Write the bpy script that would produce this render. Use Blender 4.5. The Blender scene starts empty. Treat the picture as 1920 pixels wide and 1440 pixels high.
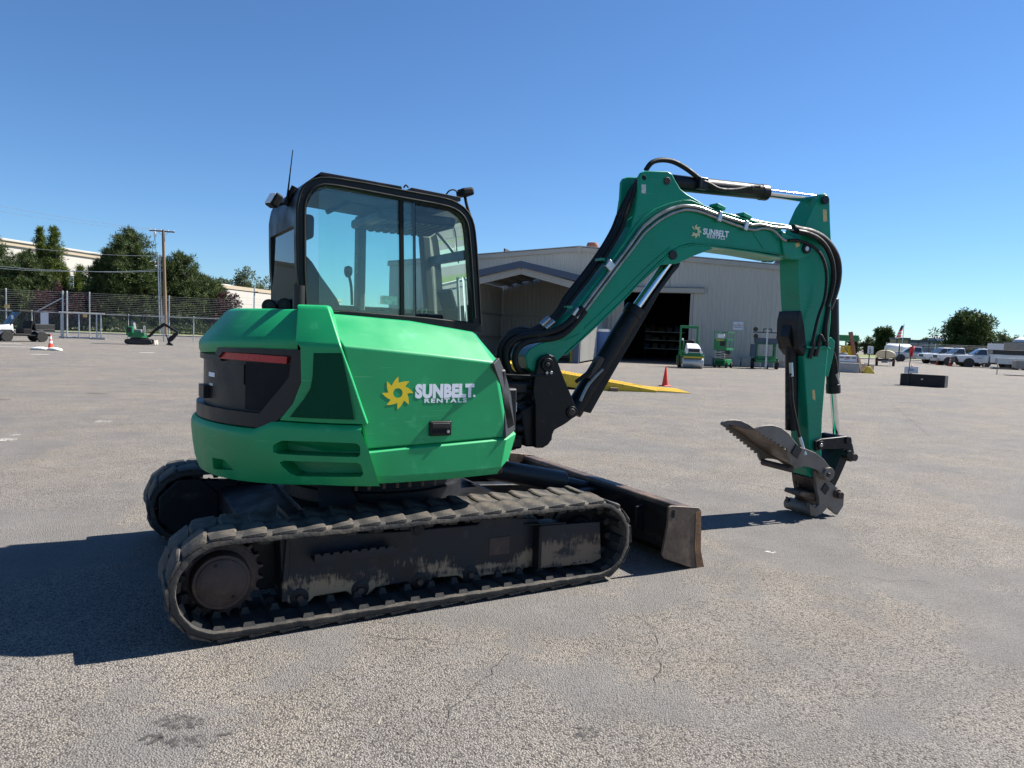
import bpy, bmesh, math, random
from mathutils import Vector, Matrix, Euler
random.seed(7)
R_ = math.radians
sc = bpy.context.scene
COL = sc.collection

# ------------------------------------------------------------------ camera
CAM_POS = Vector((-1.66052, -4.94642, 1.61653))
CYAW, CPITCH, CROLL, CF = 0.5081416, 0.0686045, 0.0374541, 1363.657   # CF: focal length for a 1920 px wide picture
_F = Vector((math.sin(CYAW)*math.cos(CPITCH), math.cos(CYAW)*math.cos(CPITCH), -math.sin(CPITCH)))
_r = _F.cross(Vector((0, 0, 1))).normalized(); _u = _r.cross(_F)
_R = math.cos(CROLL)*_r + math.sin(CROLL)*_u
_U = -math.sin(CROLL)*_r + math.cos(CROLL)*_u
cd = bpy.data.cameras.new('camera'); cam = bpy.data.objects.new('camera', cd); COL.objects.link(cam)
cd.sensor_width = 36; cd.sensor_fit = 'HORIZONTAL'; cd.lens = CF/1920*36
cd.clip_start = 0.05; cd.clip_end = 4000
cam.matrix_world = Matrix(((_R.x, _U.x, -_F.x, CAM_POS.x), (_R.y, _U.y, -_F.y, CAM_POS.y), (_R.z, _U.z, -_F.z, CAM_POS.z), (0, 0, 0, 1)))
sc.camera = cam

# ------------------------------------------------------------------ sky and sun
SUN_EL, SUN_AZ = R_(46.5), R_(95.3)      # azimuth clockwise from +Y
w = bpy.data.worlds.new('World'); sc.world = w; w.use_nodes = True
nt = w.node_tree; bg = nt.nodes['Background']
sky = nt.nodes.new('ShaderNodeTexSky'); sky.sky_type = 'NISHITA'; sky.sun_disc = False
sky.sun_elevation = SUN_EL; sky.sun_rotation = SUN_AZ
sky.air_density = 1.0; sky.dust_density = 0.0; sky.ozone_density = 5.0; sky.altitude = 300
wb = nt.nodes.new('ShaderNodeMix'); wb.data_type = 'RGBA'; wb.blend_type = 'MULTIPLY'; wb.inputs[0].default_value = 1; wb.inputs[7].default_value = (.69, .90, 1.09, 1)   # cool white balance
nt.links.new(sky.outputs[0], wb.inputs[6]); nt.links.new(wb.outputs[2], bg.inputs[0]); bg.inputs[1].default_value = 0.054
sd = bpy.data.lights.new('sun', 'SUN'); sun = bpy.data.objects.new('sun', sd); COL.objects.link(sun)
sd.energy = 5.0; sd.angle = R_(0.53); sd.color = (1.0, 0.955, 0.88)
sdir = Vector((math.sin(SUN_AZ)*math.cos(SUN_EL), math.cos(SUN_AZ)*math.cos(SUN_EL), math.sin(SUN_EL)))
sun.rotation_euler = sdir.to_track_quat('Z', 'Y').to_euler(); sun.location = (20, -5, 30)
sc.view_settings.view_transform = 'Standard'; sc.view_settings.look = 'None'
sc.view_settings.gamma = 1; sc.view_settings.use_curve_mapping = False
sc.view_settings.exposure = 1.25

# ------------------------------------------------------------------ measuring helpers: a picture point carried to a plane of the place
def ray(x, y): return _F + _R*((x-960)/CF) - _U*((y-720)/CF)
def onY(x, y, c):
    d = ray(x, y); return CAM_POS + d*((c-CAM_POS.y)/d.y)
def onX(x, y, c):
    d = ray(x, y); return CAM_POS + d*((c-CAM_POS.x)/d.x)
def G(x, y, c=0.0):
    d = ray(x, y); return CAM_POS + d*((c-CAM_POS.z)/d.z)
def onP(x, y, p0, n):
    d = ray(x, y); return CAM_POS + d*((p0-CAM_POS).dot(n)/d.dot(n))
def onR(x, y, r):
    d = ray(x, y); a = d.x*d.x+d.y*d.y; b = CAM_POS.x*d.x+CAM_POS.y*d.y; c = CAM_POS.x**2+CAM_POS.y**2-r*r
    D = b*b-a*c
    return CAM_POS + d*((-b-math.sqrt(max(D, 0)))/a)

# ------------------------------------------------------------------ materials
def mat(name, col, rough=0.5, metal=0.0, var=0.0, vscale=8.0, dirt=None, dscale=3.0, damt=0.5, bump=0.0, bscale=60.0, spec=0.5, coat=0.0, stretch=None, emis=None, trans=0.0):
    m = bpy.data.materials.new(name); m.use_nodes = True; n = m.node_tree.nodes; l = m.node_tree.links
    b = n['Principled BSDF']; b.inputs['Roughness'].default_value = rough; b.inputs['Metallic'].default_value = metal
    b.inputs['Specular IOR Level'].default_value = spec; b.inputs['Coat Weight'].default_value = coat
    b.inputs['Base Color'].default_value = (*col, 1)
    co = n.new('ShaderNodeTexCoord'); vec = co.outputs['Object']
    if stretch:
        mp = n.new('ShaderNodeMapping'); mp.inputs['Scale'].default_value = stretch; l.new(vec, mp.inputs[0]); vec = mp.outputs[0]
    src = None
    if var:
        t = n.new('ShaderNodeTexNoise'); t.inputs['Scale'].default_value = vscale; t.inputs['Detail'].default_value = 6; l.new(vec, t.inputs['Vector'])
        r = n.new('ShaderNodeMapRange'); r.inputs[1].default_value = .3; r.inputs[2].default_value = .7; r.inputs[3].default_value = 1-var; r.inputs[4].default_value = 1+var
        l.new(t.outputs[0], r.inputs[0])
        x = n.new('ShaderNodeMix'); x.data_type = 'RGBA'; x.blend_type = 'MULTIPLY'; x.inputs[0].default_value = 1
        x.inputs[6].default_value = (*col, 1); l.new(r.outputs[0], x.inputs[7]); src = x.outputs[2]
        rr = n.new('ShaderNodeMapRange'); rr.inputs[1].default_value = .3; rr.inputs[2].default_value = .7; rr.inputs[3].default_value = max(rough-.12, .03); rr.inputs[4].default_value = min(rough+.12, 1)
        l.new(t.outputs[0], rr.inputs[0]); l.new(rr.outputs[0], b.inputs['Roughness'])
    if dirt:
        t2 = n.new('ShaderNodeTexNoise'); t2.inputs['Scale'].default_value = dscale; t2.inputs['Detail'].default_value = 9; t2.inputs['Roughness'].default_value = .68; l.new(vec, t2.inputs['Vector'])
        cr = n.new('ShaderNodeMapRange'); cr.inputs[1].default_value = .62-damt*.3; cr.inputs[2].default_value = .80-damt*.2; cr.inputs[3].default_value = 0; cr.inputs[4].default_value = 1; l.new(t2.outputs[0], cr.inputs[0])
        x2 = n.new('ShaderNodeMix'); x2.data_type = 'RGBA'; l.new(cr.outputs[0], x2.inputs[0])
        if src: l.new(src, x2.inputs[6])
        else: x2.inputs[6].default_value = (*col, 1)
        x2.inputs[7].default_value = (*dirt, 1); src = x2.outputs[2]
    if src: l.new(src, b.inputs['Base Color'])
    if bump:
        t3 = n.new('ShaderNodeTexNoise'); t3.inputs['Scale'].default_value = bscale; t3.inputs['Detail'].default_value = 4; l.new(vec, t3.inputs['Vector'])
        bp = n.new('ShaderNodeBump'); bp.inputs['Strength'].default_value = bump; bp.inputs['Distance'].default_value = .01; l.new(t3.outputs[0], bp.inputs['Height']); l.new(bp.outputs[0], b.inputs['Normal'])
    if emis:
        b.inputs['Emission Color'].default_value = (*emis, 1); b.inputs['Emission Strength'].default_value = 1
    return m
def glassmat(name, tint, rough=0.0, dusty=0.03, refl=1.0):
    m = bpy.data.materials.new(name); m.use_nodes = True; n = m.node_tree.nodes; l = m.node_tree.links
    n.remove(n['Principled BSDF']); out = n['Material Output']
    tr = n.new('ShaderNodeBsdfTransparent'); tr.inputs[0].default_value = (*tint, 1)
    gl = n.new('ShaderNodeBsdfGlossy'); gl.inputs['Roughness'].default_value = rough; gl.inputs[0].default_value = (refl, refl, refl, 1)
    df = n.new('ShaderNodeBsdfDiffuse'); df.inputs[0].default_value = (.45, .45, .42, 1)
    fr = n.new('ShaderNodeFresnel'); fr.inputs[0].default_value = 1.5
    m1 = n.new('ShaderNodeMixShader'); l.new(fr.outputs[0], m1.inputs[0]); l.new(tr.outputs[0], m1.inputs[1]); l.new(gl.outputs[0], m1.inputs[2])
    nz = n.new('ShaderNodeTexNoise'); nz.inputs['Scale'].default_value = 5; nz.inputs['Detail'].default_value = 8
    mr = n.new('ShaderNodeMapRange'); mr.inputs[1].default_value = .4; mr.inputs[2].default_value = .75; mr.inputs[3].default_value = dusty*.4; mr.inputs[4].default_value = dusty*2; l.new(nz.outputs[0], mr.inputs[0])
    m2 = n.new('ShaderNodeMixShader'); l.new(mr.outputs[0], m2.inputs[0]); l.new(m1.outputs[0], m2.inputs[1]); l.new(df.outputs[0], m2.inputs[2])
    l.new(m2.outputs[0], out.inputs[0])
    return m

DUST = (.24, .19, .135)
def worn(name, zt=.31, zb=.17, tcol=(.31, .22, .135), lo=.44, hi=.64):
    '''black paint scraped to bare tan metal in long strokes along the lower part of the frame'''
    m = mat(name, (.010, .013, .019), .45, var=.3, vscale=6, dirt=(.055, .048, .042), dscale=7, damt=.2, bump=.10, bscale=30, spec=.35)
    n = m.node_tree.nodes; l = m.node_tree.links; b = n['Principled BSDF']; src = b.inputs['Base Color'].links[0].from_socket
    tc = n.new('ShaderNodeTexCoord'); sp = n.new('ShaderNodeSeparateXYZ'); l.new(tc.outputs['Object'], sp.inputs[0])
    mp = n.new('ShaderNodeMapping'); mp.inputs['Scale'].default_value = (1.6, 1, 5); l.new(tc.outputs['Object'], mp.inputs[0])
    t = n.new('ShaderNodeTexNoise'); t.inputs['Scale'].default_value = 1.5; t.inputs['Detail'].default_value = 3; l.new(mp.outputs[0], t.inputs['Vector'])
    mp2 = n.new('ShaderNodeMapping'); mp2.inputs['Scale'].default_value = (30, 6, 9); mp2.inputs['Rotation'].default_value = (0, .35, 0); l.new(tc.outputs['Object'], mp2.inputs[0])
    t2 = n.new('ShaderNodeTexNoise'); t2.inputs['Scale'].default_value = 2; t2.inputs['Detail'].default_value = 6; t2.inputs['Roughness'].default_value = .7; l.new(mp2.outputs[0], t2.inputs['Vector'])
    def mr(x, a, b_, c, d):
        r = n.new('ShaderNodeMapRange'); r.inputs[1].default_value = a; r.inputs[2].default_value = b_; r.inputs[3].default_value = c; r.inputs[4].default_value = d; l.new(x, r.inputs[0]); return r.outputs[0]
    def op(o_, a, b_):
        q = n.new('ShaderNodeMath'); q.operation = o_; l.new(a, q.inputs[0])
        if isinstance(b_, float): q.inputs[1].default_value = b_
        else: l.new(b_, q.inputs[1])
        return q.outputs[0]
    low = mr(sp.outputs[2], zt, zb, 0, 1)
    a = op('MULTIPLY', mr(t.outputs[0], lo, hi, 0, 1), low); a = op('ADD', a, mr(t2.outputs[0], .3, .7, -.38, .38)); f = mr(a, .42, .85, 0, .9)
    a2 = op('MULTIPLY', f, mr(t.outputs[0], .58, .64, 1, .25))
    x = n.new('ShaderNodeMix'); x.data_type = 'RGBA'; l.new(f, x.inputs[0]); l.new(src, x.inputs[6]); x.inputs[7].default_value = (*tcol, 1)
    l.new(x.outputs[2], b.inputs['Base Color']); return m
M = {}
def add_mats():
    M['green'] = mat('green_plastic_panel', (.004, .285, .092), .46, var=.10, vscale=3, dirt=(.05, .40, .17), dscale=6, damt=.05, bump=.03, bscale=140, spec=.5)
    M['boomgreen'] = mat('green_boom_paint', (.003, .235, .135), .36, spec=.3, var=.10, vscale=3, dirt=(.03, .17, .10), dscale=14, damt=.12, bump=.04, bscale=25)
    M['meshgreen'] = mat('dark_green_grille', (.002, .060, .026), .7, spec=.15, var=.2, vscale=300, bump=.5, bscale=400)
    M['grille'] = mat('charcoal_grille', (.018, .019, .021), .5, var=.15, vscale=60)
    M['plastic'] = mat('dark_grey_plastic', (.022, .019, .019), .42, var=.12, vscale=5, dirt=(.05, .042, .036), dscale=2.5, damt=.12, spec=.3)
    M['blackpaint'] = mat('black_satin_paint', (.007, .007, .0085), .42, var=.2, vscale=5, dirt=(.035, .032, .030), dscale=9, damt=.16, bump=.06, bscale=40, spec=.28)
    M['frameblack'] = mat('scuffed_black_steel', (.009, .0095, .012), .5, var=.3, vscale=6, dirt=(.07,.058,.046), dscale=4.5, damt=.16, bump=.15, bscale=30, stretch=(1, 1, 2.2), spec=.3)
    M['frameworn'] = worn('worn_black_steel_with_bare_patches'); M['guardworn'] = worn('guard_steel_worn_brown', .37, .24, (.19, .135, .09), .36, .54)
    M['rubber'] = mat('dusty_track_rubber', (.028, .026, .024), .78, var=.3, vscale=7, dirt=(.125, .102, .074), dscale=5, damt=.48, bump=.35, bscale=45)
    M['rubberin'] = mat('dark_track_rubber', (.020, .019, .018), .8, var=.3, vscale=9, dirt=(.06, .05, .04), dscale=8, damt=.3, bump=.3, bscale=45)
    M['hose'] = mat('black_hydraulic_hose', (.009, .009, .009), .6, var=.3, vscale=20, dirt=(.045, .041, .037), dscale=9, damt=.22, bump=.2, bscale=90, spec=.3)
    M['steel'] = mat('zinc_steel_fittings', (.42, .42, .41), .32, .9, var=.2, vscale=15)
    M['pipe'] = mat('painted_steel_pipe', (.30, .30, .27), .30, .7, var=.2, vscale=10)
    M['chrome'] = mat('chrome_rod', (.75, .77, .80), .08, 1.0)
    M['castiron'] = mat('rusty_brown_cast_steel', (.060, .042, .036), .62, .3, var=.3, vscale=12, dirt=(.12, .075, .05), dscale=10, damt=.4, bump=.2, bscale=50)
    M['thumb'] = mat('bare_brown_steel_plate', (.165, .140, .120), .50, .25, var=.3, vscale=7, dirt=(.20, .165, .13), dscale=6, damt=.4, bump=.15, bscale=40)
    M['bladeend'] = mat('blade_end_brown_steel', (.080, .058, .045), .5, .25, var=.3, vscale=6, dirt=(.21, .14, .09), dscale=4, damt=.55, bump=.15, bscale=30)
    M['rust'] = mat('rusty_edge', (.20, .105, .05), .7, .1, var=.3, vscale=9, dirt=(.09, .06, .045), dscale=8, damt=.4, bump=.2)
    M['glass'] = glassmat('tinted_cab_glass', (.88, .98, .95), 0, .008)
    M['glass2'] = glassmat('rear_cab_glass', (.45, .58, .58), 0, .008)
    M['white'] = mat('white_vinyl', (.84, .85, .88), .4)
    M['yellow'] = mat('yellow_vinyl', (.78, .56, .015), .4)
    M['red'] = mat('red_reflective_tape', (.42, .012, .015), .3, var=.1, vscale=30)
    M['cream'] = mat('faded_cream_vinyl', (.62, .58, .33), .5)
    M['label'] = mat('yellowed_sticker', (.60, .42, .16), .5, var=.25, vscale=60)
    M['paper'] = mat('grey_white_sticker', (.55, .55, .52), .5, var=.25, vscale=40)
    M['seat'] = mat('black_seat_vinyl', (.010, .010, .011), .7, var=.2, spec=.2)
    M['headliner'] = mat('grey_headliner', (.16, .15, .13), .8, var=.15)
    M['winglassc'] = mat('dark_screen', (.02, .024, .03), .1)
    M['lampglass'] = mat('lamp_lens', (.75, .75, .72), .15)
add_mats()
def scuff(m, col, amt):
    n = m.node_tree.nodes; l = m.node_tree.links; b = n['Principled BSDF']; src = b.inputs['Base Color'].links[0].from_socket; tc = n.new('ShaderNodeTexCoord'); fac = None
    for rot, sc_ in (((0, .5, 0), (2, 2, 60)), ((0, -.9, .3), (3, 3, 75)), ((0, .1, 0), (1.2, 1.2, 90))):
        mp = n.new('ShaderNodeMapping'); mp.inputs['Rotation'].default_value = rot; mp.inputs['Scale'].default_value = sc_; l.new(tc.outputs['Object'], mp.inputs[0])
        t = n.new('ShaderNodeTexNoise'); t.inputs['Scale'].default_value = 1.6; t.inputs['Detail'].default_value = 2; l.new(mp.outputs[0], t.inputs['Vector'])
        r = n.new('ShaderNodeMapRange'); r.inputs[1].default_value = .70; r.inputs[2].default_value = .76; r.inputs[3].default_value = 0; r.inputs[4].default_value = amt; l.new(t.outputs[0], r.inputs[0])
        if fac is None: fac = r.outputs[0]
        else:
            q = n.new('ShaderNodeMath'); q.operation = 'MAXIMUM'; l.new(fac, q.inputs[0]); l.new(r.outputs[0], q.inputs[1]); fac = q.outputs[0]
    x = n.new('ShaderNodeMix'); x.data_type = 'RGBA'; l.new(fac, x.inputs[0]); l.new(src, x.inputs[6]); x.inputs[7].default_value = (*col, 1); l.new(x.outputs[2], b.inputs['Base Color'])
scuff(M['green'], (.10, .42, .20), .55); scuff(M['boomgreen'], (.12, .34, .24), .4)

# ------------------------------------------------------------------ geometry helpers
def rounded(o, wd, seg=2):
    b = o.modifiers.new('bevel', 'BEVEL'); b.width = wd; b.segments = seg; b.limit_method = 'ANGLE'; b.angle_limit = R_(30)
    n = o.modifiers.new('normals', 'WEIGHTED_NORMAL'); n.keep_sharp = True; n.weight = 60
def shell(o, th, wd, seg=2):
    m = o.modifiers.new('thickness', 'SOLIDIFY'); m.thickness = th; m.offset = -1; rounded(o, wd, seg)
class MB:
    def __init__(s): s.v = []; s.f = []
    def add(s, vs, fs):
        o = len(s.v); s.v += [tuple(q) for q in vs]; s.f += [tuple(i+o for i in f) for f in fs]; return s
    def box(s, c, sz, R=None):
        c = Vector(c); vs = []
        for k in range(8):
            q = Vector(((k & 1)-.5, ((k >> 1) & 1)-.5, ((k >> 2) & 1)-.5)); q = Vector((q.x*sz[0], q.y*sz[1], q.z*sz[2]))
            vs.append(c + (R @ q if R else q))
        return s.add(vs, [(0, 2, 3, 1), (4, 5, 7, 6), (0, 1, 5, 4), (2, 6, 7, 3), (0, 4, 6, 2), (1, 3, 7, 5)])
    def bx(s, x0, x1, y0, y1, z0, z1): return s.box(((x0+x1)/2, (y0+y1)/2, (z0+z1)/2), (abs(x1-x0), abs(y1-y0), abs(z1-z0)))
    def beam(s, p, q, wd, ht, up=(0, 0, 1)):
        p = Vector(p); q = Vector(q); d = (q-p); L = d.length; d.normalize(); a = d.cross(Vector(up))
        if a.length < 1e-4: a = d.cross(Vector((1, 0, 0)))
        a.normalize(); b = a.cross(d)
        return s.box((p+q)/2, (L, wd, ht), Matrix((d, a, b)).transposed())
    def cyl(s, p, q, r, r2=None, n=16, cap=True):
        p = Vector(p); q = Vector(q); r2 = r if r2 is None else r2; d = (q-p).normalized()
        a = d.cross(Vector((0, 0, 1)))
        if a.length < 1e-3: a = d.cross(Vector((1, 0, 0)))
        a.normalize(); b = d.cross(a); vs = []
        for k in range(n):
            t = 2*math.pi*k/n; e = a*math.cos(t)+b*math.sin(t); vs += [p+e*r, q+e*r2]
        fs = [(2*k, 2*((k+1) % n), 2*((k+1) % n)+1, 2*k+1) for k in range(n)]
        if cap: fs += [tuple(2*k for k in range(n))[::-1], tuple(2*k+1 for k in range(n))]
        return s.add(vs, fs)
    def tube(s, pts, r, n=8, smooth=4):
        pts = [Vector(q) for q in pts]
        if smooth and len(pts) > 2:
            o = []
            for i in range(len(pts)-1):
                p0 = pts[max(i-1, 0)]; p1 = pts[i]; p2 = pts[i+1]; p3 = pts[min(i+2, len(pts)-1)]
                for k in range(smooth):
                    t = k/smooth; o.append(.5*((2*p1)+(p2-p0)*t+(2*p0-5*p1+4*p2-p3)*t*t+(3*p1-p0-3*p2+p3)*t**3))
            pts = o+[pts[-1]]
        d = (pts[1]-pts[0]).normalized(); a = d.cross(Vector((0, 0, 1)))
        if a.length < 1e-3: a = d.cross(Vector((1, 0, 0)))
        a.normalize(); vs = []
        for i, q in enumerate(pts):
            d = (pts[min(i+1, len(pts)-1)]-pts[max(i-1, 0)]).normalized(); a = (a-d*a.dot(d)).normalized(); b = d.cross(a)
            rr = r[i] if isinstance(r, list) else r
            vs += [q+(a*math.cos(2*math.pi*k/n)+b*math.sin(2*math.pi*k/n))*rr for k in range(n)]
        fs = [(i*n+k, i*n+(k+1) % n, (i+1)*n+(k+1) % n, (i+1)*n+k) for i in range(len(pts)-1) for k in range(n)]
        fs += [tuple(range(n))[::-1], tuple((len(pts)-1)*n+k for k in range(n))]
        return s.add(vs, fs)
    def prism(s, pts, vec):
        pts = [Vector(q) for q in pts]; vec = Vector(vec); n = len(pts)
        return s.add(pts+[q+vec for q in pts], [tuple(range(n)), tuple(range(n, 2*n))[::-1]]+[(k, k+n, (k+1) % n+n, (k+1) % n) for k in range(n)])
    def loft(s, secs, close=True, caps=True):
        n = len(secs[0]); vs = [q for c in secs for q in c]; fs = []
        for i in range(len(secs)-1):
            for k in range(n if close else n-1):
                fs.append((i*n+k, i*n+(k+1) % n, (i+1)*n+(k+1) % n, (i+1)*n+k))
        if caps: fs += [tuple(range(n))[::-1], tuple((len(secs)-1)*n+k for k in range(n))]
        return s.add(vs, fs)
    def lathe(s, prof, o, ax, n=24):
        o = Vector(o); ax = Vector(ax).normalized(); a = ax.cross(Vector((0, 0, 1)))
        if a.length < 1e-3: a = ax.cross(Vector((1, 0, 0)))
        a.normalize(); b = ax.cross(a)
        secs = [[o+ax*h+(a*math.cos(2*math.pi*k/n)+b*math.sin(2*math.pi*k/n))*max(r, .0005) for k in range(n)] for r, h in prof]
        return s.loft(secs)
    def obj(s, name, m, parent=None, bevel=0, smooth=40, seg=2):
        me = bpy.data.meshes.new(name); me.from_pydata(s.v, [], s.f)
        bm = bmesh.new(); bm.from_mesh(me); bmesh.ops.recalc_face_normals(bm, faces=bm.faces); bm.to_mesh(me); bm.free()
        if smooth:
            me.shade_smooth(); me.set_sharp_from_angle(angle=R_(smooth))
        me.materials.append(M[m] if isinstance(m, str) else m)
        o = bpy.data.objects.new(name, me); COL.objects.link(o); o.parent = parent
        if bevel:
            rounded(o, bevel, seg)
        return o
def raw(name, v, f, m, parent=None, smooth=False):
    me = bpy.data.meshes.new(name); me.from_pydata(v, [], f)
    if smooth: me.shade_smooth()
    me.materials.append(M[m] if isinstance(m, str) else m)
    o = bpy.data.objects.new(name, me); COL.objects.link(o); o.parent = parent; return o
def thing(name, label, cat, loc=(0, 0, 0), rz=0, group=None):
    o = bpy.data.objects.new(name, None); COL.objects.link(o); o.location = loc; o.rotation_euler = (0, 0, rz); o.empty_display_size = .2
    o['label'] = label; o['category'] = cat
    if group: o['group'] = group
    return o
def tag(o, label, cat, group=None):
    o['label'] = label; o['category'] = cat
    if group: o['group'] = group
    return o
def struct(o): o['kind'] = 'structure'; return o
def inst(o, name, parent, mw):
    c = bpy.data.objects.new(name, o.data); COL.objects.link(c); c.parent = parent; c.matrix_local = mw; return c
def cut(o, cutter):
    md = o.modifiers.new('b', 'BOOLEAN'); md.object = cutter; md.operation = 'DIFFERENCE'; md.solver = 'EXACT'
    dg = bpy.context.evaluated_depsgraph_get(); me = bpy.data.meshes.new_from_object(o.evaluated_get(dg))
    o.modifiers.clear(); o.data = me; bpy.data.objects.remove(cutter)
    me.shade_smooth(); me.set_sharp_from_angle(angle=R_(35))
def text(name, s, size, m, parent, mw, bold=0.0, sx=1.0, align='LEFT', depth=.0005, space=1.0):
    c = bpy.data.curves.new(name, 'FONT'); c.body = s; c.size = size; c.offset = bold; c.extrude = depth; c.align_x = align; c.space_character = space; c.resolution_u = 3
    o = bpy.data.objects.new(name, c); dg = bpy.context.evaluated_depsgraph_get(); COL.objects.link(o)
    bpy.context.view_layer.update(); dg = bpy.context.evaluated_depsgraph_get()
    me = bpy.data.meshes.new_from_object(o.evaluated_get(dg)); bpy.data.objects.remove(o)
    me.materials.clear(); me.materials.append(M[m] if isinstance(m, str) else m)
    for v in me.vertices: v.co.x *= sx
    q = bpy.data.objects.new(name, me); COL.objects.link(q); q.parent = parent; q.matrix_local = mw; return q
def frame_m(o, ex, ey):
    ex = Vector(ex).normalized(); ez = ex.cross(Vector(ey)).normalized(); ey = ez.cross(ex)
    m = Matrix((ex, ey, ez)).transposed().to_4x4(); m.translation = Vector(o); return m

# ================================================================== the large green excavator
EX = thing('excavator', 'large green compact excavator with black cab in the middle of the yard', 'excavator')
def T(mb, name, m, parent=None, bevel=0, smooth=40, seg=2): return mb.obj(name, m, parent or EX, bevel, smooth, seg)

# ---- tracks
TZ, TXC = .285, 1.15
def tpath(s, rad):
    """point and direction on the track loop; s in 0..1"""
    Ls = 2*TXC; La = math.pi*TZ; P = 2*Ls+2*La; d = (s % 1)*P
    if d < Ls: return Vector((-TXC+d, 0, TZ+rad)), Vector((1, 0, 0)), Vector((0, 0, 1))
    d -= Ls
    if d < La:
        t = math.pi/2-d/TZ; n = Vector((math.cos(t), 0, math.sin(t))); return Vector((TXC, 0, TZ))+n*rad, Vector((n.z, 0, -n.x)), n
    d -= La
    if d < Ls: return Vector((TXC-d, 0, TZ-rad)), Vector((-1, 0, 0)), Vector((0, 0, -1))
    d -= Ls; t = -math.pi/2-d/TZ; n = Vector((math.cos(t), 0, math.sin(t)))
    return Vector((-TXC, 0, TZ))+n*rad, Vector((n.z, 0, -n.x)), n
lug_src = None; tooth_src = None
def track(yc, side):
    global lug_src, tooth_src
    mb = MB(); secs = []; N = 168
    prof = [(-.225, -.020), (-.226, .002), (-.218, .016), (-.16, .018), (.16, .018), (.218, .016), (.226, .002), (.225, -.020), (.20, -.024), (-.20, -.024)]
    for i in range(N):
        wob = .0018*math.sin(i*1.9)+.0014*math.sin(i*.73)
        p, d, n = tpath(i/N, .245)
        secs.append([p+n*(h+(wob if abs(y) > .2 else 0))+Vector((0, yc+y, 0)) for y, h in prof])
    k = len(prof); vs = [q for c in secs for q in c]
    fs = [(i*k+j, i*k+(j+1) % k, ((i+1) % N)*k+(j+1) % k, ((i+1) % N)*k+j) for i in range(N) for j in range(k)]
    mb.add(vs, fs); belt = T(mb, 'track', 'rubber', smooth=60)
    NL = 42
    if lug_src is None:
        m1 = MB(); a = .045; t = .012
        lo = [(-.070, -.224), (.034, -.226), (.048, -.222), (.072, -.10), (.066, .000), (.050, .008), (-.050, .004), (-.072, -.11)]
        zt_ = [.001, .014, .008, .008, .008, .016, .002, .001]; hi = [(-.060, -.218), (.026, -.214), (.040, -.214), (.062, -.10), (.056, -.008), (.042, -.004), (-.040, -.002), (-.060, -.11)]
        zt_ = [.002, .017, .015, .016, .015, .017, .003, .002]
        m1.loft([[Vector((x, y, -.006)) for x, y in lo], [Vector((x, y, max(.0, z-.007))) for (x, y), z in zip(lo, zt_)], [Vector((x, y, z)) for (x, y), z in zip(hi, zt_)]])
        lug_src = m1.obj('lug', 'rubber', None, smooth=35)
        m2 = MB(); m2.loft([[Vector((x*.032, y, .0)) for x, y in ((-1, -.2), (1, -.2), (1, .2), (-1, .2))], [Vector((x*.024, y, -.022)) for x, y in ((-1, -.19), (1, -.19), (1, .19), (-1, .19))]])
        for sy in (-1, 1): m2.loft([[Vector((x*.026, sy*.055+y, -.018)) for x, y in ((-1, -.02), (1, -.02), (1, .02), (-1, .02))], [Vector((x*.014, sy*.055+y, -.055)) for x, y in ((-1, -.012), (1, -.012), (1, .012), (-1, .012))]])
        tooth_src = m2.obj('guide_tooth', 'rubberin', None, smooth=35)
    for i in range(NL):
        for h in (0, 1):
            p, d, n = tpath((i+.5*h)/NL, .261)
            ex = d if h == 0 else -d; mtx = Matrix((ex, n.cross(ex), n)).transposed().to_4x4(); mtx.translation = p+Vector((0, yc, 0))
            inst(lug_src, 'lug', belt, mtx)
        p, d, n = tpath((i+.3)/NL, .222); mtx = Matrix((d, n.cross(d), n)).transposed().to_4x4(); mtx.translation = p+Vector((0, yc, 0))
        inst(tooth_src, 'guide_tooth', belt, mtx)
    return belt
for yc in (-.925, .925): track(yc, 1)
bpy.data.objects.remove(lug_src); bpy.data.objects.remove(tooth_src)

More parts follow.
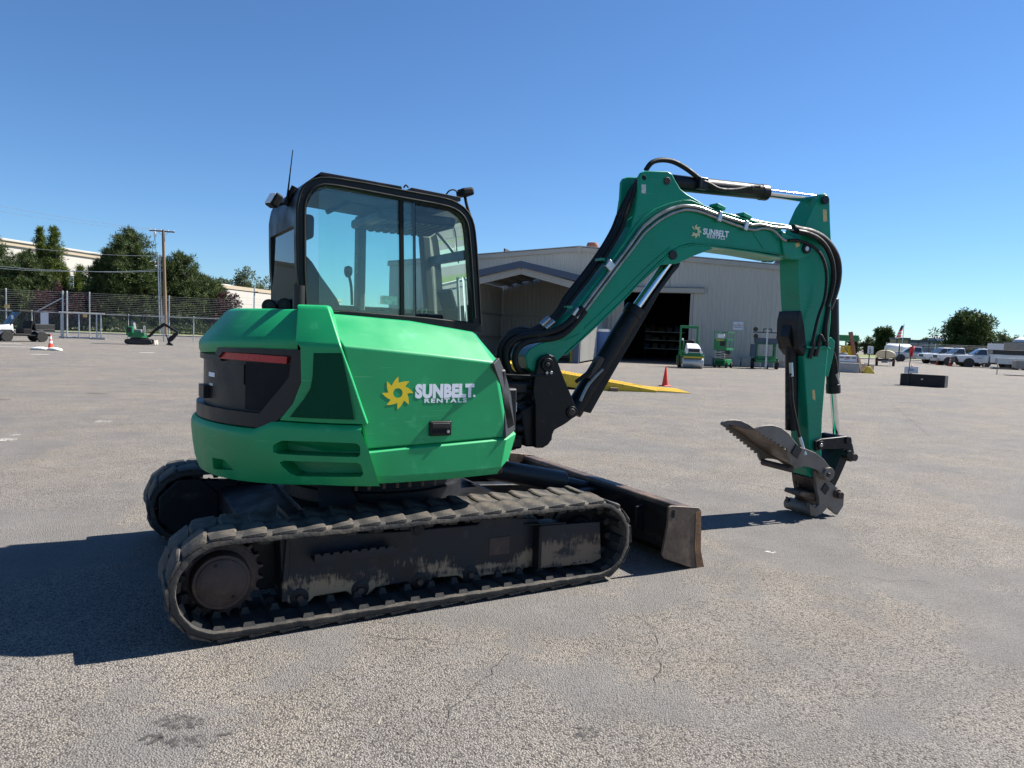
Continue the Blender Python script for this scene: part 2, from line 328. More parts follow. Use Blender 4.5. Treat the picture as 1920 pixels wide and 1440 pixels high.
def undercarriage(sg):
    """sg=-1: the near side, +1: the far side.  y runs outward"""
    Y = lambda y: sg*y
    # sprocket with teeth, final drive hub with cover
    spr = MB(); n = 21; pr = []
    for k in range(n):
        for f, r in ((0, .196), (.28, .200), (.42, .226), (.58, .226), (.72, .200)):
            t = 2*math.pi*(k+f)/n; pr.append((-TXC+r*math.cos(t), TZ+r*math.sin(t)))
    spr.prism([(x, Y(.945), z) for x, z in pr], (0, Y(-.05), 0)); so = T(spr, 'sprocket', 'castiron', bevel=.004)
    for k in range(12):
        t = 2*math.pi*k/12+.2; b = MB(); b.cyl((-TXC+.165*math.cos(t), Y(.944), TZ+.165*math.sin(t)), (-TXC+.165*math.cos(t), Y(.962), TZ+.165*math.sin(t)), .014, n=6); b.obj('bolt', 'castiron', so)
    h = MB(); h.lathe([(.188, .90), (.188, .955), (.150, .966), (.146, 1.03), (.140, 1.04), (.128, 1.042)], (-TXC, 0, TZ), (0, sg, 0), 40); ho = T(h, 'final_drive', 'castiron')
    c = MB(); c.lathe([(.124, 1.036), (.124, 1.047), (.118, 1.052), (.02, 1.054)], (-TXC, 0, TZ), (0, sg, 0), 40); co = c.obj('cover_plate', 'castiron', ho)
    for t in (1.9, -.95): b = MB(); b.cyl((-TXC+.1*math.cos(t), Y(1.05), TZ+.1*math.sin(t)), (-TXC+.1*math.cos(t), Y(1.058), TZ+.1*math.sin(t)), .010, n=6); b.obj('plug', 'frameblack', ho)
    # idler wheel
    idl = MB(); idl.lathe([(.06, .86), (.19, .86), (.214, .872), (.222, .88), (.222, .905), (.200, .912), (.195, .905), (.12, .90), (.10, .93), (.05, .935)], (TXC, 0, TZ), (0, sg, 0), 48); io = T(idl, 'idler', 'frameblack')
    for k in range(6):
        t = k*math.pi/3+.45; b = MB(); b.cyl((TXC+.155*math.cos(t), Y(.897), TZ+.155*math.sin(t)), (TXC+.155*math.cos(t), Y(.908), TZ+.155*math.sin(t)), .024, n=14); b.obj('hole', 'seat', io)
    # main side frame, scalloped at the rollers
    pts = [(524, 1006), (640, 1000), (745, 996), (895, 983), (908, 968), (1010, 972), (1012, 1063), (985, 1066), (972, 1073), (905, 1080), (893, 1088), (872, 1088), (858, 1080), (812, 1084), (800, 1098), (775, 1101), (762, 1092), (705, 1102), (690, 1116), (663, 1119), (650, 1109), (590, 1119), (577, 1132), (548, 1134), (530, 1128)]
    P3 = [onY(x, y, -.97) for x, y in pts]; P3 = [(q.x, Y(.97), q.z) for q in P3]
    f = MB(); f.prism(P3, (0, Y(-.22), 0)); fo = T(f, 'track_frame', 'frameworn' if sg < 0 else 'frameblack', bevel=.008)
    a = onY(520, 985, -.99); b2 = onY(528, 1128, -.99)
    e = MB(); e.prism([(a.x+.055, Y(1.0), a.z+.045), (a.x+.075, Y(1.0), a.z+.045), (b2.x+.03, Y(1.0), .20), (b2.x+.03, Y(1.0), b2.z), (b2.x, Y(1.0), b2.z), (b2.x, Y(1.0), .20)], (0, Y(-.3), 0)); e.obj('end_plate', 'frameworn', fo, .004)
    # top rail between sprocket and idler, carrier roller, openings seen below the upper run
    r = MB(); r.bx(-.72, .95, Y(.70), Y(.80), .22, .36); r.obj('inner_beam', 'frameblack', fo, .01)
    for x in (-.45, .35): q = MB(); q.bx(x-.05, x+.05, Y(.74), Y(.86), .22, .36); q.obj('web', 'frameblack', fo, .01)
    q_ = onY(783, 978, -.97); RCX, RCZ = q_.x, min(q_.z, .44)
    cr = MB(); cr.lathe([(.02, .80), (.05, .80), (.05, .86), (.062, .865), (.062, .955), (.045, .962), (.044, .97), (.026, .972), (.024, .98), (.01, .98)], (RCX, 0, RCZ), (0, sg, 0), 28); T(cr, 'carrier_roller', 'frameblack')
    st = MB(); st.bx(RCX-.03, RCX+.03, Y(.74), Y(.80), .28, RCZ); st.obj('roller_bracket', 'frameblack', fo)
    for px, py in ((562, 1122), (676, 1107), (787, 1091), (883, 1078)):
        q = onY(px, py, -.98); rr = MB(); rr.lathe([(.06, .72), (.065, .78), (.065, .96), (.05, .972), (.034, .975)], (q.x, 0, .122), (0, sg, 0), 24); ro = T(rr, 'bottom_roller', 'frameblack')
        b = MB(); b.cyl((q.x, Y(.972), q.z), (q.x, Y(.995), q.z), .020, n=6); b.obj('bolt', 'castiron', ro)
    # boxed guard in front of the idler
    g = [(1014, 986), (1125, 978), (1127, 1047), (1110, 1056), (1014, 1066)]
    g3 = [onY(x, y, -1.04) for x, y in g]; g3 = [(q.x, Y(1.04), q.z) for q in g3]
    k = MB(); k.prism(g3, (0, Y(-.02), 0)); go = T(k, 'idler_guard', 'guardworn', bevel=.004)
    z0, z1 = g3[4][2], g3[0][2]; x0 = g3[0][0]; k = MB(); k.bx(x0-.012, x0+.012, Y(1.045), Y(.90), z0, z1); k.obj('guard_flange', 'frameblack', go, .003)
    k = MB(); k.prism([(x0-.15, Y(.93), z1+.005), (x0, Y(1.035), z1+.012), (x0+.20, Y(1.035), z1+.004), (x0+.12, Y(.93), z1+.012)], (0, 0, -.012)); k.obj('guard_top', 'frameblack', go, .003)
    for px, py in ((1076, 1055), (1088, 1053), (1100, 1052)):
        q = onY(px, py, -1.041); b = MB(); b.cyl((q.x, Y(1.038), q.z), (q.x, Y(1.0415), q.z), .006, n=10); b.obj('hole', 'seat', go)
    # saw-edged step
    s0 = onY(590, 1049, -1.06); s1 = onY(745, 1027, -1.06); tp = []
    nn = 9; L = s1.x-s0.x
    for i in range(nn):
        x = s0.x+L*i/nn; tp += [(x, .046), (x+L/nn*.55, .046), (x+L/nn*.65, .034), (x+L/nn*.9, .034)]
    zb = (s0.z+s1.z)/2-.025; k = MB(); k.prism([(x, Y(1.06), zb+h) for x, h in tp]+[(s1.x, Y(1.06), zb+.046), (s1.x, Y(1.06), zb), (s0.x, Y(1.06), zb)], (0, Y(-.006), 0)); so2 = T(k, 'step', 'frameworn')
    k = MB(); k.bx(s0.x, s1.x, Y(1.054), Y(.965), zb, zb+.008); k.obj('step_plate', 'frameblack', so2)
    q = onY(937, 1024, -.975); k = MB(); k.bx(q.x-.075, q.x+.075, Y(.975), Y(.96), q.z-.06, q.z+.06); T(k, 'access_plate', 'castiron', bevel=.006)
undercarriage(-1); undercarriage(1)
for sg in (-1, 1):      # motor guards on the inner sides
    k = MB(); k.prism([(-TXC+.215*math.cos(i*math.pi/4+.39), sg*.69, TZ+.215*math.sin(i*math.pi/4+.39)) for i in range(8)], (0, sg*.16, 0)); T(k, 'motor_guard', 'frameblack', bevel=.01)
    k = MB(); k.prism([(-1.06, sg*.70, .47), (-.60, sg*.70, .44), (-.60, sg*.70, .14), (-1.06, sg*.70, .12)], (0, sg*.09, 0)); T(k, 'inner_frame_plate', 'frameblack', bevel=.01)

# ---- centre frame, turntable
k = MB(); k.bx(-.62, .72, -.70, .70, .36, .50); k.prism([(-.95, -.78, .40), (-.55, -.40, .48), (-.55, .40, .48), (-.95, .78, .40)], (0, 0, -.14)); k.prism([(.95, -.78, .40), (.55, -.40, .48), (.55, .40, .48), (.95, .78, .40)], (0, 0, -.14)); T(k, 'centre_frame', 'frameblack', bevel=.01)
k = MB(); k.lathe([(.62, .50), (.62, .58), (.58, .585), (.58, .64), (.60, .645), (.60, .72), (.4, .72)], (0, 0, 0), (0, 0, 1), 48); T(k, 'turntable', 'frameblack')
for sx in (-1, 1):
    q = MB(); q.prism([(-.52, sx*.50, .50), (-.30, sx*.62, .50), (-.40, sx*.50, .72), (-.52, sx*.42, .72)], (.02, 0, 0)); T(q, 'gusset', 'frameblack')

# ---- dozer blade
bp = [(1253, 951), (1258, 948), (1308, 951), (1313, 956), (1312, 1036), (1318, 1065), (1298, 1066), (1244, 1047), (1240, 1040), (1251, 985), (1252, 975)]
B3 = [onY(x, y, -1.15) for x, y in bp]
bx = lambda i: (B3[i].x, B3[i].z)
mold = [(1.93, .425), (1.985, .425), (1.955, .33), (1.945, .22), (1.965, .11), (2.05, .0), (2.025, .0), (1.93, .08), (1.875, .10), (1.875, .405)]
k = MB(); k.prism([(x, -1.135, z) for x, z in mold], (0, 2.27, 0)); bl = T(k, 'dozer_blade', 'frameblack', bevel=.004)
k = MB(); k.cyl((1.905, -1.13, .414), (1.905, 1.13, .414), .026, n=16); k.obj('top_rail', 'bladeend', bl); k = MB(); k.bx(1.925, 1.99, -1.13, 1.13, .4255, .433); k.obj('lit_top_strip', 'bladeend', bl)  # paler brown on rail and strip imitates the blade's sunlit top edge
k = MB(); k.bx(2.02, 2.075, -1.13, 1.13, -.0, .075); k.obj('cutting_edge', 'rust', bl, .004)
for sg in (-1, 1):
    k = MB(); k.prism([(q.x, sg*1.137, max(q.z, 0.0)) for q in B3], (0, sg*.02, 0)); e = k.obj('end_plate', 'bladeend', bl, .004)
    q = onY(1262, 967, -1.157); k = MB(); k.cyl((q.x, sg*1.1575, q.z), (q.x, sg*1.159, q.z), .017, n=14); k.cyl((q.x, sg*1.1575, q.z+.025), (q.x, sg*1.159, q.z+.025), .017, n=14); k.obj('lifting_eye', 'seat', e)
    x3 = B3[3].x; k = MB(); k.prism([(x3-.05, sg*1.158, .405), (x3, sg*1.158, .41), (B3[4].x, sg*1.158, .12), (B3[5].x, sg*1.158, .0), (B3[5].x-.07, sg*1.158, .0), (x3-.045, sg*1.158, .16)], (0, sg*.003, 0)); k.obj('worn_edge', 'rust', e)
for y in (-.42, .42):
    k = MB(); k.beam((.70, y, .30), (1.90, y*.92, .24), .13, .17); T(k, 'blade_arm', 'frameblack', bevel=.01)
for y in (-.72, .12, .72):
    k = MB(); k.prism([(1.885, y, .38), (1.80, y, .36), (1.80, y, .22), (1.885, y, .16)], (0, .022, 0)); k.obj('rib', 'frameblack', bl, .004)
k = MB(); k.cyl((.75, .02, .60), (1.62, .02, .42), .085, n=24); bc = T(k, 'blade_cylinder', 'plastic', bevel=.006)
k = MB(); k.cyl((1.62, .02, .42), (1.86, .02, .36), .045, n=18); k.obj('rod', 'blackpaint', bc)
k = MB(); k.bx(1.62, 1.89, -.12, .16, .28, .37); k.obj('cylinder_guard', 'frameblack', bl, .01)

# ---- house: counterweight, hood, rear cover, quarter panel, door
def arc(r, z, a0, a1, n): return [Vector((r*math.cos(R_(a0+(a1-a0)*i/n)), r*math.sin(R_(a0+(a1-a0)*i/n)), z)) for i in range(n+1)]
def cw_sec(r, z, zr=None):
    """counterweight section; zr: height at the very rear"""
    o = []
    e_ = 253-5.2*(z-.74)/.345
    for q in arc(r, z, 360-e_, e_, 48):
        t = max(0, (-q.x/r-.55)/.45); o.append(Vector((q.x, q.y, z+(0 if zr is None else (zr-z)*t))))
    return o
def cw_top(r, dz):
    o = []
    for q in arc(r, 0, 112.2, 247.8, 48):
        th = math.degrees(math.atan2(q.y, q.x)) % 360; d_ = abs(th-180); t = min(1, max(0, (d_-36)/8)); o.append(Vector((q.x, q.y, 1.030+.055*t*t*(3-2*t)+dz)))
    return o
k = MB(); k.loft([cw_sec(1.12, .735, .70), cw_sec(1.155, .745, .705), cw_sec(1.178, .80, .775), cw_sec(1.192, .88, .87), cw_sec(1.200, .955), cw_top(1.200, -.035), cw_top(1.194, -.016), cw_top(1.178, .0), cw_top(1.10, .004)])
cw = T(k, 'counterweight', 'green', smooth=50)
def cyl_cutter(px, r, r0, r1):
    P = [onR(x, y, r) for x, y in px]; c = MB(); A = [Vector((q.x*r1/r, q.y*r1/r, q.z)) for q in P]; B = [Vector((q.x*r0/r, q.y*r0/r, q.z)) for q in P]
    c.loft([A, B]); return c.obj('cutter', 'seat', None, smooth=0)
slots = [[(513, 835), (528, 826), (600, 828), (668, 831), (675, 836), (676, 852), (671, 857), (600, 855), (520, 851), (513, 847)], [(523, 868), (530, 864), (600, 866), (670, 868), (677, 873), (681, 890), (676, 895), (600, 895), (553, 894), (540, 888), (526, 874)]]
for s_ in slots: cut(cw, cyl_cutter(s_, 1.195, 1.06, 1.26))
lp = [(398, 858), (420, 862), (430, 872), (435, 882), (396, 880)]
cut(cw, cyl_cutter(lp, 1.185, 1.12, 1.25))
rounded(cw, .009, 2)
# inner wall of the slots
# moulded crease on the rear of the counterweight
crease = [(-1, 232.0, .99), (0, 236, .985), (0, 239, .955), (0, 242, .90), (0, 246.5, .80), (0, 248, .76)]
k = MB(); k.loft([arc(1.180, .72, 110, 250, 40), arc(1.180, .80, 110, 250, 40)]) if False else None
# engine hood
def hs(r, z, f=1):
    return [Vector((q.x, q.y, q.z+f*.05*abs((math.degrees(math.atan2(q.y, q.x)) % 360)-180)/49.5)) for q in arc(r, z, 130.5, 229.5, 36)]
k = MB(); k.loft([hs(1.135, 1.424), hs(1.150, 1.430), hs(1.157, 1.445), hs(1.158, 1.486), hs(1.152, 1.500), hs(1.138, 1.518), hs(1.00, 1.688, .3), hs(.985, 1.703, .15), hs(.96, 1.712, 0), hs(.60, 1.716, 0)]); hd = T(k, 'engine_hood', 'green', smooth=32)
# rear black cover: recessed pane and raised surround
k = MB(); k.loft([arc(1.128, 1.03, 118, 236, 40), arc(1.128, 1.47, 118, 236, 40)]); cov = T(k, 'rear_cover', 'plastic', smooth=50)
def cyl_panel(name, px, r, th, m, parent, rtop=None, px2=None, bevel=0.004, extra=None):
    """outline measured on the drum of the tail, given thickness towards the axis"""
    pts = px2 or [((math.degrees(math.atan2(onR(x, y, r).y, onR(x, y, r).x))) % 360, onR(x, y, r).z) for x, y in px]
    bm = bmesh.new(); vs = [bm.verts.new((a, 0, z)) for a, z in pts]; bm.faces.new(vs)
    a0 = min(a for a, z in pts); a1 = max(a for a, z in pts); a = math.ceil(a0/3)*3
    while a < a1:
        bmesh.ops.bisect_plane(bm, geom=bm.verts[:]+bm.edges[:]+bm.faces[:], plane_co=(a, 0, 0), plane_no=(1, 0, 0)); a += 3
    top = [f for f in bm.faces]
    for v in bm.verts:
        t = R_(v.co.x); v.co = Vector((r*math.cos(t), r*math.sin(t), v.co.z))
    ex = bmesh.ops.extrude_face_region(bm, geom=top)
    for v in [g for g in ex['geom'] if isinstance(g, bmesh.types.BMVert)]:
        q = Vector((v.co.x, v.co.y)); q *= (r-th)/q.length; v.co.x, v.co.y = q.x, q.y
    bmesh.ops.recalc_face_normals(bm, faces=bm.faces)
    me = bpy.data.meshes.new(name); bm.to_mesh(me); bm.free(); me.shade_smooth(); me.set_sharp_from_angle(angle=R_(35)); me.materials.append(M[m])
    o = bpy.data.objects.new(name, me); COL.objects.link(o); o.parent = parent
    return o
def az(x, y, r=1.16):
    q = onR(x, y, r); return (math.degrees(math.atan2(q.y, q.x)) % 360, q.z)
rb = [az(489, 775), az(503, 803), az(530, 782), az(552, 757), az(568, 716), az(568, 656), az(560, 656), az(549, 668), az(544, 706), az(530, 725)]
cyl_panel('surround_side', None, 1.172, .05, 'plastic', cov, px2=rb)
a5 = az(503, 803); a4 = az(489, 775)
cyl_panel('surround_bottom', None, 1.170, .05, 'plastic', cov, px2=[(128, 1.036), (180, 1.036), a5, a4, (185, 1.118), (128, 1.118)])
cyl_panel('surround_top', None, 1.162, .045, 'plastic', cov, px2=[(az(404, 657)[0], 1.440), (az(409, 651)[0], az(409, 651)[1]), az(490, 653), az(565, 656), az(549, 667), az(470, 662), az(418, 660), (az(410, 668)[0], 1.415)])
cyl_panel('surround_top', None, 1.150, .03, 'plastic', cov, px2=[(130, 1.424), (az(405, 657)[0], 1.428), (az(412, 668)[0], 1.395), (130, 1.392)])
cyl_panel('reflector_strip', [(414, 660), (476, 664), (538, 669), (537, 682), (474, 677), (411, 672)], 1.150, .02, 'red', cov)
k = MB(); k.loft([arc(1.134, 1.13, az(461, 720, 1.13)[0], 234, 8), arc(1.134, 1.40, az(461, 720, 1.13)[0], 234, 8)]); k.obj('vent_pane', 'seat', cov, smooth=40)
q0 = az(420, 690, 1.13); cyl_panel('cover_hatch', None, 1.137, .01, 'plastic', cov, px2=[(q0[0], 1.28), (q0[0], 1.375), (az(459, 690, 1.13)[0], 1.385), (az(459, 690, 1.13)[0], 1.27)])
cyl_panel('cover_latch', None, 1.165, .05, 'blackpaint', cov, px2=[(181, 1.155), (188.5, 1.155), (188.5, 1.235), (181, 1.235)])
cyl_panel('badge', None, 1.1305, .004, 'white', cov, px2=[(187.5, 1.29), (193, 1.29), (193, 1.316), (187.5, 1.316)])
cyl_panel('badge', None, 1.1305, .004, 'paper', cov, px2=[(188, 1.235), (191.5, 1.235), (191.5, 1.25), (188, 1.25)])
cyl_panel('warning_sticker', [(398, 641), (405, 641), (405, 655), (398, 655)], 1.1565, .002, 'label', hd)
# quarter panel between cover and door
def qsec(r, z, a0, pxf):
    q = onR(*pxf, r); a1 = math.degrees(math.atan2(q.y, q.x)) % 360
    return arc(r, z, a0, a1, 10)+arc(r-.07, z, a0, a1, 10)[::-1]
k = MB(); k.loft([qsec(1.182, 1.092, az(527, 785)[0], (690, 791)), qsec(1.186, 1.19, az(553, 757)[0], (678, 760)), qsec(1.192, 1.31, az(569, 716)[0], (664, 723)), qsec(1.203, 1.50, az(569, 657)[0], (641, 656)), qsec(1.192, 1.535, 229.6, (637, 642)), qsec(1.06, 1.712, az(557, 588, 1.06)[0], (617, 584)), qsec(1.035, 1.732, az(557, 577, 1.03)[0], (613, 578)), qsec(.98, 1.740, az(559, 574, .98)[0], (609, 575))])
qp = T(k, 'quarter_panel', 'green', smooth=32, bevel=.006)
cyl_panel('mesh_grille', [(588, 662), (641, 662), (652, 715), (665, 787), (604, 785), (543, 782), (570, 748), (582, 728), (586, 705)], 1.204, .03, 'meshgreen', qp)
# door and top lid (rear edge slanted, front corner chamfered)
def col(pts): return [Vector(p) for p in pts]
dr = [col([(-.40, -1.055, .947), (-.548, -1.055, 1.519), (-.618, -.84, 1.696), (-.63, -.05, 1.70)]),
      col([(.08, -1.055, .966), (-.05, -1.055, 1.480), (-.08, -.835, 1.672), (-.08, -.05, 1.68)]),
      col([(.475, -1.055, .985), (.375, -1.055, 1.440), (.330, -.83, 1.622), (.33, -.05, 1.63)]),
      col([(.500, -1.044, .988), (.400, -1.044, 1.432), (.365, -.82, 1.604), (.37, -.05, 1.61)]),
      col([(.595, -.950, 1.000), (.470, -.975, 1.425), (.425, -.78, 1.560), (.43, -.05, 1.57)]),
      col([(.610, -.60, 1.000), (.500, -.60, 1.425), (.455, -.60, 1.560), (.46, -.05, 1.57)])]
k = MB(); nC = len(dr); 
vs = [p for c in dr for p in c]; fs = [(i*4+j, (i+1)*4+j, (i+1)*4+j+1, i*4+j+1) for i in range(nC-1) for j in range(3)]
k.add(vs, fs); door = T(k, 'side_door', 'green', smooth=22); shell(door, .03, .010, 3)
gp = [(926, 682), (936, 671), (947, 698), (958, 738), (966, 806), (949, 820), (946, 765), (941, 727)]
n45 = (Vector((.595, -.95, 1.0))-Vector((.50, -1.04, .988))).cross(Vector((.40, -1.045, 1.432))-Vector((.50, -1.04, .988))).normalized()
if n45.y > 0: n45 = -n45
p45 = Vector((.50, -1.04, .988))+n45*.004
k = MB(); k.prism([onP(x, y, p45, n45) for x, y in gp], n45*-.02); T(k, 'front_grille', 'grille', bevel=.002)
for i in range(9):
    f = (i+.5)/9; a = Vector((.50, -1.04, 1.01)).lerp(Vector((.592, -.953, 1.02)), f); b = Vector((.405, -1.04, 1.40)).lerp(Vector((.470, -.977, 1.40)), f)
    k = MB(); k.beam(a+n45*.005+(b-a)*.06, b+n45*.005-(b-a)*.08, .003, .003); T(k, 'grille_rib', 'seat')
# latch handle
q = onY(825, 803, -1.058)
k = MB(); k.box((q.x, -1.062, q.z), (.140, .022, .088)); hn = T(k, 'door_latch', 'blackpaint', bevel=.010, seg=3)
k = MB(); k.box((q.x, -1.0745, q.z+.018), (.112, .008, .030)); k.obj('paddle', 'plastic', hn, .004)
k = MB(); k.box((q.x-.01, -1.0735, q.z-.02), (.09, .004, .026)); k.obj('recess', 'seat', hn)
k = MB(); k.cyl((q.x+.045, -1.073, q.z-.018), (q.x+.045, -1.079, q.z-.018), .009, n=14); k.obj('keyhole', 'steel', hn)
# skirt below the door
sk = [col([(-.385, -1.045, .745), (-.39, -1.065, .80), (-.40, -1.065, .926), (-.40, -1.04, .943)]),
      col([(-.20, -1.045, .742), (-.205, -1.065, .79), (-.205, -1.065, .938), (-.21, -1.03, .956)]),
      col([(.10, -1.045, .742), (.10, -1.065, .79), (.10, -1.065, .950), (.10, -1.04, .966)]),
      col([(.43, -1.04, .752), (.45, -1.06, .80), (.478, -1.062, .968), (.478, -1.04, .984)]),
      col([(.52, -.95, .80), (.555, -.965, .83), (.605, -.955, .985), (.60, -.93, 1.000)]),
      col([(.53, -.55, .80), (.565, -.55, .83), (.615, -.55, .985), (.61, -.55, 1.000)])]
k = MB(); vs = [p for c in sk for p in c]; k.add(vs, [(i*4+j, (i+1)*4+j, (i+1)*4+j+1, i*4+j+1) for i in range(5) for j in range(3)])
s3 = T(k, 'side_skirt', 'green', smooth=22); shell(s3, .025, .010, 3)
# black boxes added inside the body to block light; far side skirt
k = MB(); k.bx(-.36, .50, -1.0, -.08, .74, 1.40); k.bx(-.62, -.36, -.72, -.08, .72, 1.50); k.bx(-.75, .80, -.08, 1.02, .72, 1.12); k.bx(-.45, .34, -.78, -.08, 1.40, 1.60); k.bx(-.66, -.58, -.62, .90, 1.1, 1.62); T(k, 'body_light_block', 'blackpaint', bevel=.02)
k = MB(); k.bx(-.36, .72, 1.02, 1.06, .76, 1.10); T(k, 'side_skirt', 'green', bevel=.02)
for px in (668, 692, 720, 745, 768, 792, 815):
    q = onY(px, 909, -.98); k = MB(); k.cyl((q.x, -.98, .70), (q.x, -.98, .745), .010, n=6); T(k, 'bolt', 'castiron')

# sun emblem and lettering on the door
def emblem(name, c, ex, ez, r, m, parent, th, teeth=8, worn=False):
    """saw-toothed sun with a round hole: c centre, ex/ez unit vectors in its plane"""
    N = teeth*4; out = []; inn = []
    nrm = ex.cross(ez)
    for k in range(N):
        ph = k % 4; t = 2*math.pi*(k//4+(0, .06, .38, .70)[ph])/teeth-math.pi/2
        rr = (1.0, .60, .69, .83)[ph]*r; out.append(c+ex*(rr*math.cos(-t))+ez*(rr*math.sin(-t)))
        inn.append(c+ex*(.30*r*math.cos(-t))+ez*(.30*r*math.sin(-t)))
    mb = MB(); keep = [k for k in range(N) if not worn or k % N not in (22, 23, 24, 25, 26, 28, 29)]
    for k in keep: mb.add([out[k], out[(k+1) % N], inn[(k+1) % N], inn[k]], [(0, 1, 2, 3)])
    o = mb.obj(name, m, parent, smooth=0); md = o.modifiers.new('s', 'SOLIDIFY'); md.thickness = th; md.offset = 0; return o
yd = -1.0560
e0 = onY(746, 737, yd); ex1 = onY(772, 738, yd)
emblem('sun_emblem', e0, Vector((1, 0, 0)), Vector((0, 0, 1)), (ex1-e0).length*1.12, 'yellow', door, .0012)
def door_text(s, a, b, hgt, m, bold, space=1.0, parent=door):
    """text spanning from picture point a to b along the door"""
    A = onY(*a, yd); B = onY(*b, yd); mw = frame_m(A, (B-A), (0, 0, 1))
    o = text('lettering', s, hgt, m, parent, mw, bold, space=space)
    L = max(v.co.x for v in o.data.vertices); sc_ = (B-A).length/L
    for v in o.data.vertices: v.co.x *= sc_
    return o
hS = (onY(785, 725, yd)-onY(785, 747, yd)).length
door_text('SUNBELT', (779, 745), (889, 743), hS*1.50, 'white', .0065, 1.06)
hR = (onY(800, 748, yd)-onY(800, 755, yd)).length
door_text('RENTALS', (795, 755), (875, 754), hR*1.5, 'white', .0012, 1.3)
A = onY(889, 742, yd); k = MB(); k.lathe([(.0062, 0), (.008, 0), (.008, .001), (.0062, .001)], A, (0, -1, 0), 14); k.obj('registered_mark', 'white', door)
# ---- cab
YC, YF = -.05, .88
def resamp(pts, n):
    pts = [Vector(p) for p in pts]; P = pts+[pts[0]]; L = [0]
    for a, b in zip(P[:-1], P[1:]): L.append(L[-1]+(b-a).length)
    o = []
    for k in range(n):
        d = L[-1]*k/n
        for i in range(len(P)-1):
            if d <= L[i+1]: o.append(P[i].lerp(P[i+1], (d-L[i])/max(L[i+1]-L[i], 1e-9))); break
    return o
def segs(keys, ns):
    """resample polyline with fixed count per side; keys: list of sides (each a list of points)"""
    o = []
    for side, n in zip(keys, ns):
        side = [Vector(p) for p in side]; L = [0]
        for a, b in zip(side[:-1], side[1:]): L.append(L[-1]+(b-a).length)
        for k in range(n):
            d = L[-1]*k/n
            for i in range(len(side)-1):
                if d <= L[i+1]+1e-9: o.append(side[i].lerp(side[i+1], (d-L[i])/max(L[i+1]-L[i], 1e-9))); break
    return o
def sides(px, y): return [[onY(a, b, y) for a, b in s_] for s_ in px]
outer = [[(567, 590), (561, 545), (556, 500), (555, 440), (555, 391), (558, 370), (563, 354), (573, 342), (587, 334), (600, 331)],
         [(600, 331), (620, 331), (684, 341), (752, 354), (827, 368), (848, 374)],
         [(848, 374), (862, 381), (874, 390), (883, 402), (889, 416), (892, 432), (895, 463), (899, 526), (904, 622)],
         [(904, 622), (800, 616), (680, 605), (567, 590)]]
inner = [[(577, 578), (576, 545), (575, 500), (575, 440), (575, 388), (577, 377), (582, 366), (590, 357), (600, 352), (609, 350)],
         [(609, 350), (630, 352), (684, 362), (752, 375), (815, 386), (838, 391)],
         [(838, 391), (850, 395), (861, 402), (868, 410), (873, 421), (875, 433), (879, 479), (882, 526), (887, 605)],
         [(887, 605), (800, 595), (680, 585), (577, 578)]]
ns = (20, 16, 20, 10)
def ring(pxo, pxi, y0, th, name, m, bevel=.006, ymeas=YC):
    O = segs(sides(pxo, ymeas), ns); I = segs(sides(pxi, ymeas), ns)
    O = [Vector((p.x, y0, p.z)) for p in O]; I = [Vector((p.x, y0, p.z)) for p in I]; d = Vector((0, th, 0))
    k = MB(); n = len(O); k.add(O+I+[p+d for p in O]+[p+d for p in I], [])
    for i in range(n):
        j = (i+1) % n; k.f += [(i, j, n+j, n+i), (2*n+i, 3*n+i, 3*n+j, 2*n+j), (i, 2*n+i, 2*n+j, j), (n+i, n+j, 3*n+j, 3*n+i)]
    return T(k, name, m, bevel=bevel), O, I
cabf, CO, CI = ring(outer, inner, YC, .07, 'cab_side_frame', 'blackpaint')
cabg, _, CI2 = ring(outer, inner, YF-.07, .07, 'cab_side_frame', 'blackpaint')
# raised black edge moulding round the window opening
mid = [CI[i].lerp(CO[i], .22) for i in range(len(CI))]
k = MB(); pl = [Vector((p.x, YC-.006, p.z)) for p in mid[:56]]; k.tube(pl, .008, 6, 0); k.obj('window_seal', 'seat', cabf)
pl = [CO[i].lerp(CI[i], .12)+Vector((0, -.004, 0)) for i in range(2, 56)]
k = MB(); k.tube(pl, .007, 6, 0); k.obj('edge_moulding', 'seat', cabf)
# roof skin following the frame's top, rear corner and front corner
roofp = CO[6:50]; k = MB()
inn = []
for i, p in enumerate(roofp):
    q = CI[6+i]; inn.append(p.lerp(q, .35))
rp = [Vector((p.x, YC+.06, p.z-.003)) for p in roofp[6:32]]+[Vector((p.x, YC+.06, p.z)) for p in inn[6:32]][::-1]
k.prism(rp, (0, YF-YC-.12, 0)); rf = T(k, 'cab_roof', 'blackpaint', smooth=50)
k = MB(); a = [Vector((p.x, YC+.08, p.z-.012)) for p in CI[13:37]]; b = [Vector((p.x, YF-.08, p.z-.012)) for p in CI[13:37]]
k.loft([a, b], close=False, caps=False); k.obj('headliner', 'headliner', rf)
# top plate of the roof (raised hatch), px 600..760
t0 = onY(592, 329, YC+.05); t1 = onY(601, 323, YC+.05); t2 = onY(752, 350, YC+.05); t3 = onY(752, 356, YC+.05)
k = MB(); k.prism([(p.x, YC+.03, p.z) for p in (t0, t1, t2, t3)], (0, YF-YC-.06, 0)); k.obj('roof_plate', 'blackpaint', rf, .004)
t0 = onY(768, 353, YC+.1); t1 = onY(860, 371, YC+.1); k = MB(); k.prism([(t0.x, YC+.06, t0.z), (t1.x, YC+.06, t1.z), (t1.x, YC+.06, t1.z-.03), (t0.x, YC+.06, t0.z-.03)], (0, YF-YC-.12, 0)); k.obj('roof_plate', 'blackpaint', rf, .003)
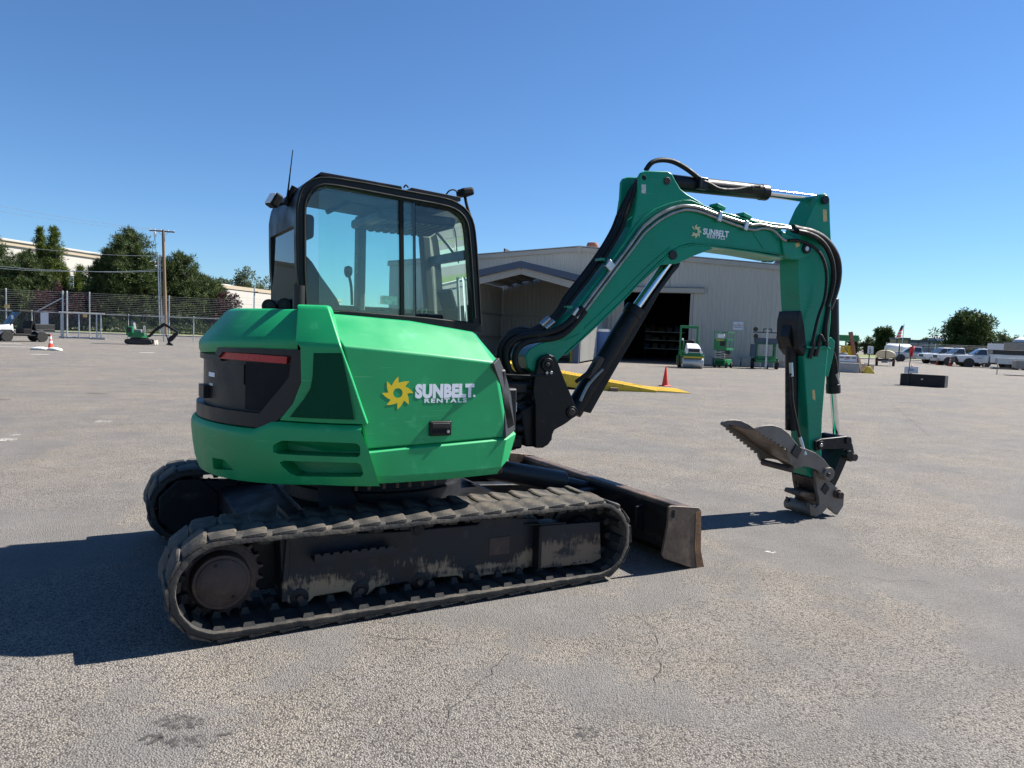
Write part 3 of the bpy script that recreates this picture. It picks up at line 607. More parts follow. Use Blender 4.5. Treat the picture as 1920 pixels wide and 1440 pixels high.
# rear wall: far corner post, glass, sill
xr = -.565
k = MB(); k.prism([(xr+.05, YF, 1.15), (xr, YF-.05, 1.15), (xr, YF-.05, 2.36), (xr+.10, YF-.05, 2.54), (xr+.15, YF, 2.54), (xr+.05, YF, 2.36)], (0, -.02, 0)); T(k, 'corner_post', 'blackpaint', bevel=.01)
k = MB(); k.bx(xr-.006, xr+.03, YC+.02, YF-.03, 2.31, 2.345); k.bx(xr-.004, xr+.04, YC+.02, YF-.03, 1.1, 1.72); k.bx(xr-.006, xr+.03, YF-.05, YF-.02, 1.6, 2.33); T(k, 'rear_window_frame', 'blackpaint', bevel=.005)
k = MB(); k.bx(xr-.004, xr+.002, YC+.035, YF-.05, 1.72, 2.31); T(k, 'rear_window', 'glass2')
k = MB(); k.prism([(xr, YC+.03, 2.345), (xr+.11, YC+.03, 2.53), (xr+.115, YC+.03, 2.53), (xr+.006, YC+.03, 2.345)], (0, YF-YC-.08, 0)); T(k, 'rear_quarter_window', 'glass2')
# side glass: rear fixed pane, two sliding panes, uprights
def pane(name, px, y, m='glass', th=.005):
    k = MB(); k.prism([onY(a, b, y) for a, b in px], (0, th, 0)); return T(k, name, m)
pane('side_window', [(576, 578), (575, 388), (582, 366), (600, 352), (630, 351), (753, 375), (753, 594)], YC+.03)
pane('side_window', [(752, 375), (815, 386), (840, 391), (861, 402), (873, 421), (879, 479), (887, 604), (753, 594)], YC+.045)
pane('side_window', [(598, 360), (612, 353), (778, 381), (779, 597), (598, 580)], YC+.018)
def post(px0, px1, wpx, y, th, name='window_upright', m='seat'):
    a = onY(*px0, y); b = onY(*px1, y); k = MB(); k.beam(a, b, th, wpx, up=(0, 1, 0)); return T(k, name, m, bevel=.002)
post((752, 374), (754, 595), .022, YC+.015, .03)
post((776, 381), (778, 597), .010, YC+.03, .02)
k = MB(); a = onY(578, 583, YC+.02); b = onY(887, 610, YC+.02); k.beam(a, b, .03, .05); T(k, 'window_sill', 'blackpaint', bevel=.003)
# far door side: B post, glass
k = MB(); a = onY(677, 380, YF-.03); b = onY(677, 590, YF-.03); k.beam((a.x, YF-.03, 2.52), (a.x+.01, YF-.03, 1.1), .05, .16, up=(0, 1, 0)); bpz = T(k, 'door_post', 'headliner', bevel=.01)
q = onY(672, 495, YF-.06); k = MB(); k.box((q.x, YF-.062, q.z), (.045, .004, .15)); k.obj('sticker', 'paper', bpz)
k = MB(); P = [Vector((p.x, YF-.03, p.z)) for p in CI2]; k.add(P, [tuple(range(len(P)))]); T(k, 'door_window', 'glass')
q0 = onY(600, 566, YF-.06); q1 = onY(860, 588, YF-.06); k = MB(); k.bx(-.50, .76, YF-.10, YF-.03, 1.1, (q0.z+q1.z)/2); T(k, 'door_sill', 'seat', bevel=.01)
k = MB(); k.bx(-.5, .5, -.01, .12, 1.1, onY(700, 578, .1).z-.02); T(k, 'arm_console', 'seat', bevel=.02)
# front: windscreen frame and glass
fx = [CO[36+i] for i in range(20)]
k = MB(); k.loft([[Vector((p.x-.012, YC+.07, p.z)) for p in fx], [Vector((p.x-.012, YF-.07, p.z)) for p in fx]], close=False, caps=False); T(k, 'windscreen', 'glass')
k = MB(); a = fx[9]; b = fx[10]; k.bx(a.x-.05, a.x-.005, YC+.06, YF-.06, a.z-.035, a.z+.035); k.bx(fx[0].x-.05, fx[0].x+.02, YC+.06, YF-.06, fx[0].z-.06, fx[0].z-.005); T(k, 'windscreen_bar', 'blackpaint', bevel=.006)
k = MB(); k.tube([(.58, .50, 2.45), (.70, .34, 2.25), (.76, .22, 2.05), (.78, .20, 1.7)], .012, 6); T(k, 'wiper', 'pipe')
k = MB(); k.cyl(onY(858, 520, .25), onY(862, 605, .25), .012, n=8); T(k, 'grab_rail', 'white')
# interior
k = MB()
SP = [onY(x, y, .20) for x, y in ((556, 470), (574, 476), (588, 492), (604, 518), (620, 540), (634, 560), (645, 585), (690, 590), (690, 612), (556, 612))]
k.prism([(q.x, .20, q.z) for q in SP], (0, .46, 0)); se = T(k, 'seat', 'seat', bevel=.03, seg=3)
q = onY(578, 424, .30); k = MB(); k.box((q.x, .42, q.z), (.09, .26, .17)); k.obj('headrest', 'seat', se, .03, seg=3)
k = MB(); k.bx(-.48, .55, -.0, .16, 1.1, 1.56); T(k, 'seat_console', 'plastic', bevel=.02)
k = MB(); k.bx(-.30, .05, .68, .80, 1.1, 1.58); T(k, 'seat_console', 'plastic', bevel=.02)
a = onY(660, 572, .12); b = onY(653, 512, .12); k = MB(); k.tube([a, a.lerp(b, .6)+Vector((.01, 0, 0)), b], .010, 8); jo = T(k, 'joystick', 'seat')
k = MB(); k.lathe([(.014, 0), (.026, .02), (.030, .045), (.026, .07), (.008, .08)], b-Vector((0, 0, .03)), (0, 0, 1), 14); k.obj('knob', 'castiron', jo)
for i, px in enumerate((783, 793, 801)):
    a = onY(px-1, 600, .02); b = onY(px-2, 582, .02); k = MB(); k.tube([a, b], .006, 6, 0); lv = T(k, 'lever', 'steel'); k = MB(); k.lathe([(.004, -.014), (.014, 0), (.014, .01), (.004, .02)], b, (0, 0, 1), 10); k.obj('knob', 'steel', lv)
k = MB(); k.bx(.02, .62, .10, .80, 2.40, 2.47); T(k, 'roof_console', 'plastic', bevel=.02)
k = MB(); k.tube([onY(612, 398, .3), onY(660, 376, .3), onY(735, 398, .3)], .018, 8, 0); T(k, 'roof_bar', 'plastic')
k = MB(); k.box(onY(735, 418, .35), (.14, .12, .09)); T(k, 'radio', 'seat', bevel=.012)
k = MB(); q = onY(729, 563, YC+.02); k.box((q.x, YC+.017, q.z), (.125, .002, .06)); T(k, 'warning_sticker', 'paper')
k = MB(); k.box((.60, .18, 1.86), (.04, .22, .16), Matrix.Rotation(R_(-20), 3, 'Y')); mo = T(k, 'monitor', 'blackpaint', bevel=.012); k = MB(); k.box((.578, .18, 1.855), (.004, .19, .13), Matrix.Rotation(R_(-20), 3, 'Y')); k.obj('screen', 'winglassc', mo)
k = MB(); k.tube([(-.30, .66, 1.58), (-.27, .66, 1.70), (-.26, .66, 1.80)], .012, 8); jl = T(k, 'joystick', 'seat'); k = MB(); k.lathe([(.014, 0), (.026, .02), (.030, .045), (.026, .07), (.008, .08)], (-.26, .66, 1.77), (0, 0, 1), 14); k.obj('knob', 'castiron', jl)
for i in range(9): k = MB(); k.bx(.10+i*.06, .13+i*.06, .12, .78, 2.392, 2.402); T(k, 'roof_vent_slat', 'headliner')
q = onY(601, 421, .5); k = MB(); k.bx(-.50, -.44, .30, .60, 1.95, 2.02); T(k, 'seat_belt_reel', 'seat', bevel=.01)
# front right post of the far side / dash
k = MB(); k.beam((.66, YF-.05, 2.40), (.80, YF-.05, 1.1), .07, .10, up=(0, 1, 0)); T(k, 'front_post', 'headliner', bevel=.01)
k = MB(); k.prism([(.50, .10, 1.1), (.74, .10, 1.1), (.72, .10, 1.50), (.66, .10, 1.56), (.58, .10, 1.50)], (0, .12, 0)); T(k, 'monitor_stalk', 'plastic', bevel=.02)
# rear work lamp with bracket, antenna
c = onX(514, 376, -.66)
k = MB(); Rm = Matrix.Rotation(R_(28), 3, 'Y') @ Matrix.Rotation(R_(12), 3, 'Z'); k.box(c, (.06, .12, .10), Rm); lm = T(k, 'work_lamp', 'seat', bevel=.016, seg=3)
k = MB(); k.box(c+Rm @ Vector((-.031, 0, 0)), (.006, .10, .08), Rm); k.obj('lens', 'lampglass', lm, .004)
k = MB(); d = onX(534, 382, -.60); k.tube([c+Vector((.02, 0, -.03)), d, onX(552, 386, -.56)], .010, 8); k.obj('bracket', 'seat', lm)
k = MB(); a = onX(538, 376, -.60); b = onX(549, 281, -.58); k.tube([a, a.lerp(b, .25), b], [.012, .010, .008, .007, .006, .005, .004, .0035, .003], 8, 4); an = T(k, 'antenna', 'seat')
k = MB(); k.beam(onX(536, 385, -.6), onX(553, 350, -.55), .04, .03); k.obj('antenna_bracket', 'seat', an)
c = onY(872, 361, .10); k = MB(); Rm = Matrix.Rotation(R_(-12), 3, 'Y'); k.box(c, (.10, .13, .06), Rm); lm = T(k, 'work_lamp', 'seat', bevel=.018, seg=3)
k = MB(); k.tube([c+Vector((0, 0, -.03)), c+Vector((.02, 0, -.10)), c+Vector((.06, 0, -.20))], .012, 8); k.obj('bracket', 'seat', lm)
k = MB(); k.tube([onY(836, 366, .1), onY(842, 358, .1), onY(852, 356, .1), onY(861, 364, .1)], .006, 6); k.obj('wire', 'seat', lm)
k = MB(); k.tube([onY(757, 352, .05), onY(761, 347, .05), onY(766, 352, .05)], .006, 6); k.obj('roof_wire', 'seat', rf)
# exhaust stub and hose knuckles behind the cab
p = onR(560, 574, .9); k = MB(); k.lathe([(.034, -.06), (.034, .12), (.026, .12), (.026, .06)], (p.x, p.y, p.z), (0, 0, 1), 20); T(k, 'exhaust_pipe', 'plastic')
for (a, b, rr) in (((504, 574), (1.0, .35), .048), ((533, 572), (.85, .1), .048)):
    q = onR(*a, .62); k = MB(); k.cyl(q, q+Vector((.05, .16, 0)), rr, n=20); hh = T(k, 'hinge_bracket', 'blackpaint', bevel=.01)
    n_ = (CAM_POS-q).normalized(); k = MB(); k.cyl(q+Vector((-.002, -.008, 0)), q+Vector((.002, .01, 0)), .02, n=12); k.obj('bolt', 'plastic', hh)

# ---- swing bracket, boom, stick
BA = R_(-6.0); BE = Vector((math.cos(BA), math.sin(BA), 0)); BL = Vector((math.sin(BA), -math.cos(BA), 0)); BS = Vector((1.05, 0, 0))
def onB(x, y, wd): return onP(x, y, BS+BL*wd, BL)
def bplate(name, px, w0, w1, m, parent=None, bevel=.006, smooth=40):
    """side plate measured at lateral offset w0 (towards the near side), extruded to w1"""
    k = MB(); k.prism([onB(x, y, w0) for x, y in px], BL*(w1-w0)); return T(k, name, m, parent, bevel, smooth)
def bpin(name, px, w0, w1, r, m, parent=None, n=20, bevel=.003):
    c = onB(*px, w0); k = MB(); k.cyl(c, c+BL*(w1-w0), r, n=n); return T(k, name, m, parent, bevel)
# house nose and swing casting
k = MB(); k.bx(.50, .98, -.30, .36, .80, 1.22); k.bx(.55, 1.12, -.16, .16, .74, .84); k.bx(.55, 1.14, -.17, .17, 1.16, 1.26); T(k, 'swing_mount', 'blackpaint', bevel=.02)
k = MB(); k.cyl((1.05, 0, .72), (1.05, 0, 1.30), .09, n=24); T(k, 'swing_pin', 'blackpaint')
k = MB(); k.cyl((.60, -.02, .66), (.98, -.02, .66), .05, n=16); T(k, 'swing_cylinder', 'blackpaint')
bk = [(1008, 690), (1011, 675), (1019, 667), (1030, 664), (1040, 669), (1047, 681), (1058, 710), (1080, 762), (1082, 774), (1076, 783), (1060, 795), (1040, 806), (1036, 815), (1035, 824), (1028, 834), (1018, 840), (1004, 840), (1004, 760), (1000, 735), (1002, 712)]
bplate('swing_bracket', bk, .20, .15, 'blackpaint'); bplate('swing_bracket', bk, .20, .15, 'blackpaint').location = -BL*.35
k = MB(); q = onB(1004, 800, 0); k.prism([onB(x, y, .15) for x, y in ((975, 770), (1008, 755), (1036, 770), (1036, 815), (1012, 838), (985, 838))], -BL*.30); T(k, 'bracket_casting', 'blackpaint', bevel=.015)
bpin('boom_foot_pin', (1028, 684), .225, -.20, .050, 'blackpaint'); bpin('foot_pin_cap', (1028, 684), .228, .226, .034, 'seat'); bpin('foot_pin_core', (1028, 684), .236, .222, .016, 'castiron')
for px in ((1026, 699), (1034, 699)): bpin('bolt', px, .222, .198, .014, 'steel', n=6)
bpin('lift_pin', (1073, 773), .215, -.20, .046, 'blackpaint'); bpin('lift_pin_cap', (1073, 773), .222, .214, .028, 'castiron')
k = MB(); k.tube([onB(945, 702, .21), onB(985, 704, .215), onB(1032, 704, .215)], .007, 6); T(k, 'grease_rod', 'plastic')
# boom box
box = [(985, 668), (993, 655), (1010, 645), (1030, 638), (1058, 600), (1075, 585), (1118, 528), (1150, 489), (1180, 446), (1195, 424), (1210, 408), (1230, 394), (1255, 384), (1280, 378), (1295, 378), (1333, 393), (1357, 401), (1405, 414), (1465, 432), (1490, 444), (1510, 452), (1520, 460), (1521, 470), (1514, 478), (1500, 484), (1482, 486), (1470, 480), (1455, 477), (1410, 470), (1367, 464), (1330, 459), (1293, 457), (1275, 462), (1258, 472), (1235, 492), (1205, 522), (1174, 556), (1118, 610), (1048, 674), (1040, 690), (1028, 700), (1005, 700), (990, 690)]
bm_ = bplate('boom', box, .150, -.150, 'boomgreen', bevel=.008)
# top flange along the curve, knee lugs
def strip(name, px, wd0, wd1, th, m, parent):
    k = MB(); P = [onB(x, y, wd0) for x, y in px]; vs = []; n = len(P)
    for i, p in enumerate(P):
        d = (P[min(i+1, n-1)]-P[max(i-1, 0)]).normalized(); nn = BL.cross(d).normalized()
        vs += [p, p+nn*th, p+nn*th+BL*(wd1-wd0), p+BL*(wd1-wd0)]
    secs = [vs[4*i:4*i+4] for i in range(n)]; k.loft(secs); return k.obj(name, m, parent, .002)
strip('top_flange', [(1150, 489), (1180, 446), (1195, 424), (1210, 408), (1230, 394), (1255, 384), (1280, 378), (1295, 378), (1333, 393), (1357, 401), (1405, 414), (1465, 432)], .166, -.166, .014, 'boomgreen', bm_)
strip('bottom_flange', [(1470, 482), (1410, 471), (1367, 465), (1330, 460), (1293, 457.5), (1275, 462), (1258, 472), (1235, 492), (1205, 522), (1174, 556), (1118, 610), (1060, 664)], .156, -.156, .012, 'boomgreen', bm_)
lug = [(1199, 330), (1203, 323), (1210, 320), (1252, 321), (1260, 326), (1268, 341), (1276, 354), (1287, 363), (1320, 383), (1295, 384), (1255, 392), (1210, 415), (1190, 446), (1160, 488), (1150, 489), (1166, 462), (1182, 430), (1192, 395), (1197, 362)]
bplate('knee_lug', lug, .152, .118, 'boomgreen', bm_); bplate('knee_lug', lug, .152, .118, 'boomgreen', bm_).location = -BL*.27
bpin('lug_hole', (1208, 333), .1545, .152, .020, 'seat', bm_); bpin('arm_cylinder_pin', (1252, 339), .166, -.165, .030, 'castiron', bm_)
bplate('sticker', [(1203, 346), (1211, 346), (1211, 363), (1203, 362)], .154, .152, 'paper', bm_, 0)
# lower lug for the lift cylinder and its pin
ll = [(1300, 460), (1330, 462), (1338, 466), (1300, 480), (1271, 494), (1240, 497), (1222, 512), (1200, 532), (1230, 500), (1255, 478), (1275, 464)]
bplate('lift_lug', ll, .153, .11, 'boomgreen', bm_); bplate('lift_lug', ll, .153, .11, 'boomgreen', bm_).location = -BL*.263
bpin('lift_rod_pin', (1263, 478), .170, -.17, .038, 'plastic', bm_)
# end fork
fk = [(1465, 434), (1492, 446), (1512, 453), (1521, 462), (1521, 470), (1513, 480), (1497, 487), (1480, 486), (1470, 476)]
bplate('end_fork', fk, .175, .150, 'boomgreen', bm_); bplate('end_fork', fk, .175, .150, 'boomgreen', bm_).location = -BL*.325
bpin('stick_pin', (1514, 466), .195, -.19, .045, 'blackpaint', bm_); bpin('stick_pin_cap', (1514, 466), .200, .194, .022, 'steel', bm_)
bplate('rib', [(1412, 436), (1418, 436), (1437, 466), (1431, 466)], .156, .150, 'boomgreen', bm_, .002)
bplate('rib', [(1462, 438), (1468, 436), (1486, 462), (1484, 474), (1479, 474), (1480, 463)], .156, .150, 'boomgreen', bm_, .002)
k = MB(); k.tube([onB(x, y, .151) for x, y in ((1060, 622), (1053, 632), (1058, 637), (1072, 633), (1087, 626))], .008, 6); k.obj('weld_bead', 'boomgreen', bm_)
for wl in ([(1096, 622), (1150, 570), (1200, 520), (1232, 490), (1256, 470)], [(1300, 462), (1360, 468), (1420, 476), (1462, 482)]):
    k = MB(); k.tube([onB(x, y-6, .1515) for x, y in wl], .006, 6); k.obj('weld_bead', 'boomgreen', bm_)
# lettering on the boom
e0 = onB(1311, 437, .1525); d0 = (onB(1330, 441, .1525)-e0).normalized(); up0 = d0.cross(BL).normalized()
if up0.z < 0: up0 = -up0
emblem('sun_emblem', onB(1305, 434, .1535), d0, up0, (onB(1316, 436, .1525)-onB(1305, 434, .1525)).length, 'cream', bm_, .002, worn=True)
def btext(s, a, b, hgt, m, bold, space=1.0):
    A = onB(*a, .1525); B = onB(*b, .1525); mw = frame_m(A, (B-A), up0); o = text('lettering', s, hgt, m, bm_, mw, bold, space=space)
    L = max(v.co.x for v in o.data.vertices); s_ = (B-A).length/L
    for v in o.data.vertices: v.co.x *= s_
btext('SUNBELT', (1318, 439), (1366, 445), (onB(1320, 428, .15)-onB(1320, 439, .15)).length*1.45, 'white', .0022)
btext('RENTALS', (1325, 446), (1359, 449.5), .045, 'white', .0008, 1.3)

# lift cylinder
def cylpx(name, a, b, wd, r, m, parent=None, n=24, bevel=.006):
    k = MB(); k.cyl(onB(*a, wd), onB(*b, wd), r, n=n); return T(k, name, m, parent, bevel)
lc = cylpx('lift_cylinder', (1073, 773), (1190, 582), 0, .078, 'blackpaint')
cylpx('gland', (1183, 592), (1192, 577), 0, .084, 'blackpaint', lc); cylpx('rod', (1188, 584), (1262, 480), 0, .042, 'chrome', lc)
for px in (1073, 773), (1263, 478): pass
gd = [(1088, 770), (1128, 700), (1200, 590), (1224, 552), (1250, 517), (1262, 500), (1276, 492), (1274, 500), (1262, 514), (1240, 544), (1214, 590), (1150, 700), (1108, 775)]
bplate('rod_guard', gd, .05, -.09, 'blackpaint', lc)
k = MB(); k.tube([onB(x, y, .13) for x, y in ((1088, 752), (1104, 720), (1130, 692))], .012, 6); k.obj('hose', 'pipe', lc)
bplate('port_block', [(1102, 708), (1108, 700), (1122, 672), (1130, 668), (1134, 674), (1126, 690), (1112, 712)], .12, .04, 'castiron', lc, .008)
k = MB(); k.tube([onB(x, y, .10) for x, y in ((1080, 716), (1098, 702), (1110, 692), (1117, 682))], .016, 8); k.obj('hose', 'hose', lc)
# arm cylinder on top
ac = cylpx('arm_cylinder', (1258, 342), (1436, 361), 0, .066, 'blackpaint'); cylpx('gland', (1424, 360), (1437, 361.5), 0, .070, 'blackpaint', ac); cylpx('rod', (1434, 361), (1545, 374.5), 0, .042, 'chrome', ac)
bpin('cylinder_eye', (1252, 339), .07, -.07, .07, 'blackpaint', ac)
k = MB(); k.tube([onB(x, y, wz) for x, y, wz in ((1211, 319, .03), (1222, 305, .03), (1240, 300, .03), (1262, 303, .03), (1285, 315, .05), (1305, 330, .06), (1318, 341, .08))], .021, 10); k.obj('hose', 'hose', ac)
k = MB(); k.tube([onB(x, y, .085) for x, y in ((1314, 338), (1330, 345), (1350, 355), (1380, 356), (1405, 351), (1424, 350))], .017, 10); k.obj('hose', 'hose', ac)
k = MB(); k.box(onB(1313, 345, .05), (.10, .10, .10)); k.obj('hose_clamp', 'blackpaint', ac, .01)
k = MB(); k.cyl(onB(1408, 351, .085), onB(1430, 352, .06), .020, n=10); k.obj('hose_fitting', 'castiron', ac)

# stick
st = [(1540, 364), (1546, 362), (1553, 366), (1556, 374), (1557, 414), (1559, 457), (1561, 517), (1558, 600), (1549, 697), (1542, 784), (1540, 850), (1534, 860), (1520, 858), (1518, 842), (1514, 770), (1507, 662), (1501, 609), (1497, 540), (1496, 496), (1497, 470), (1503, 440), (1513, 414), (1526, 385)]
stk = bplate('stick', st, .115, -.115, 'boomgreen', bevel=.008)
bpin('rod_pin', (1549, 374.5), .135, -.135, .034, 'blackpaint', stk); bpin('rod_pin_cap', (1549, 374.5), .150, .130, .040, 'blackpaint', stk)
bplate('warning_sticker', [(1543, 393), (1550, 393), (1551, 415), (1544, 416)], .1165, .115, 'label', stk, 0)
bplate('warning_sticker', [(1491, 457), (1499, 454), (1500, 461), (1493, 464)], .1775, .175, 'label', bm_, 0)
bplate('warning_sticker', [(1523, 731), (1528, 731), (1529, 751), (1524, 748)], .1165, .115, 'label', stk, 0)
# stick nose (two arms at the bottom)
bplate('stick_nose', [(1518, 842), (1540, 838), (1541, 866), (1540, 890), (1532, 896), (1518, 894), (1512, 880), (1513, 858)], .10, -.10, 'boomgreen', stk)
# bucket cylinder on the outer face
bc = cylpx('bucket_cylinder', (1560, 560), (1562, 733), 0, .060, 'blackpaint'); cylpx('gland', (1562, 720), (1562.5, 737), 0, .066, 'blackpaint', bc); cylpx('rod', (1562, 730), (1569, 820), 0, .034, 'chrome', bc)
k = MB(); k.tube([onB(x, y, .05) for x, y in ((1562, 660), (1567, 680), (1569, 705))], .016, 8); k.obj('hose', 'hose', bc)
k = MB(); k.cyl(onB(1568, 700, .05), onB(1572, 722, .04), .020, n=10); k.obj('hose_fitting', 'steel', bc)
bplate('cylinder_bracket', [(1547, 640), (1558, 632), (1566, 640), (1562, 670), (1553, 706), (1549, 706)], .10, .085, 'boomgreen', stk, .004)
# bucket linkage
bplate('tipping_link', [(1530, 828), (1540, 823), (1588, 818), (1597, 822), (1599, 840), (1592, 845), (1580, 842), (1545, 842), (1530, 846)], .16, .13, 'blackpaint'); bplate('tipping_link', [(1530, 828), (1540, 823), (1588, 818), (1597, 822), (1599, 840), (1592, 845), (1580, 842), (1545, 842), (1530, 846)], .16, .13, 'blackpaint').location = -BL*.29
bpin('link_pin', (1541, 835), .175, -.17, .040, 'blackpaint'); bpin('link_pin_core', (1541, 835), .182, .17, .018, 'steel')
bpin('link_pin', (1592, 826), .175, -.17, .036, 'blackpaint'); bpin('link_pin', (1594, 853), .185, -.16, .040, 'blackpaint'); bpin('link_pin', (1604, 858), .17, -.17, .036, 'castiron')
bplate('link_arm', [(1586, 830), (1599, 832), (1602, 848), (1606, 862), (1596, 866), (1588, 864), (1574, 896), (1562, 920), (1554, 914), (1563, 885), (1574, 858)], .12, -.12, 'blackpaint')
# thumb with saw-toothed ribs
def saw(a, b, n, dep, sgn=1):
    o = []; a = Vector((a[0], a[1])); b = Vector((b[0], b[1])); d = (b-a)/n; nn = Vector((-d.y, d.x)).normalized()*dep*sgn
    for i in range(n): o += [tuple(a+d*(i+.05)), tuple(a+d*(i+.5)+nn), tuple(a+d*(i+.85)+nn*.6)]
    return o
sx_, sy_ = 1340, 760; ck = 1/6.26
cv = lambda L: [(sx_+x*ck, sy_+y*ck) for x, y in L]
near = cv([(480, 275), (520, 250), (600, 235), (680, 232), (780, 262), (870, 330), (940, 420), (1000, 490), (1080, 515), (1180, 555), (1280, 630), (1350, 720), (1392, 800), (1390, 860), (1350, 893), (1310, 872), (1285, 820), (1220, 765), (1150, 738), (1060, 715), (985, 735), (940, 745), (925, 715), (890, 690), (870, 600)])+saw(cv([(860, 545)])[0], cv([(500, 330)])[0], 8, 5, 1)
th = bplate('thumb', near, .21, .185, 'thumb', bevel=.003)
far = cv([(80, 225), (100, 192), (150, 175), (230, 170), (310, 180), (400, 222), (470, 275), (600, 380), (720, 480), (850, 600), (900, 690), (880, 740), (830, 700), (760, 650), (690, 630), (610, 625), (545, 655)])+saw(cv([(520, 600)])[0], cv([(110, 265)])[0], 10, 4, 1)
bplate('thumb_rib', far, -.19, -.215, 'thumb', th, .003)
a1 = [onB(*q, .19) for q in cv([(500, 300), (640, 400), (760, 480), (860, 570), (930, 690)])]; a2 = [onB(*q, -.20) for q in cv([(160, 240), (300, 330), (430, 440), (600, 560), (860, 690)])]
k = MB(); n_ = Vector((0, 0, .014)); k.loft([[a1[i], a2[i], a2[i]+n_, a1[i]+n_] for i in range(5)]); k.obj('thumb_plate', 'bladeend', th)
bpin('thumb_pivot', (1555.5, 889), .235, -.20, .062, 'thumb', th, 24); bpin('pivot_bolt', (1555.5, 891), .25, .234, .022, 'castiron', th, 6)
bpin('thumb_boss', (1484, 880), .18, -.19, .030, 'castiron', th)
k = MB(); k.box(onB(1494, 846, .214), (.10, .008, .10), Matrix.Rotation(R_(35), 3, 'Y')); k.obj('cast_badge', 'frameblack', th, .003)
# thumb cylinder folded along the stick's inner face
cylpx('thumb_cylinder', (1484, 640), (1484, 806), .0, .056, 'blackpaint'); cylpx('thumb_cylinder_head', (1489, 600), (1486, 662), 0, .066, 'blackpaint', bevel=.02)
bplate('thumb_mount', [(1499, 583), (1503, 583), (1508, 610), (1513, 655), (1508, 668), (1498, 655), (1494, 630), (1495, 600)], .128, -.128, 'blackpaint')
bplate('thumb_mount_ear', [(1484, 610), (1497, 592), (1502, 640), (1494, 662), (1484, 650), (1478, 632)], .06, -.06, 'blackpaint')
k = MB(); k.tube([onB(x, y, .10) for x, y in ((1497, 610), (1502, 640), (1507, 652))], .004, 6); T(k, 'grease_line', 'steel')
k = MB(); k.tube([onB(x, y, .16) for x, y in ((1483, 700), (1484, 720), (1486, 755), (1493, 790), (1499, 818), (1506, 845))], .014, 8); T(k, 'thumb_hose', 'hose')
k = MB(); k.cyl(onB(1499, 820, .16), onB(1509, 853, .20), .020, n=10); T(k, 'hose_fitting', 'steel', None); k = MB(); k.cyl(onB(1483, 680, .15), onB(1484, 706, .16), .018, n=10); T(k, 'hose_fitting', 'steel')
spg = MB(); pts = [onB(1478+1.2*math.sin(i*.9), 690+i*2.2, .02) for i in range(44)]; spg.tube(pts, .02, 6, 0); T(spg, 'spiral_guard', 'hose')
# coupler
cp = cv([(1180, 770), (1300, 860), (1440, 965), (1520, 1080), (1512, 1180), (1440, 1290), (1330, 1195), (1260, 1275), (1190, 1312), (1130, 1290), (1115, 1220), (1118, 1150), (1160, 1195), (1190, 1200), (1230, 1160), (1225, 1090), (1200, 960)])
cpo = bplate('quick_coupler', cp, .15, .11, 'thumb', bevel=.004)
cpf = [(x-0, y) for x, y in cp]; b2 = bplate('coupler_side', cpf, .15, .11, 'castiron', cpo, .004); b2.location = -BL*.27
c0 = [onB(*q, .11) for q in cv([(960, 790), (1150, 800), (1190, 975), (1230, 1090), (1180, 1240), (1130, 1290), (1060, 1270)])]
k = MB(); k.prism([onB(*q, .11) for q in cv([(1120, 850), (1300, 880), (1440, 985), (1490, 1090), (1460, 1170), (1330, 1170), (1250, 1080), (1190, 1000)])], -BL*.24); k.obj('coupler_body', 'castiron', cpo, .01)
k = MB(); k.tube([onB(*q, .11) for q in cv([(1150, 1215), (1180, 1250)])], .03, 8, 0); k.obj('hook_core', 'thumb', cpo)
a = onB(*cv([(1160, 1235)])[0], .14); k = MB(); k.lathe([(.055, 0), (.06, .01), (.06, .32), (.05, .33)], a, -BL, 24); k.obj('hook_tube', 'thumb', cpo)
k = MB(); P = cv([(960, 795), (1060, 800), (1180, 830), (1190, 960), (1100, 930), (1010, 910), (985, 960), (960, 960)]); k.prism([onB(*q, -.11) for q in P], BL*.03); k.obj('coupler_ear', 'castiron', cpo, .004)
P = cv([(1010, 1010), (1230, 1030), (1260, 1090), (1240, 1150), (990, 1060)]); k = MB(); k.prism([onB(*q, .10) for q in P], -BL*.2); k.obj('coupler_step', 'bladeend', cpo, .01)
bpin('coupler_pin', tuple(cv([(1490, 1060)])[0]), .20, -.12, .034, 'castiron', cpo); bpin('pin_collar', tuple(cv([(1450, 1040)])[0]), .17, .14, .045, 'castiron', cpo)
k = MB(); k.box(onB(*cv([(1300, 980)])[0], .153), (.085, .006, .085), Matrix.Rotation(R_(40), 3, 'Y')); k.obj('cast_badge', 'frameblack', cpo, .003)

# ---- pipes and hoses
def hose(px, wd, r, name='hose', m='hose', n=8):
    k = MB(); ws = wd if isinstance(wd, (list, tuple)) else [wd]*len(px); k.tube([onB(x, y, w_) for (x, y), w_ in zip(px, ws)], r, n); return T(k, name, m, smooth=60)
up = [(1092, 577), (1150, 500), (1180, 460), (1200, 432), (1214, 419), (1232, 405), (1252, 394), (1270, 388), (1286, 386), (1310, 389), (1345, 402), (1380, 413), (1410, 422)]
lo = [(1097, 583), (1155, 506), (1186, 466), (1206, 439), (1220, 426), (1238, 412), (1258, 401), (1276, 395), (1290, 393), (1313, 397), (1345, 409), (1380, 422), (1405, 430)]
hose(up, .172, .015, 'steel_pipe', 'pipe'); hose(lo, .172, .013, 'steel_pipe', 'pipe')
hose([(1410, 422), (1428, 421), (1450, 426), (1475, 428), (1496, 434)], [.172, .172, .18, .18, .2], .013, 'steel_pipe', 'pipe')
hose([(1405, 430), (1416, 431), (1430, 428), (1450, 432), (1466, 447), (1474, 451), (1486, 450)], [.172]*4+[.185]*3, .012, 'steel_pipe', 'pipe')
hose([(1357, 401), (1405, 412), (1440, 419), (1470, 423), (1490, 430)], [.10, .10, .12, .15, .18], .013, 'steel_pipe', 'pipe')
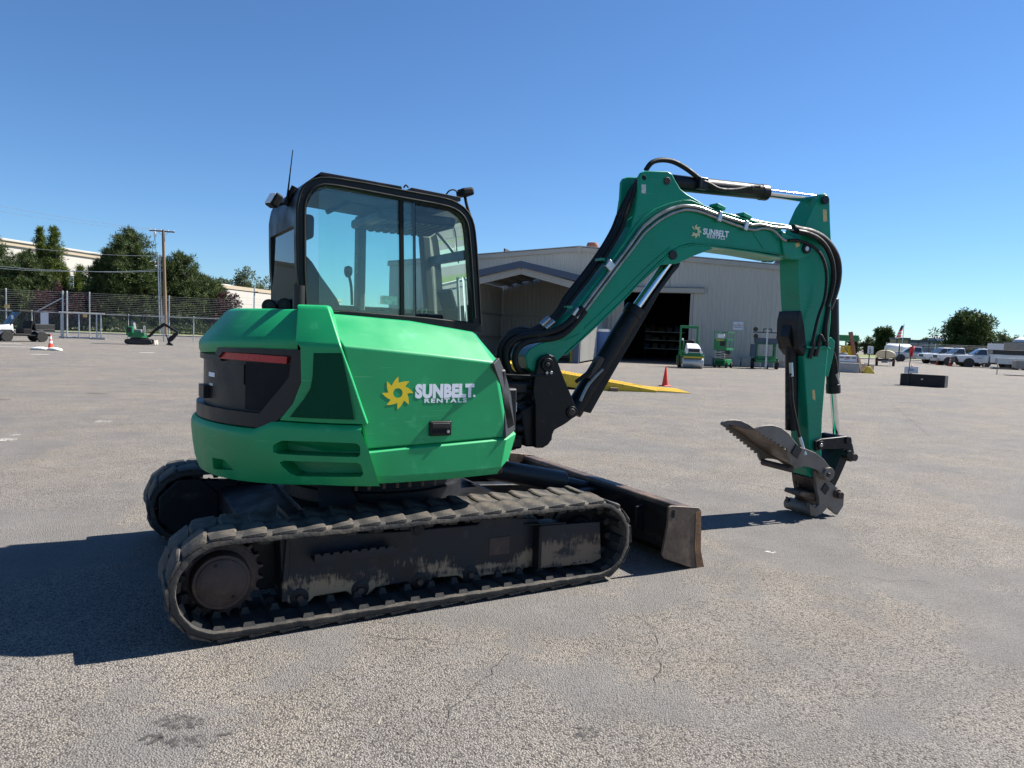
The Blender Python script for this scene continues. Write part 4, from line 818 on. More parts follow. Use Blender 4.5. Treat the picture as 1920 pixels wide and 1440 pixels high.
for px in ((1143, 498), (1082, 588)):
    c = onB(*px, .176); k = MB(); k.box(c, (.075, .03, .075), Matrix.Rotation(R_(-52), 3, 'Y')); cl = T(k, 'pipe_clamp', 'steel', bevel=.006)
    c2 = onB(px[0]-12, px[1]-12, .16); k = MB(); k.beam(c2, c2-BL*.10, .03, .02); k.obj('clamp_bar', 'boomgreen', cl)
for px in ((1349, 406), (1398, 423)):
    c = onB(*px, .176); k = MB(); k.box(c, (.045, .03, .085), Matrix.Rotation(R_(15), 3, 'Y')); cl = T(k, 'pipe_clamp', 'steel', bevel=.006)
    k = MB(); k.box(onB(px[0]-4, px[1]-17, .12), (.10, .10, .03), Matrix.Rotation(R_(15), 3, 'Y')); k.obj('clamp_bar', 'boomgreen', cl, .004)
# hoses lying on the boom's back, behind the near edge
for i, (dx, wd) in enumerate(((-6, .05), (-13, .0), (-19, -.06), (-24, -.11))):
    hose([(1200+dx*.5, 328+abs(dx)*.8), (1192+dx*.6, 365), (1184+dx, 400), (1172+dx, 430), (1150+dx, 468), (1118+dx, 513), (1085+dx, 555), (1060+dx*.7, 585), (1035+dx*.5, 606)], wd+.06, .016 if i % 2 else .012, 'boom_hose', 'hose' if i != 2 else 'plastic')
for (a, b) in (((1014, 610), (1030, 596)), ((1022, 616), (1038, 602)), ((1048, 620), (1066, 604)), ((1058, 626), (1073, 611))):
    k = MB(); k.cyl(onB(*a, .12), onB(*b, .12), .024, n=12); T(k, 'hose_fitting', 'steel', bevel=.003)
hose([(1092, 577), (1080, 590), (1062, 608), (1040, 620), (1010, 627), (985, 630), (965, 638), (950, 655), (950, 680), (962, 705), (985, 715)], [.172, .172, .17, .16, .15, .12, .10, .1, .1, .1, .05], .026)
hose([(1097, 583), (1085, 598), (1062, 622), (1040, 633), (1005, 637), (980, 645), (966, 665), (970, 690), (990, 705)], [.172, .172, .17, .16, .14, .13, .12, .12, .05], .026)
hose([(1035, 600), (1012, 618), (985, 625), (962, 626), (945, 640), (938, 662), (945, 690), (965, 715), (985, 730)], [.1, .1, .05, .05, .05, .05, .05, .05, 0], .030)
hose([(1025, 606), (1000, 620), (975, 628), (958, 645), (950, 670), (955, 695), (975, 712)], [.02, .02, .0, .0, .0, -.02, -.02], .028)
hose([(960, 640), (956, 630), (962, 624), (975, 620), (990, 622)], .02, .034)
for i in range(7):
    y0 = 705+i*18; hose([(945+i*2, y0+random.uniform(-4, 4)), (965, y0+6+random.uniform(-5, 5)), (985, y0+random.uniform(-6, 8)), (1008, y0+4)], [.10-.03*i, .14, .10, .02], .020+.006*(i % 3))
k = MB(); q = onB(965, 763, .2); k.box(q, (.035, .006, .07)); T(k, 'tag', 'white'); 
# hose bundle from boom end down the stick's back
hose([(1486, 428), (1500, 432), (1520, 436), (1540, 446), (1556, 462), (1567, 482), (1571, 505), (1569, 530), (1562, 555), (1553, 578)], [.18, .18, .17, .15, .12, .10, .08, .08, .08, .08], .038, 'hose_sleeve')
hose([(1496, 434), (1515, 438), (1535, 448), (1550, 465), (1560, 490), (1563, 520), (1558, 550), (1550, 575)], [.22, .22, .2, .18, .16, .14, .13, .12], .022, 'hose_sleeve')
hose([(1478, 451), (1495, 451), (1515, 457), (1533, 470), (1545, 490), (1550, 520), (1546, 560), (1535, 592), (1527, 625), (1523, 645)], .2, .014)
hose([(1553, 575), (1549, 600), (1547, 620), (1548, 650)], [.12, .12, .13, .13], .026, 'spiral_hose')
hose([(1545, 640), (1538, 628), (1534, 645), (1528, 668)], [.15, .15, .14, .13], .014)
for (a, b) in (((1526, 640), (1518, 672)), ((1536, 640), (1529, 668))):
    k = MB(); k.cyl(onB(*a, .14), onB(*b, .13), .022, n=12); T(k, 'hose_fitting', 'plastic', bevel=.003)
k = MB(); k.tube([onB(x, y, .14) for x, y in ((1512, 650), (1530, 652), (1548, 650), (1556, 655))], .010, 8); T(k, 'hose_hoop', 'boomgreen')
hose([(1562, 590), (1566, 620), (1567, 660)], .02, .03)
# ================================================================== ground
def asphalt():
    m = bpy.data.materials.new('weathered_asphalt'); m.use_nodes = True; n = m.node_tree.nodes; l = m.node_tree.links; b = n['Principled BSDF']
    tc = n.new('ShaderNodeTexCoord'); V = tc.outputs['Object']
    def noise(s, det=4, rough=.55, vec=V):
        t = n.new('ShaderNodeTexNoise'); t.inputs['Scale'].default_value = s; t.inputs['Detail'].default_value = det; t.inputs['Roughness'].default_value = rough; l.new(vec, t.inputs['Vector']); return t.outputs[0]
    def mr(x, a, b_, c, d):
        r = n.new('ShaderNodeMapRange'); r.inputs[1].default_value = a; r.inputs[2].default_value = b_; r.inputs[3].default_value = c; r.inputs[4].default_value = d; l.new(x, r.inputs[0]); return r.outputs[0]
    def mul(a, b_):
        x = n.new('ShaderNodeMath'); x.operation = 'MULTIPLY'; l.new(a, x.inputs[0]); l.new(b_, x.inputs[1]); return x.outputs[0]
    def mixc(f, a, c):
        x = n.new('ShaderNodeMix'); x.data_type = 'RGBA'; l.new(f, x.inputs[0])
        for q, i in ((a, 6), (c, 7)):
            if isinstance(q, tuple): x.inputs[i].default_value = (*q, 1)
            else: l.new(q, x.inputs[i])
        return x.outputs[2]
    vo = n.new('ShaderNodeTexVoronoi'); vo.inputs['Scale'].default_value = 122; l.new(V, vo.inputs['Vector'])
    sep = n.new('ShaderNodeSeparateColor'); l.new(vo.outputs['Color'], sep.inputs[0])
    tanm = noise(.55, 7, .68)
    lo_ = mixc(mr(tanm, .42, .60, 0, 1), (.168, .153, .138), (.195, .170, .140)); hi_ = mixc(mr(tanm, .42, .60, 0, 1), (.270, .247, .220), (.310, .273, .226))
    stone = mixc(sep.outputs[0], lo_, hi_)
    drk = mixc(mr(sep.outputs[1], .77, .83, 0, .85), stone, (.040, .036, .033))
    gap = mr(vo.outputs['Distance'], .42, .72, 0, .75); c1 = mixc(gap, drk, (.072, .065, .060))
    # smoother, sealed grey zones with ragged borders
    seal = noise(.42, 9, .66); sm = mr(seal, .50, .56, 0, .65)
    fineg = mixc(noise(140, 3, .6), (.085, .082, .081), (.180, .173, .167)); c2 = mixc(sm, c1, fineg)
    mid = noise(1.9, 6, .65); mlt = mr(mid, .3, .7, .86, 1.12)
    x = n.new('ShaderNodeMix'); x.data_type = 'RGBA'; x.blend_type = 'MULTIPLY'; x.inputs[0].default_value = 1; l.new(c2, x.inputs[6]); l.new(mlt, x.inputs[7])
    # oil stains
    st = noise(.8, 5, .6); o1 = mixc(mr(st, .68, .80, 0, .55), x.outputs[2], (.055, .051, .049))
    # tyre-swept bands and old scuffs
    mp = n.new('ShaderNodeMapping'); mp.inputs['Rotation'].default_value = (0, 0, R_(38)); mp.inputs['Scale'].default_value = (.05, 1.1, 1); l.new(V, mp.inputs[0])
    bd = noise(1.0, 6, .65, mp.outputs[0]); o2 = mixc(mr(bd, .57, .72, 0, .32), o1, (.11, .102, .097)); o4 = mixc(mr(bd, .40, .25, 0, .30), o2, (.28, .26, .235))
    l.new(o4, b.inputs['Base Color']); b.inputs['Roughness'].default_value = .88; b.inputs['Specular IOR Level'].default_value = .25
    bp = n.new('ShaderNodeBump'); bp.inputs['Strength'].default_value = .8; bp.inputs['Distance'].default_value = .007
    inv = mr(vo.outputs['Distance'], 0, .7, 1, 0); l.new(inv, bp.inputs['Height']); l.new(bp.outputs[0], b.inputs['Normal'])
    return m
M['asphalt'] = asphalt()
struct(raw('ground', [(-900, -60, 0), (1200, -60, 0), (1200, 1200, 0), (-900, 1200, 0)], [(0, 1, 2, 3)], 'asphalt'))

# cracks, old marks and stains lying on the asphalt
def stainmat(name, col, amt, lo=.46, hi=.60):
    m = mat(name, col, .8); n = m.node_tree.nodes; l = m.node_tree.links; tc = n.new('ShaderNodeTexCoord'); t = n.new('ShaderNodeTexNoise'); t.inputs['Scale'].default_value = 26; t.inputs['Detail'].default_value = 7; t.inputs['Roughness'].default_value = .7; l.new(tc.outputs['Object'], t.inputs[0])
    r = n.new('ShaderNodeMapRange'); r.inputs[1].default_value = lo; r.inputs[2].default_value = hi; r.inputs[3].default_value = 0; r.inputs[4].default_value = amt; l.new(t.outputs[0], r.inputs[0]); l.new(r.outputs[0], n['Principled BSDF'].inputs['Alpha']); return m
M['crack'] = stainmat('open_crack', (.030, .027, .025), 1.0, .36, .48)
M['palemark'] = stainmat('pale_scrape', (.36, .33, .27), .9)
M['oil'] = stainmat('oil_stain', (.045, .042, .041), .75); M['lime'] = stainmat('white_spill', (.55, .53, .49), .9)
cr_ = random.Random(17)
def crack(px, wd, m='crack', name='crack'):
    P = [G(x, y, .003) for x, y in px]; o = []
    for a, b in zip(P[:-1], P[1:]):
        n = max(2, int((b-a).length/.05))
        for i in range(n): q = a.lerp(b, i/n); s_ = (b-a).normalized(); o.append(q+Vector((-s_.y, s_.x, 0))*cr_.uniform(-.022, .022)*min(1, (q-CAM_POS).length/4))
    o.append(P[-1]); v = []; f = []
    for i, q in enumerate(o):
        d_ = (o[min(i+1, len(o)-1)]-o[max(i-1, 0)]).normalized(); s_ = Vector((-d_.y, d_.x, 0))*wd*cr_.uniform(.03, .6)*(.2 if i in (0, len(o)-1) else 1); v += [q-s_, q+s_]
        if i: f.append((2*i-2, 2*i-1, 2*i+1, 2*i))
    struct(raw(name, v, f, m))
crack([(1668, 752), (1694, 777), (1718, 796), (1744, 819)], .016); crack([(676, 1187), (771, 1197), (869, 1210), (905, 1222)], .005); crack([(958, 1222), (893, 1289), (846, 1332), (826, 1386)], .005)
crack([(1282, 838), (1312, 842), (1348, 843)], .012); crack([(716, 1340), (690, 1372), (662, 1405), (632, 1440)], .009, 'palemark', 'scrape'); crack([(1310, 1022), (1392, 1026), (1450, 1032)], .006); crack([(1385, 905), (1452, 915), (1510, 924)], .010); crack([(1580, 1072), (1660, 1088), (1752, 1092)], .006)
crack([(10, 868), (60, 872), (120, 884)], .008); crack([(1755, 1010), (1830, 1002), (1915, 1008)], .008); crack([(1180, 1150), (1225, 1176), (1240, 1230), (1228, 1290)], .005)
def blot(px, py, rx, ry, m, name):
    c = G(px, py, .0035); ex = VRg*rx; ey = VFg*ry; v = [c]; n = 26
    for i in range(n): t = 2*math.pi*i/n; k = cr_.uniform(.75, 1.1); v.append(c+ex*math.cos(t)*k+ey*math.sin(t)*k)
    struct(raw(name, v, [(0, 1+i, 1+(i+1) % n) for i in range(n)], m))
VFg = Vector((_F.x, _F.y, 0)).normalized(); VRg = Vector((_r.x, _r.y, 0)).normalized()
for a in ((335, 1352, .11, .06), (352, 1388, .12, .05), (285, 1385, .05, .04), (180, 738, .28, .16), (5, 749, .16, .12), (1100, 1375, .06, .06), (420, 1378, .05, .03)): blot(*a, 'oil', 'oil_stain')
for a in ((12, 824, .12, .14), (192, 790, .14, .12), (28, 815, .08, .08), (1445, 1035, .05, .03), (300, 692, .10, .10)): blot(*a, 'lime', 'white_spill')
# ================================================================== placing helpers for the far yard
def GD(x, dep):
    """ground point in picture column x at distance dep along the view axis"""
    a = (x-960)/CF; b = (CAM_POS.z/dep+_F.z+_R.z*a)/_U.z
    q = CAM_POS+(_F+_R*a-_U*b)*dep; return Vector((q.x, q.y, 0))
def hgt(x, y, p):
    """height above ground of picture point (x,y) on the upright line through ground point p"""
    n = (p-CAM_POS); n.z = 0; return onP(x, y, p, n.normalized()).z
VF = Vector((_F.x, _F.y, 0)).normalized(); VR = Vector((_r.x, _r.y, 0)).normalized()
def yaw_of(v): return math.atan2(v.y, v.x)
YR = yaw_of(VR)                      # yaw of something pointing to the right in the picture
def SLy(p):
    '''yaw of something seen broadside from the camera, facing the picture's left'''
    l_ = p-CAM_POS; return math.atan2(l_.x, -l_.y)
def add_mats2():
    M['wall'] = mat('grey_corrugated_steel', (.40, .385, .345), .5, .0, var=.07, vscale=.6, dirt=(.22, .19, .16), dscale=1.2, damt=.05, stretch=(1, 1, .25))
    M['walltrim'] = mat('grey_steel_trim', (.34, .32, .285), .5, var=.08, vscale=1)
    M['bluetrim'] = mat('slate_blue_steel', (.055, .075, .12), .5, var=.1, vscale=1)
    M['roof'] = mat('roof_sheet', (.34, .33, .31), .6, var=.08, vscale=1)
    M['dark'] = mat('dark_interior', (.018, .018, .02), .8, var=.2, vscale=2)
    M['concrete'] = mat('concrete', (.34, .32, .30), .85, var=.15, vscale=2.5, dirt=(.17, .16, .15), dscale=2, damt=.2, bump=.3, bscale=25)
    M['kerb'] = mat('pale_concrete_kerb', (.42, .39, .33), .9, var=.1, vscale=2)
    M['grass'] = mat('verge_grass', (.10, .13, .03), .9, var=.4, vscale=3, dirt=(.19, .16, .06), dscale=.7, damt=.35)
    M['paintgreen'] = mat('machine_green_paint', (.006, .155, .048), .38, var=.12, vscale=4, dirt=(.03, .10, .04), dscale=4, damt=.12)
    M['yellowpaint'] = mat('yellow_steel_paint', (.62, .40, .018), .5, var=.12, vscale=3, dirt=(.26, .17, .04), dscale=3, damt=.25)
    M['tyre'] = mat('tyre_rubber', (.020, .020, .020), .85, var=.25, vscale=12, dirt=(.07, .062, .05), dscale=8, damt=.3)
    M['rim'] = mat('alloy_rim', (.36, .36, .37), .35, .7, var=.1)
    M['carwhite'] = mat('white_car_paint', (.62, .63, .64), .22, var=.04, vscale=2, coat=.6)
    M['carsilver'] = mat('silver_car_paint', (.42, .44, .47), .22, .3, var=.04, vscale=2, coat=.6)
    M['cardark'] = mat('dark_car_paint', (.02, .022, .026), .2, coat=.6)
    M['carglass'] = mat('dark_car_glass', (.035, .045, .055), .06, spec=.8)
    M['blackplastic'] = mat('black_plastic_trim', (.016, .016, .017), .55, var=.15)
    M['coneorange'] = mat('red_orange_cone', (.62, .050, .020), .55, var=.12, vscale=8, dirt=(.30, .05, .03), dscale=9, damt=.25)
    M['reflwhite'] = mat('white_reflective_band', (.68, .68, .66), .5, var=.1)
    M['sandbag'] = mat('white_sandbag', (.62, .61, .57), .9, var=.15, vscale=10, bump=.4, bscale=14)
    M['galv'] = mat('galvanised_steel', (.47, .48, .48), .45, .55, var=.15, vscale=5)
    M['wood'] = mat('weathered_pole_wood', (.17, .115, .075), .9, var=.25, vscale=4, bump=.4, bscale=10, stretch=(6, 6, .3))
    M['whitewall'] = mat('white_tilt_up_wall', (.39, .37, .335), .85, var=.05, vscale=.5)
    M['tantrim'] = mat('tan_parapet', (.34, .285, .205), .85, var=.06, vscale=1)
    M['winglass'] = mat('office_window_glass', (.030, .050, .055), .08, spec=.8)
    M['bluewall'] = mat('blue_grey_metal_wall', (.17, .22, .31), .6, var=.06, vscale=.5)
    M['tanktan'] = mat('cream_water_tank', (.58, .48, .32), .5, var=.08, vscale=3)
    M['rustbeam'] = mat('red_oxide_beam', (.28, .125, .085), .8, var=.2, vscale=3)
    M['bluebox'] = mat('blue_plastic', (.03, .10, .30), .5, var=.1)
    M['greybin'] = mat('grey_plastic', (.16, .17, .18), .6, var=.1)
    M['signwhite'] = mat('white_sign_panel', (.66, .66, .68), .5, var=.04)
    M['signblue'] = mat('navy_print', (.03, .04, .16), .5)
    M['signred'] = mat('red_print', (.42, .03, .03), .5)
    M['flagred'] = mat('red_flag_cloth', (.70, .05, .03), .8, var=.1)
    M['flagblue'] = mat('navy_flag_cloth', (.02, .03, .10), .8)
    M['flagwhite'] = mat('white_flag_cloth', (.62, .60, .58), .8)
    M['bark'] = mat('bark', (.085, .060, .045), .95, var=.3, vscale=6, bump=.5, bscale=12)
    M['linepaint'] = mat('faded_line_paint', (.55, .54, .50), .8, var=.25, vscale=6)
    M['plywood'] = mat('weathered_grey_panel', (.24, .225, .20), .9, var=.12, vscale=2)
    M['slate'] = mat('slate_blue_paint', (.045, .065, .10), .5, var=.1)
    def leaf(name, a, b, c, tr=.25):
        m = bpy.data.materials.new(name); m.use_nodes = True; n = m.node_tree.nodes; l = m.node_tree.links; p = n['Principled BSDF']
        tc = n.new('ShaderNodeTexCoord'); t = n.new('ShaderNodeTexNoise'); t.inputs['Scale'].default_value = .9; t.inputs['Detail'].default_value = 5; l.new(tc.outputs['Object'], t.inputs[0])
        t2 = n.new('ShaderNodeTexNoise'); t2.inputs['Scale'].default_value = 9; l.new(tc.outputs['Object'], t2.inputs[0])
        r = n.new('ShaderNodeValToRGB'); r.color_ramp.elements[0].position = .32; r.color_ramp.elements[0].color = (*a, 1); r.color_ramp.elements[1].position = .68; r.color_ramp.elements[1].color = (*c, 1)
        e = r.color_ramp.elements.new(.5); e.color = (*b, 1)
        mx = n.new('ShaderNodeMix'); mx.inputs[0].default_value = .5; l.new(t.outputs[0], mx.inputs[2]); l.new(t2.outputs[0], mx.inputs[3]); l.new(mx.outputs[0], r.inputs[0])
        l.new(r.outputs[0], p.inputs['Base Color']); p.inputs['Roughness'].default_value = .6; p.inputs['Specular IOR Level'].default_value = .25
        ts = n.new('ShaderNodeBsdfTranslucent'); l.new(r.outputs[0], ts.inputs[0]); ms = n.new('ShaderNodeMixShader'); ms.inputs[0].default_value = tr
        l.new(p.outputs[0], ms.inputs[1]); l.new(ts.outputs[0], ms.inputs[2]); l.new(ms.outputs[0], n['Material Output'].inputs[0]); M[name] = m
    leaf('pine_needles', (.030, .050, .018), (.055, .082, .026), (.105, .125, .038), .2)
    leaf('cedar_leaves', (.045, .070, .012), (.085, .120, .020), (.15, .18, .035), .25)
    leaf('plum_leaves', (.020, .008, .012), (.045, .016, .022), (.09, .035, .040), .25)
    leaf('broad_leaves', (.018, .036, .010), (.040, .068, .018), (.10, .13, .035), .25)
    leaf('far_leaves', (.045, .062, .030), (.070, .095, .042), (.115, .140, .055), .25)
    leaf('hedge_leaves', (.022, .042, .012), (.045, .072, .022), (.085, .11, .035), .25)
add_mats2()

# ---- strips beyond the fence, painted marks
fa = GD(-160, 53); fb = GD(115, 55.0); fc = GD(560, 60)
fd = (fc-fa).normalized(); fn = Vector((-fd.y, fd.x, 0)); fn = fn if fn.dot(VF) > 0 else -fn
def strip_ground(name, d0, d1, z0, z1, m, h=None):
    a = fa-fd*60; b = fa+fd*170; k = MB()
    if h: k.prism([a+fn*d0, b+fn*d0, b+fn*d1, a+fn*d1], (0, 0, z1))
    else: k.add([a+fn*d0+Vector((0, 0, z0)), b+fn*d0+Vector((0, 0, z0)), b+fn*d1+Vector((0, 0, z1)), a+fn*d1+Vector((0, 0, z1))], [(0, 1, 2, 3)])
    return struct(k.obj(name, m, smooth=0))
strip_ground('kerb', 22.0, 22.3, 0, .14, 'kerb', 1); strip_ground('pavement', 22.3, 24.6, 0, .13, 'kerb', 1); strip_ground('verge', 24.6, 62, 0, .12, 'grass', 1)
for i, (p, q, wd) in enumerate(((( -40, 648), (95, 652), .10), ((-60, 641), (40, 645), .10), ((58, 664), (92, 664.5), .12), ((262, 661), (290, 661), .12))):
    a = G(*p, .004); b = G(*q, .004); d = (b-a).normalized(); s_ = Vector((-d.y, d.x, 0))*wd
    o = raw('painted_line', [a-s_, b-s_, b+s_, a+s_], [(0, 1, 2, 3)], 'linepaint'); struct(o)

# ---- warehouse
W0 = G(1376, 685.5); WD = Vector((-.724, .690, 0)).normalized(); WN = Vector((-WD.y, WD.x, 0)); WN = WN if WN.dot(VF) < 0 else -WN
def wu(x, y): return (onP(x, y, W0, WN)-W0).dot(WD)
uL = wu(730, 520); u0 = wu(1085, 500); uR = 2*u0-uL
hr = onP(1086, 463, W0, WN).z; he = hr-(uL-u0)*(1/12.0)
WH = thing('warehouse', 'large grey corrugated steel warehouse with an open black doorway behind the boom', 'building', W0, yaw_of(-WD))
# local frame: +x towards the picture's right along the wall, +y outwards to the viewer? use matrix
WM = Matrix.Translation(W0) @ Matrix((-WD, -WN, Vector((0, 0, 1)))).transposed().to_4x4()
def topz(u): return hr-abs(u-u0)*(hr-he)/(uL-u0)
dl, drr, dt = wu(1166, 600), wu(1295, 600), onP(1240, 549, W0, WN).z
XL, XR, X0 = -uL, -uR, -u0; DX0, DX1 = -dl, -drr
def corr_panel(x0, x1, zb, zt0, zt1, name='wall_panel', parent=None, y=0.0, m='wall', rib=.3048, dep=.034, flip=1):
    """one ribbed steel sheet"""
    xs = []; x = x0
    n = max(1, round((x1-x0)/rib)); w_ = (x1-x0)/n
    for i in range(n):
        b = x0+i*w_; xs += [(b, 0), (b+w_*.36, 0), (b+w_*.46, -dep), (b+w_*.70, -dep), (b+w_*.80, 0)]
    xs.append((x1, 0)); v = []
    for x, d in xs:
        t = (x-x0)/(x1-x0); v += [(x, y+d*flip, zb), (x, y+d*flip, zt0+(zt1-zt0)*t)]
    f = [(2*i, 2*i+2, 2*i+3, 2*i+1) for i in range(len(xs)-1)]
    return raw(name, v, f, m, parent)
tz = lambda x: topz(-x)-.05
x = XL; PW = .9144; k_ = 0
while x < XR-.01:
    x1 = min(x+PW, XR)
    if x < X0 < x1: x1 = X0
    if DX0-.01 <= x < DX1-.02: x1 = min(x1, DX1); zb = dt
    else:
        if x < DX0 < x1: x1 = DX0
        zb = .45
    corr_panel(x, x1, zb, tz(x), tz(x1), parent=WH, y=0); x = x1
k = MB(); k.bx(XL, DX0, .03, .20, 0, .46); k.bx(DX1, XR, .03, .20, 0, .46); k.obj('stem_wall', 'concrete', WH)
dpt = 46
k = MB()
for sx in (XL, XR): k.add([(sx, .04, 0), (sx, dpt, 0), (sx, dpt, he), (sx, .04, he)], [(0, 1, 2, 3)])
k.add([(XL, dpt, 0), (XR, dpt, 0), (XR, dpt, he), (X0, dpt, hr), (XL, dpt, he)], [(0, 1, 2, 3, 4)]); k.obj('end_wall', 'wall', WH, smooth=0)
for s_, xe in ((-1, XL), (1, XR)):
    k = MB(); k.prism([(X0, -.12, hr+.02), (xe+s_*.12, -.12, he+.01), (xe+s_*.12, dpt, he+.01), (X0, dpt, hr+.02)], (0, 0, .06)); k.obj('roof_slope', 'roof', WH, smooth=0)
    k = MB(); k.prism([(X0, -.16, hr-.02), (xe+s_*.12, -.16, he-.02), (xe+s_*.12, -.16, he-.34), (X0, -.16, hr-.34)], (0, .10, 0)); k.obj('rake_trim', 'walltrim', WH, .01)
    for q in range(1, 4):
        t = q/4; xx = X0+(xe-X0)*t; zz = hr+(he-hr)*t; k = MB(); k.bx(xx-.03, xx+.03, -.175, -.155, zz-.33, zz-.03); k.obj('trim_joint', 'walltrim', WH)
k = MB(); k.bx(X0-.16, X0+.16, -.20, -.15, hr-.45, hr+.06); k.obj('ridge_cap', 'walltrim', WH)
k = MB(); k.bx(DX0-.5, DX1+.85, -.26, -.06, dt+.02, dt+.36); k.obj('door_track', 'walltrim', WH, .01); k = MB(); k.bx(DX0-.5, DX1+.85, -.30, -.06, dt+.36, dt+.40); k.obj('door_track_hood', 'bluetrim', WH)
for xx in (DX0, DX1): k = MB(); k.bx(xx-.09, xx+.09, -.07, .12, 0, dt); k.obj('door_jamb', 'walltrim', WH)
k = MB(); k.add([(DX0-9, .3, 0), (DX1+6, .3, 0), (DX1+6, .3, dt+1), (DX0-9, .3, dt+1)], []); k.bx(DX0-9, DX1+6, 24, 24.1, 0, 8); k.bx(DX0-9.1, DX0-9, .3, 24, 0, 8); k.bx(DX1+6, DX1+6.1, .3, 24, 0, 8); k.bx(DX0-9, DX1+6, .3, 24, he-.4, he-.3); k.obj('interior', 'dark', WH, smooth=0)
for z in (.7, 1.5, 2.3): k = MB(); k.bx(DX0+.3, DX1-.8, 18, 18.9, z, z+.08); k.obj('storage_shelf', 'galv', WH)
for xx in (DX0+.3, DX0+2.3, DX1-.8): k = MB(); k.bx(xx, xx+.08, 18, 18.9, 0, 3.0); k.obj('shelf_post', 'bluetrim', WH)
ir = random.Random(3)
for z in (.78, 1.58, 2.38):
    xx = DX0+.4
    while xx < DX1-1.3:
        wv = ir.uniform(.3, .7); k = MB(); k.bx(xx, xx+wv, 18.1, 18.7, z+.002, z+ir.uniform(.25, .6)); k.obj('stored_box', ir.choice(['plywood', 'greybin', 'bluebox', 'wood']), WH); xx += wv+ir.uniform(.05, .3)
pv = onP(1392, 528, W0, WN)
# roof ventilator
q = onP(1111, 461, W0-WN*6, WN); vb = MB(); z0 = hr-.35; rvx = -(q-W0).dot(WD)
vb.lathe([(.3, 0), (.3, .25), (.42, .32), (.5, .55), (.42, .78), (.05, .86)], (rvx, 6, q.z-.55), (0, 0, 1), 20); vo_ = vb.obj('roof_turbine', 'rustbeam', WH)
# parts are in the local frame of the wall: y grows into the building
WH.matrix_world = WM
# wall sign
sgc = onP(1384, 611, W0, WN); SG = thing('wall_sign', 'small white sign fixed on the corrugated wall above the bucket', 'sign', sgc+WN*.06); SG.rotation_euler = (0, 0, yaw_of(-WD))
k = MB(); k.bx(-.37, .37, -.01, .01, -.31, .31); k.obj('panel', 'signwhite', SG); k = MB()
for a in ((-.34, .34, -.29, -.275), (-.34, .34, .275, .29), (-.34, -.325, -.29, .29), (.325, .34, -.29, .29)): k.bx(a[0], a[1], -.013, -.01, a[2], a[3])
k.obj('border', 'signblue', SG)
fr_ = lambda z: frame_m((0, -.012, z), (1, 0, 0), (0, 0, 1))
text('lettering', 'EQUIPMENT', .115, 'signred', SG, fr_(.0), .002, align='CENTER'); text('lettering', 'CHECK-IN', .115, 'signblue', SG, fr_(-.14), .002, align='CENTER'); text('lettering', 'TOOL', .07, 'signblue', SG, fr_(.14), .001, align='CENTER')

# ---- lean-to shelter in front of the warehouse (left of the boom)
A0 = G(1080, 681.5); AX = lambda x, y: (onP(x, y, A0, WN)-A0).dot(-WD)
SH = thing('open_shelter', 'open-fronted corrugated shelter with slate blue roof edge joined to the warehouse', 'building', A0); SM = Matrix.Translation(A0) @ Matrix((-WD, -WN, Vector((0, 0, 1)))).transposed().to_4x4()
xr_ = AX(1092, 600); xp = AX(975, 600); xl = 2*xp-xr_; zr_ = onP(975, 492, A0, WN).z; ze = onP(1092, 521, A0, WN).z; sd_ = (W0-A0).dot(-WN)-.25
x = xl
while x < xr_-.01:
    x1 = min(x+PW, xr_); 
    if x < xp < x1: x1 = xp
    f = lambda q: zr_-.3-abs(q-xp)*(zr_-ze)/(xr_-xp); corr_panel(x, x1, .15, f(x), f(x1), parent=SH, y=sd_-.1); x = x1
def side_sheets(xs, flip):
    y = 0.1
    while y < sd_-.15:
        y1 = min(y+PW, sd_-.12); n = 3; v = []; xs_ = []
        w_ = (y1-y)/n
        for i in range(n):
            b = y+i*w_; xs_ += [(b, 0), (b+w_*.36, 0), (b+w_*.46, .034), (b+w_*.70, .034), (b+w_*.80, 0)]
        xs_.append((y1, 0))
        for yy, d in xs_: v += [(xs+d*flip, yy, .12), (xs+d*flip, yy, ze-.1)]
        raw('wall_panel', v, [(2*i, 2*i+2, 2*i+3, 2*i+1) for i in range(len(xs_)-1)], 'wall', SH); y = y1
side_sheets(xr_-.05, 1); side_sheets(xl+.05, -1)
for s_, xe in ((-1, xl), (1, xr_)):
    k = MB(); k.prism([(xp, -.35, zr_+.02), (xe+s_*.25, -.35, ze-.0), (xe+s_*.25, sd_, ze-.0), (xp, sd_, zr_+.02)], (0, 0, .05)); k.obj('roof_slope', 'roof', SH, smooth=0)
    k = MB(); k.prism([(xp, -.38, zr_+.06), (xe+s_*.25, -.38, ze+.04), (xe+s_*.25, -.38, ze-.36), (xp, -.38, zr_-.34)], (0, .04, 0)); k.obj('fascia', 'bluetrim', SH)
    k = MB(); k.beam((xp, -.1, zr_-.50), (xe-s_*.2, -.1, ze-.55), .18, .42); k.obj('rafter', 'walltrim', SH, .01)
    k = MB(); k.bx(xe-s_*.10, xe-s_*.48, -.16, .12, 0, ze-.35); k.obj('post', 'bluetrim', SH, .01)
    for q in range(1, 5):
        t = q/5; xx = xp+(xe-xp)*t; zz = zr_+(ze-zr_)*t-.1; k = MB(); k.beam((xx, 0, zz), (xx, sd_, zz), .08, .16); k.obj('purlin', 'walltrim', SH)
for z in (1.3, 2.9): k = MB(); k.bx(xl+.06, xr_-.06, sd_-.30, sd_-.18, z, z+.14); k.obj('wall_girt', 'walltrim', SH)
for z in (1.3, 2.9): k = MB(); k.bx(xl+.07, xl+.2, .1, sd_-.3, z, z+.14); k.obj('wall_girt', 'walltrim', SH)
k = MB(); k.bx(xp+2.0, xp+2.06, sd_-.36, sd_-.30, 0, zr_-.7); k.obj('conduit', 'signwhite', SH)
SH.matrix_world = SM

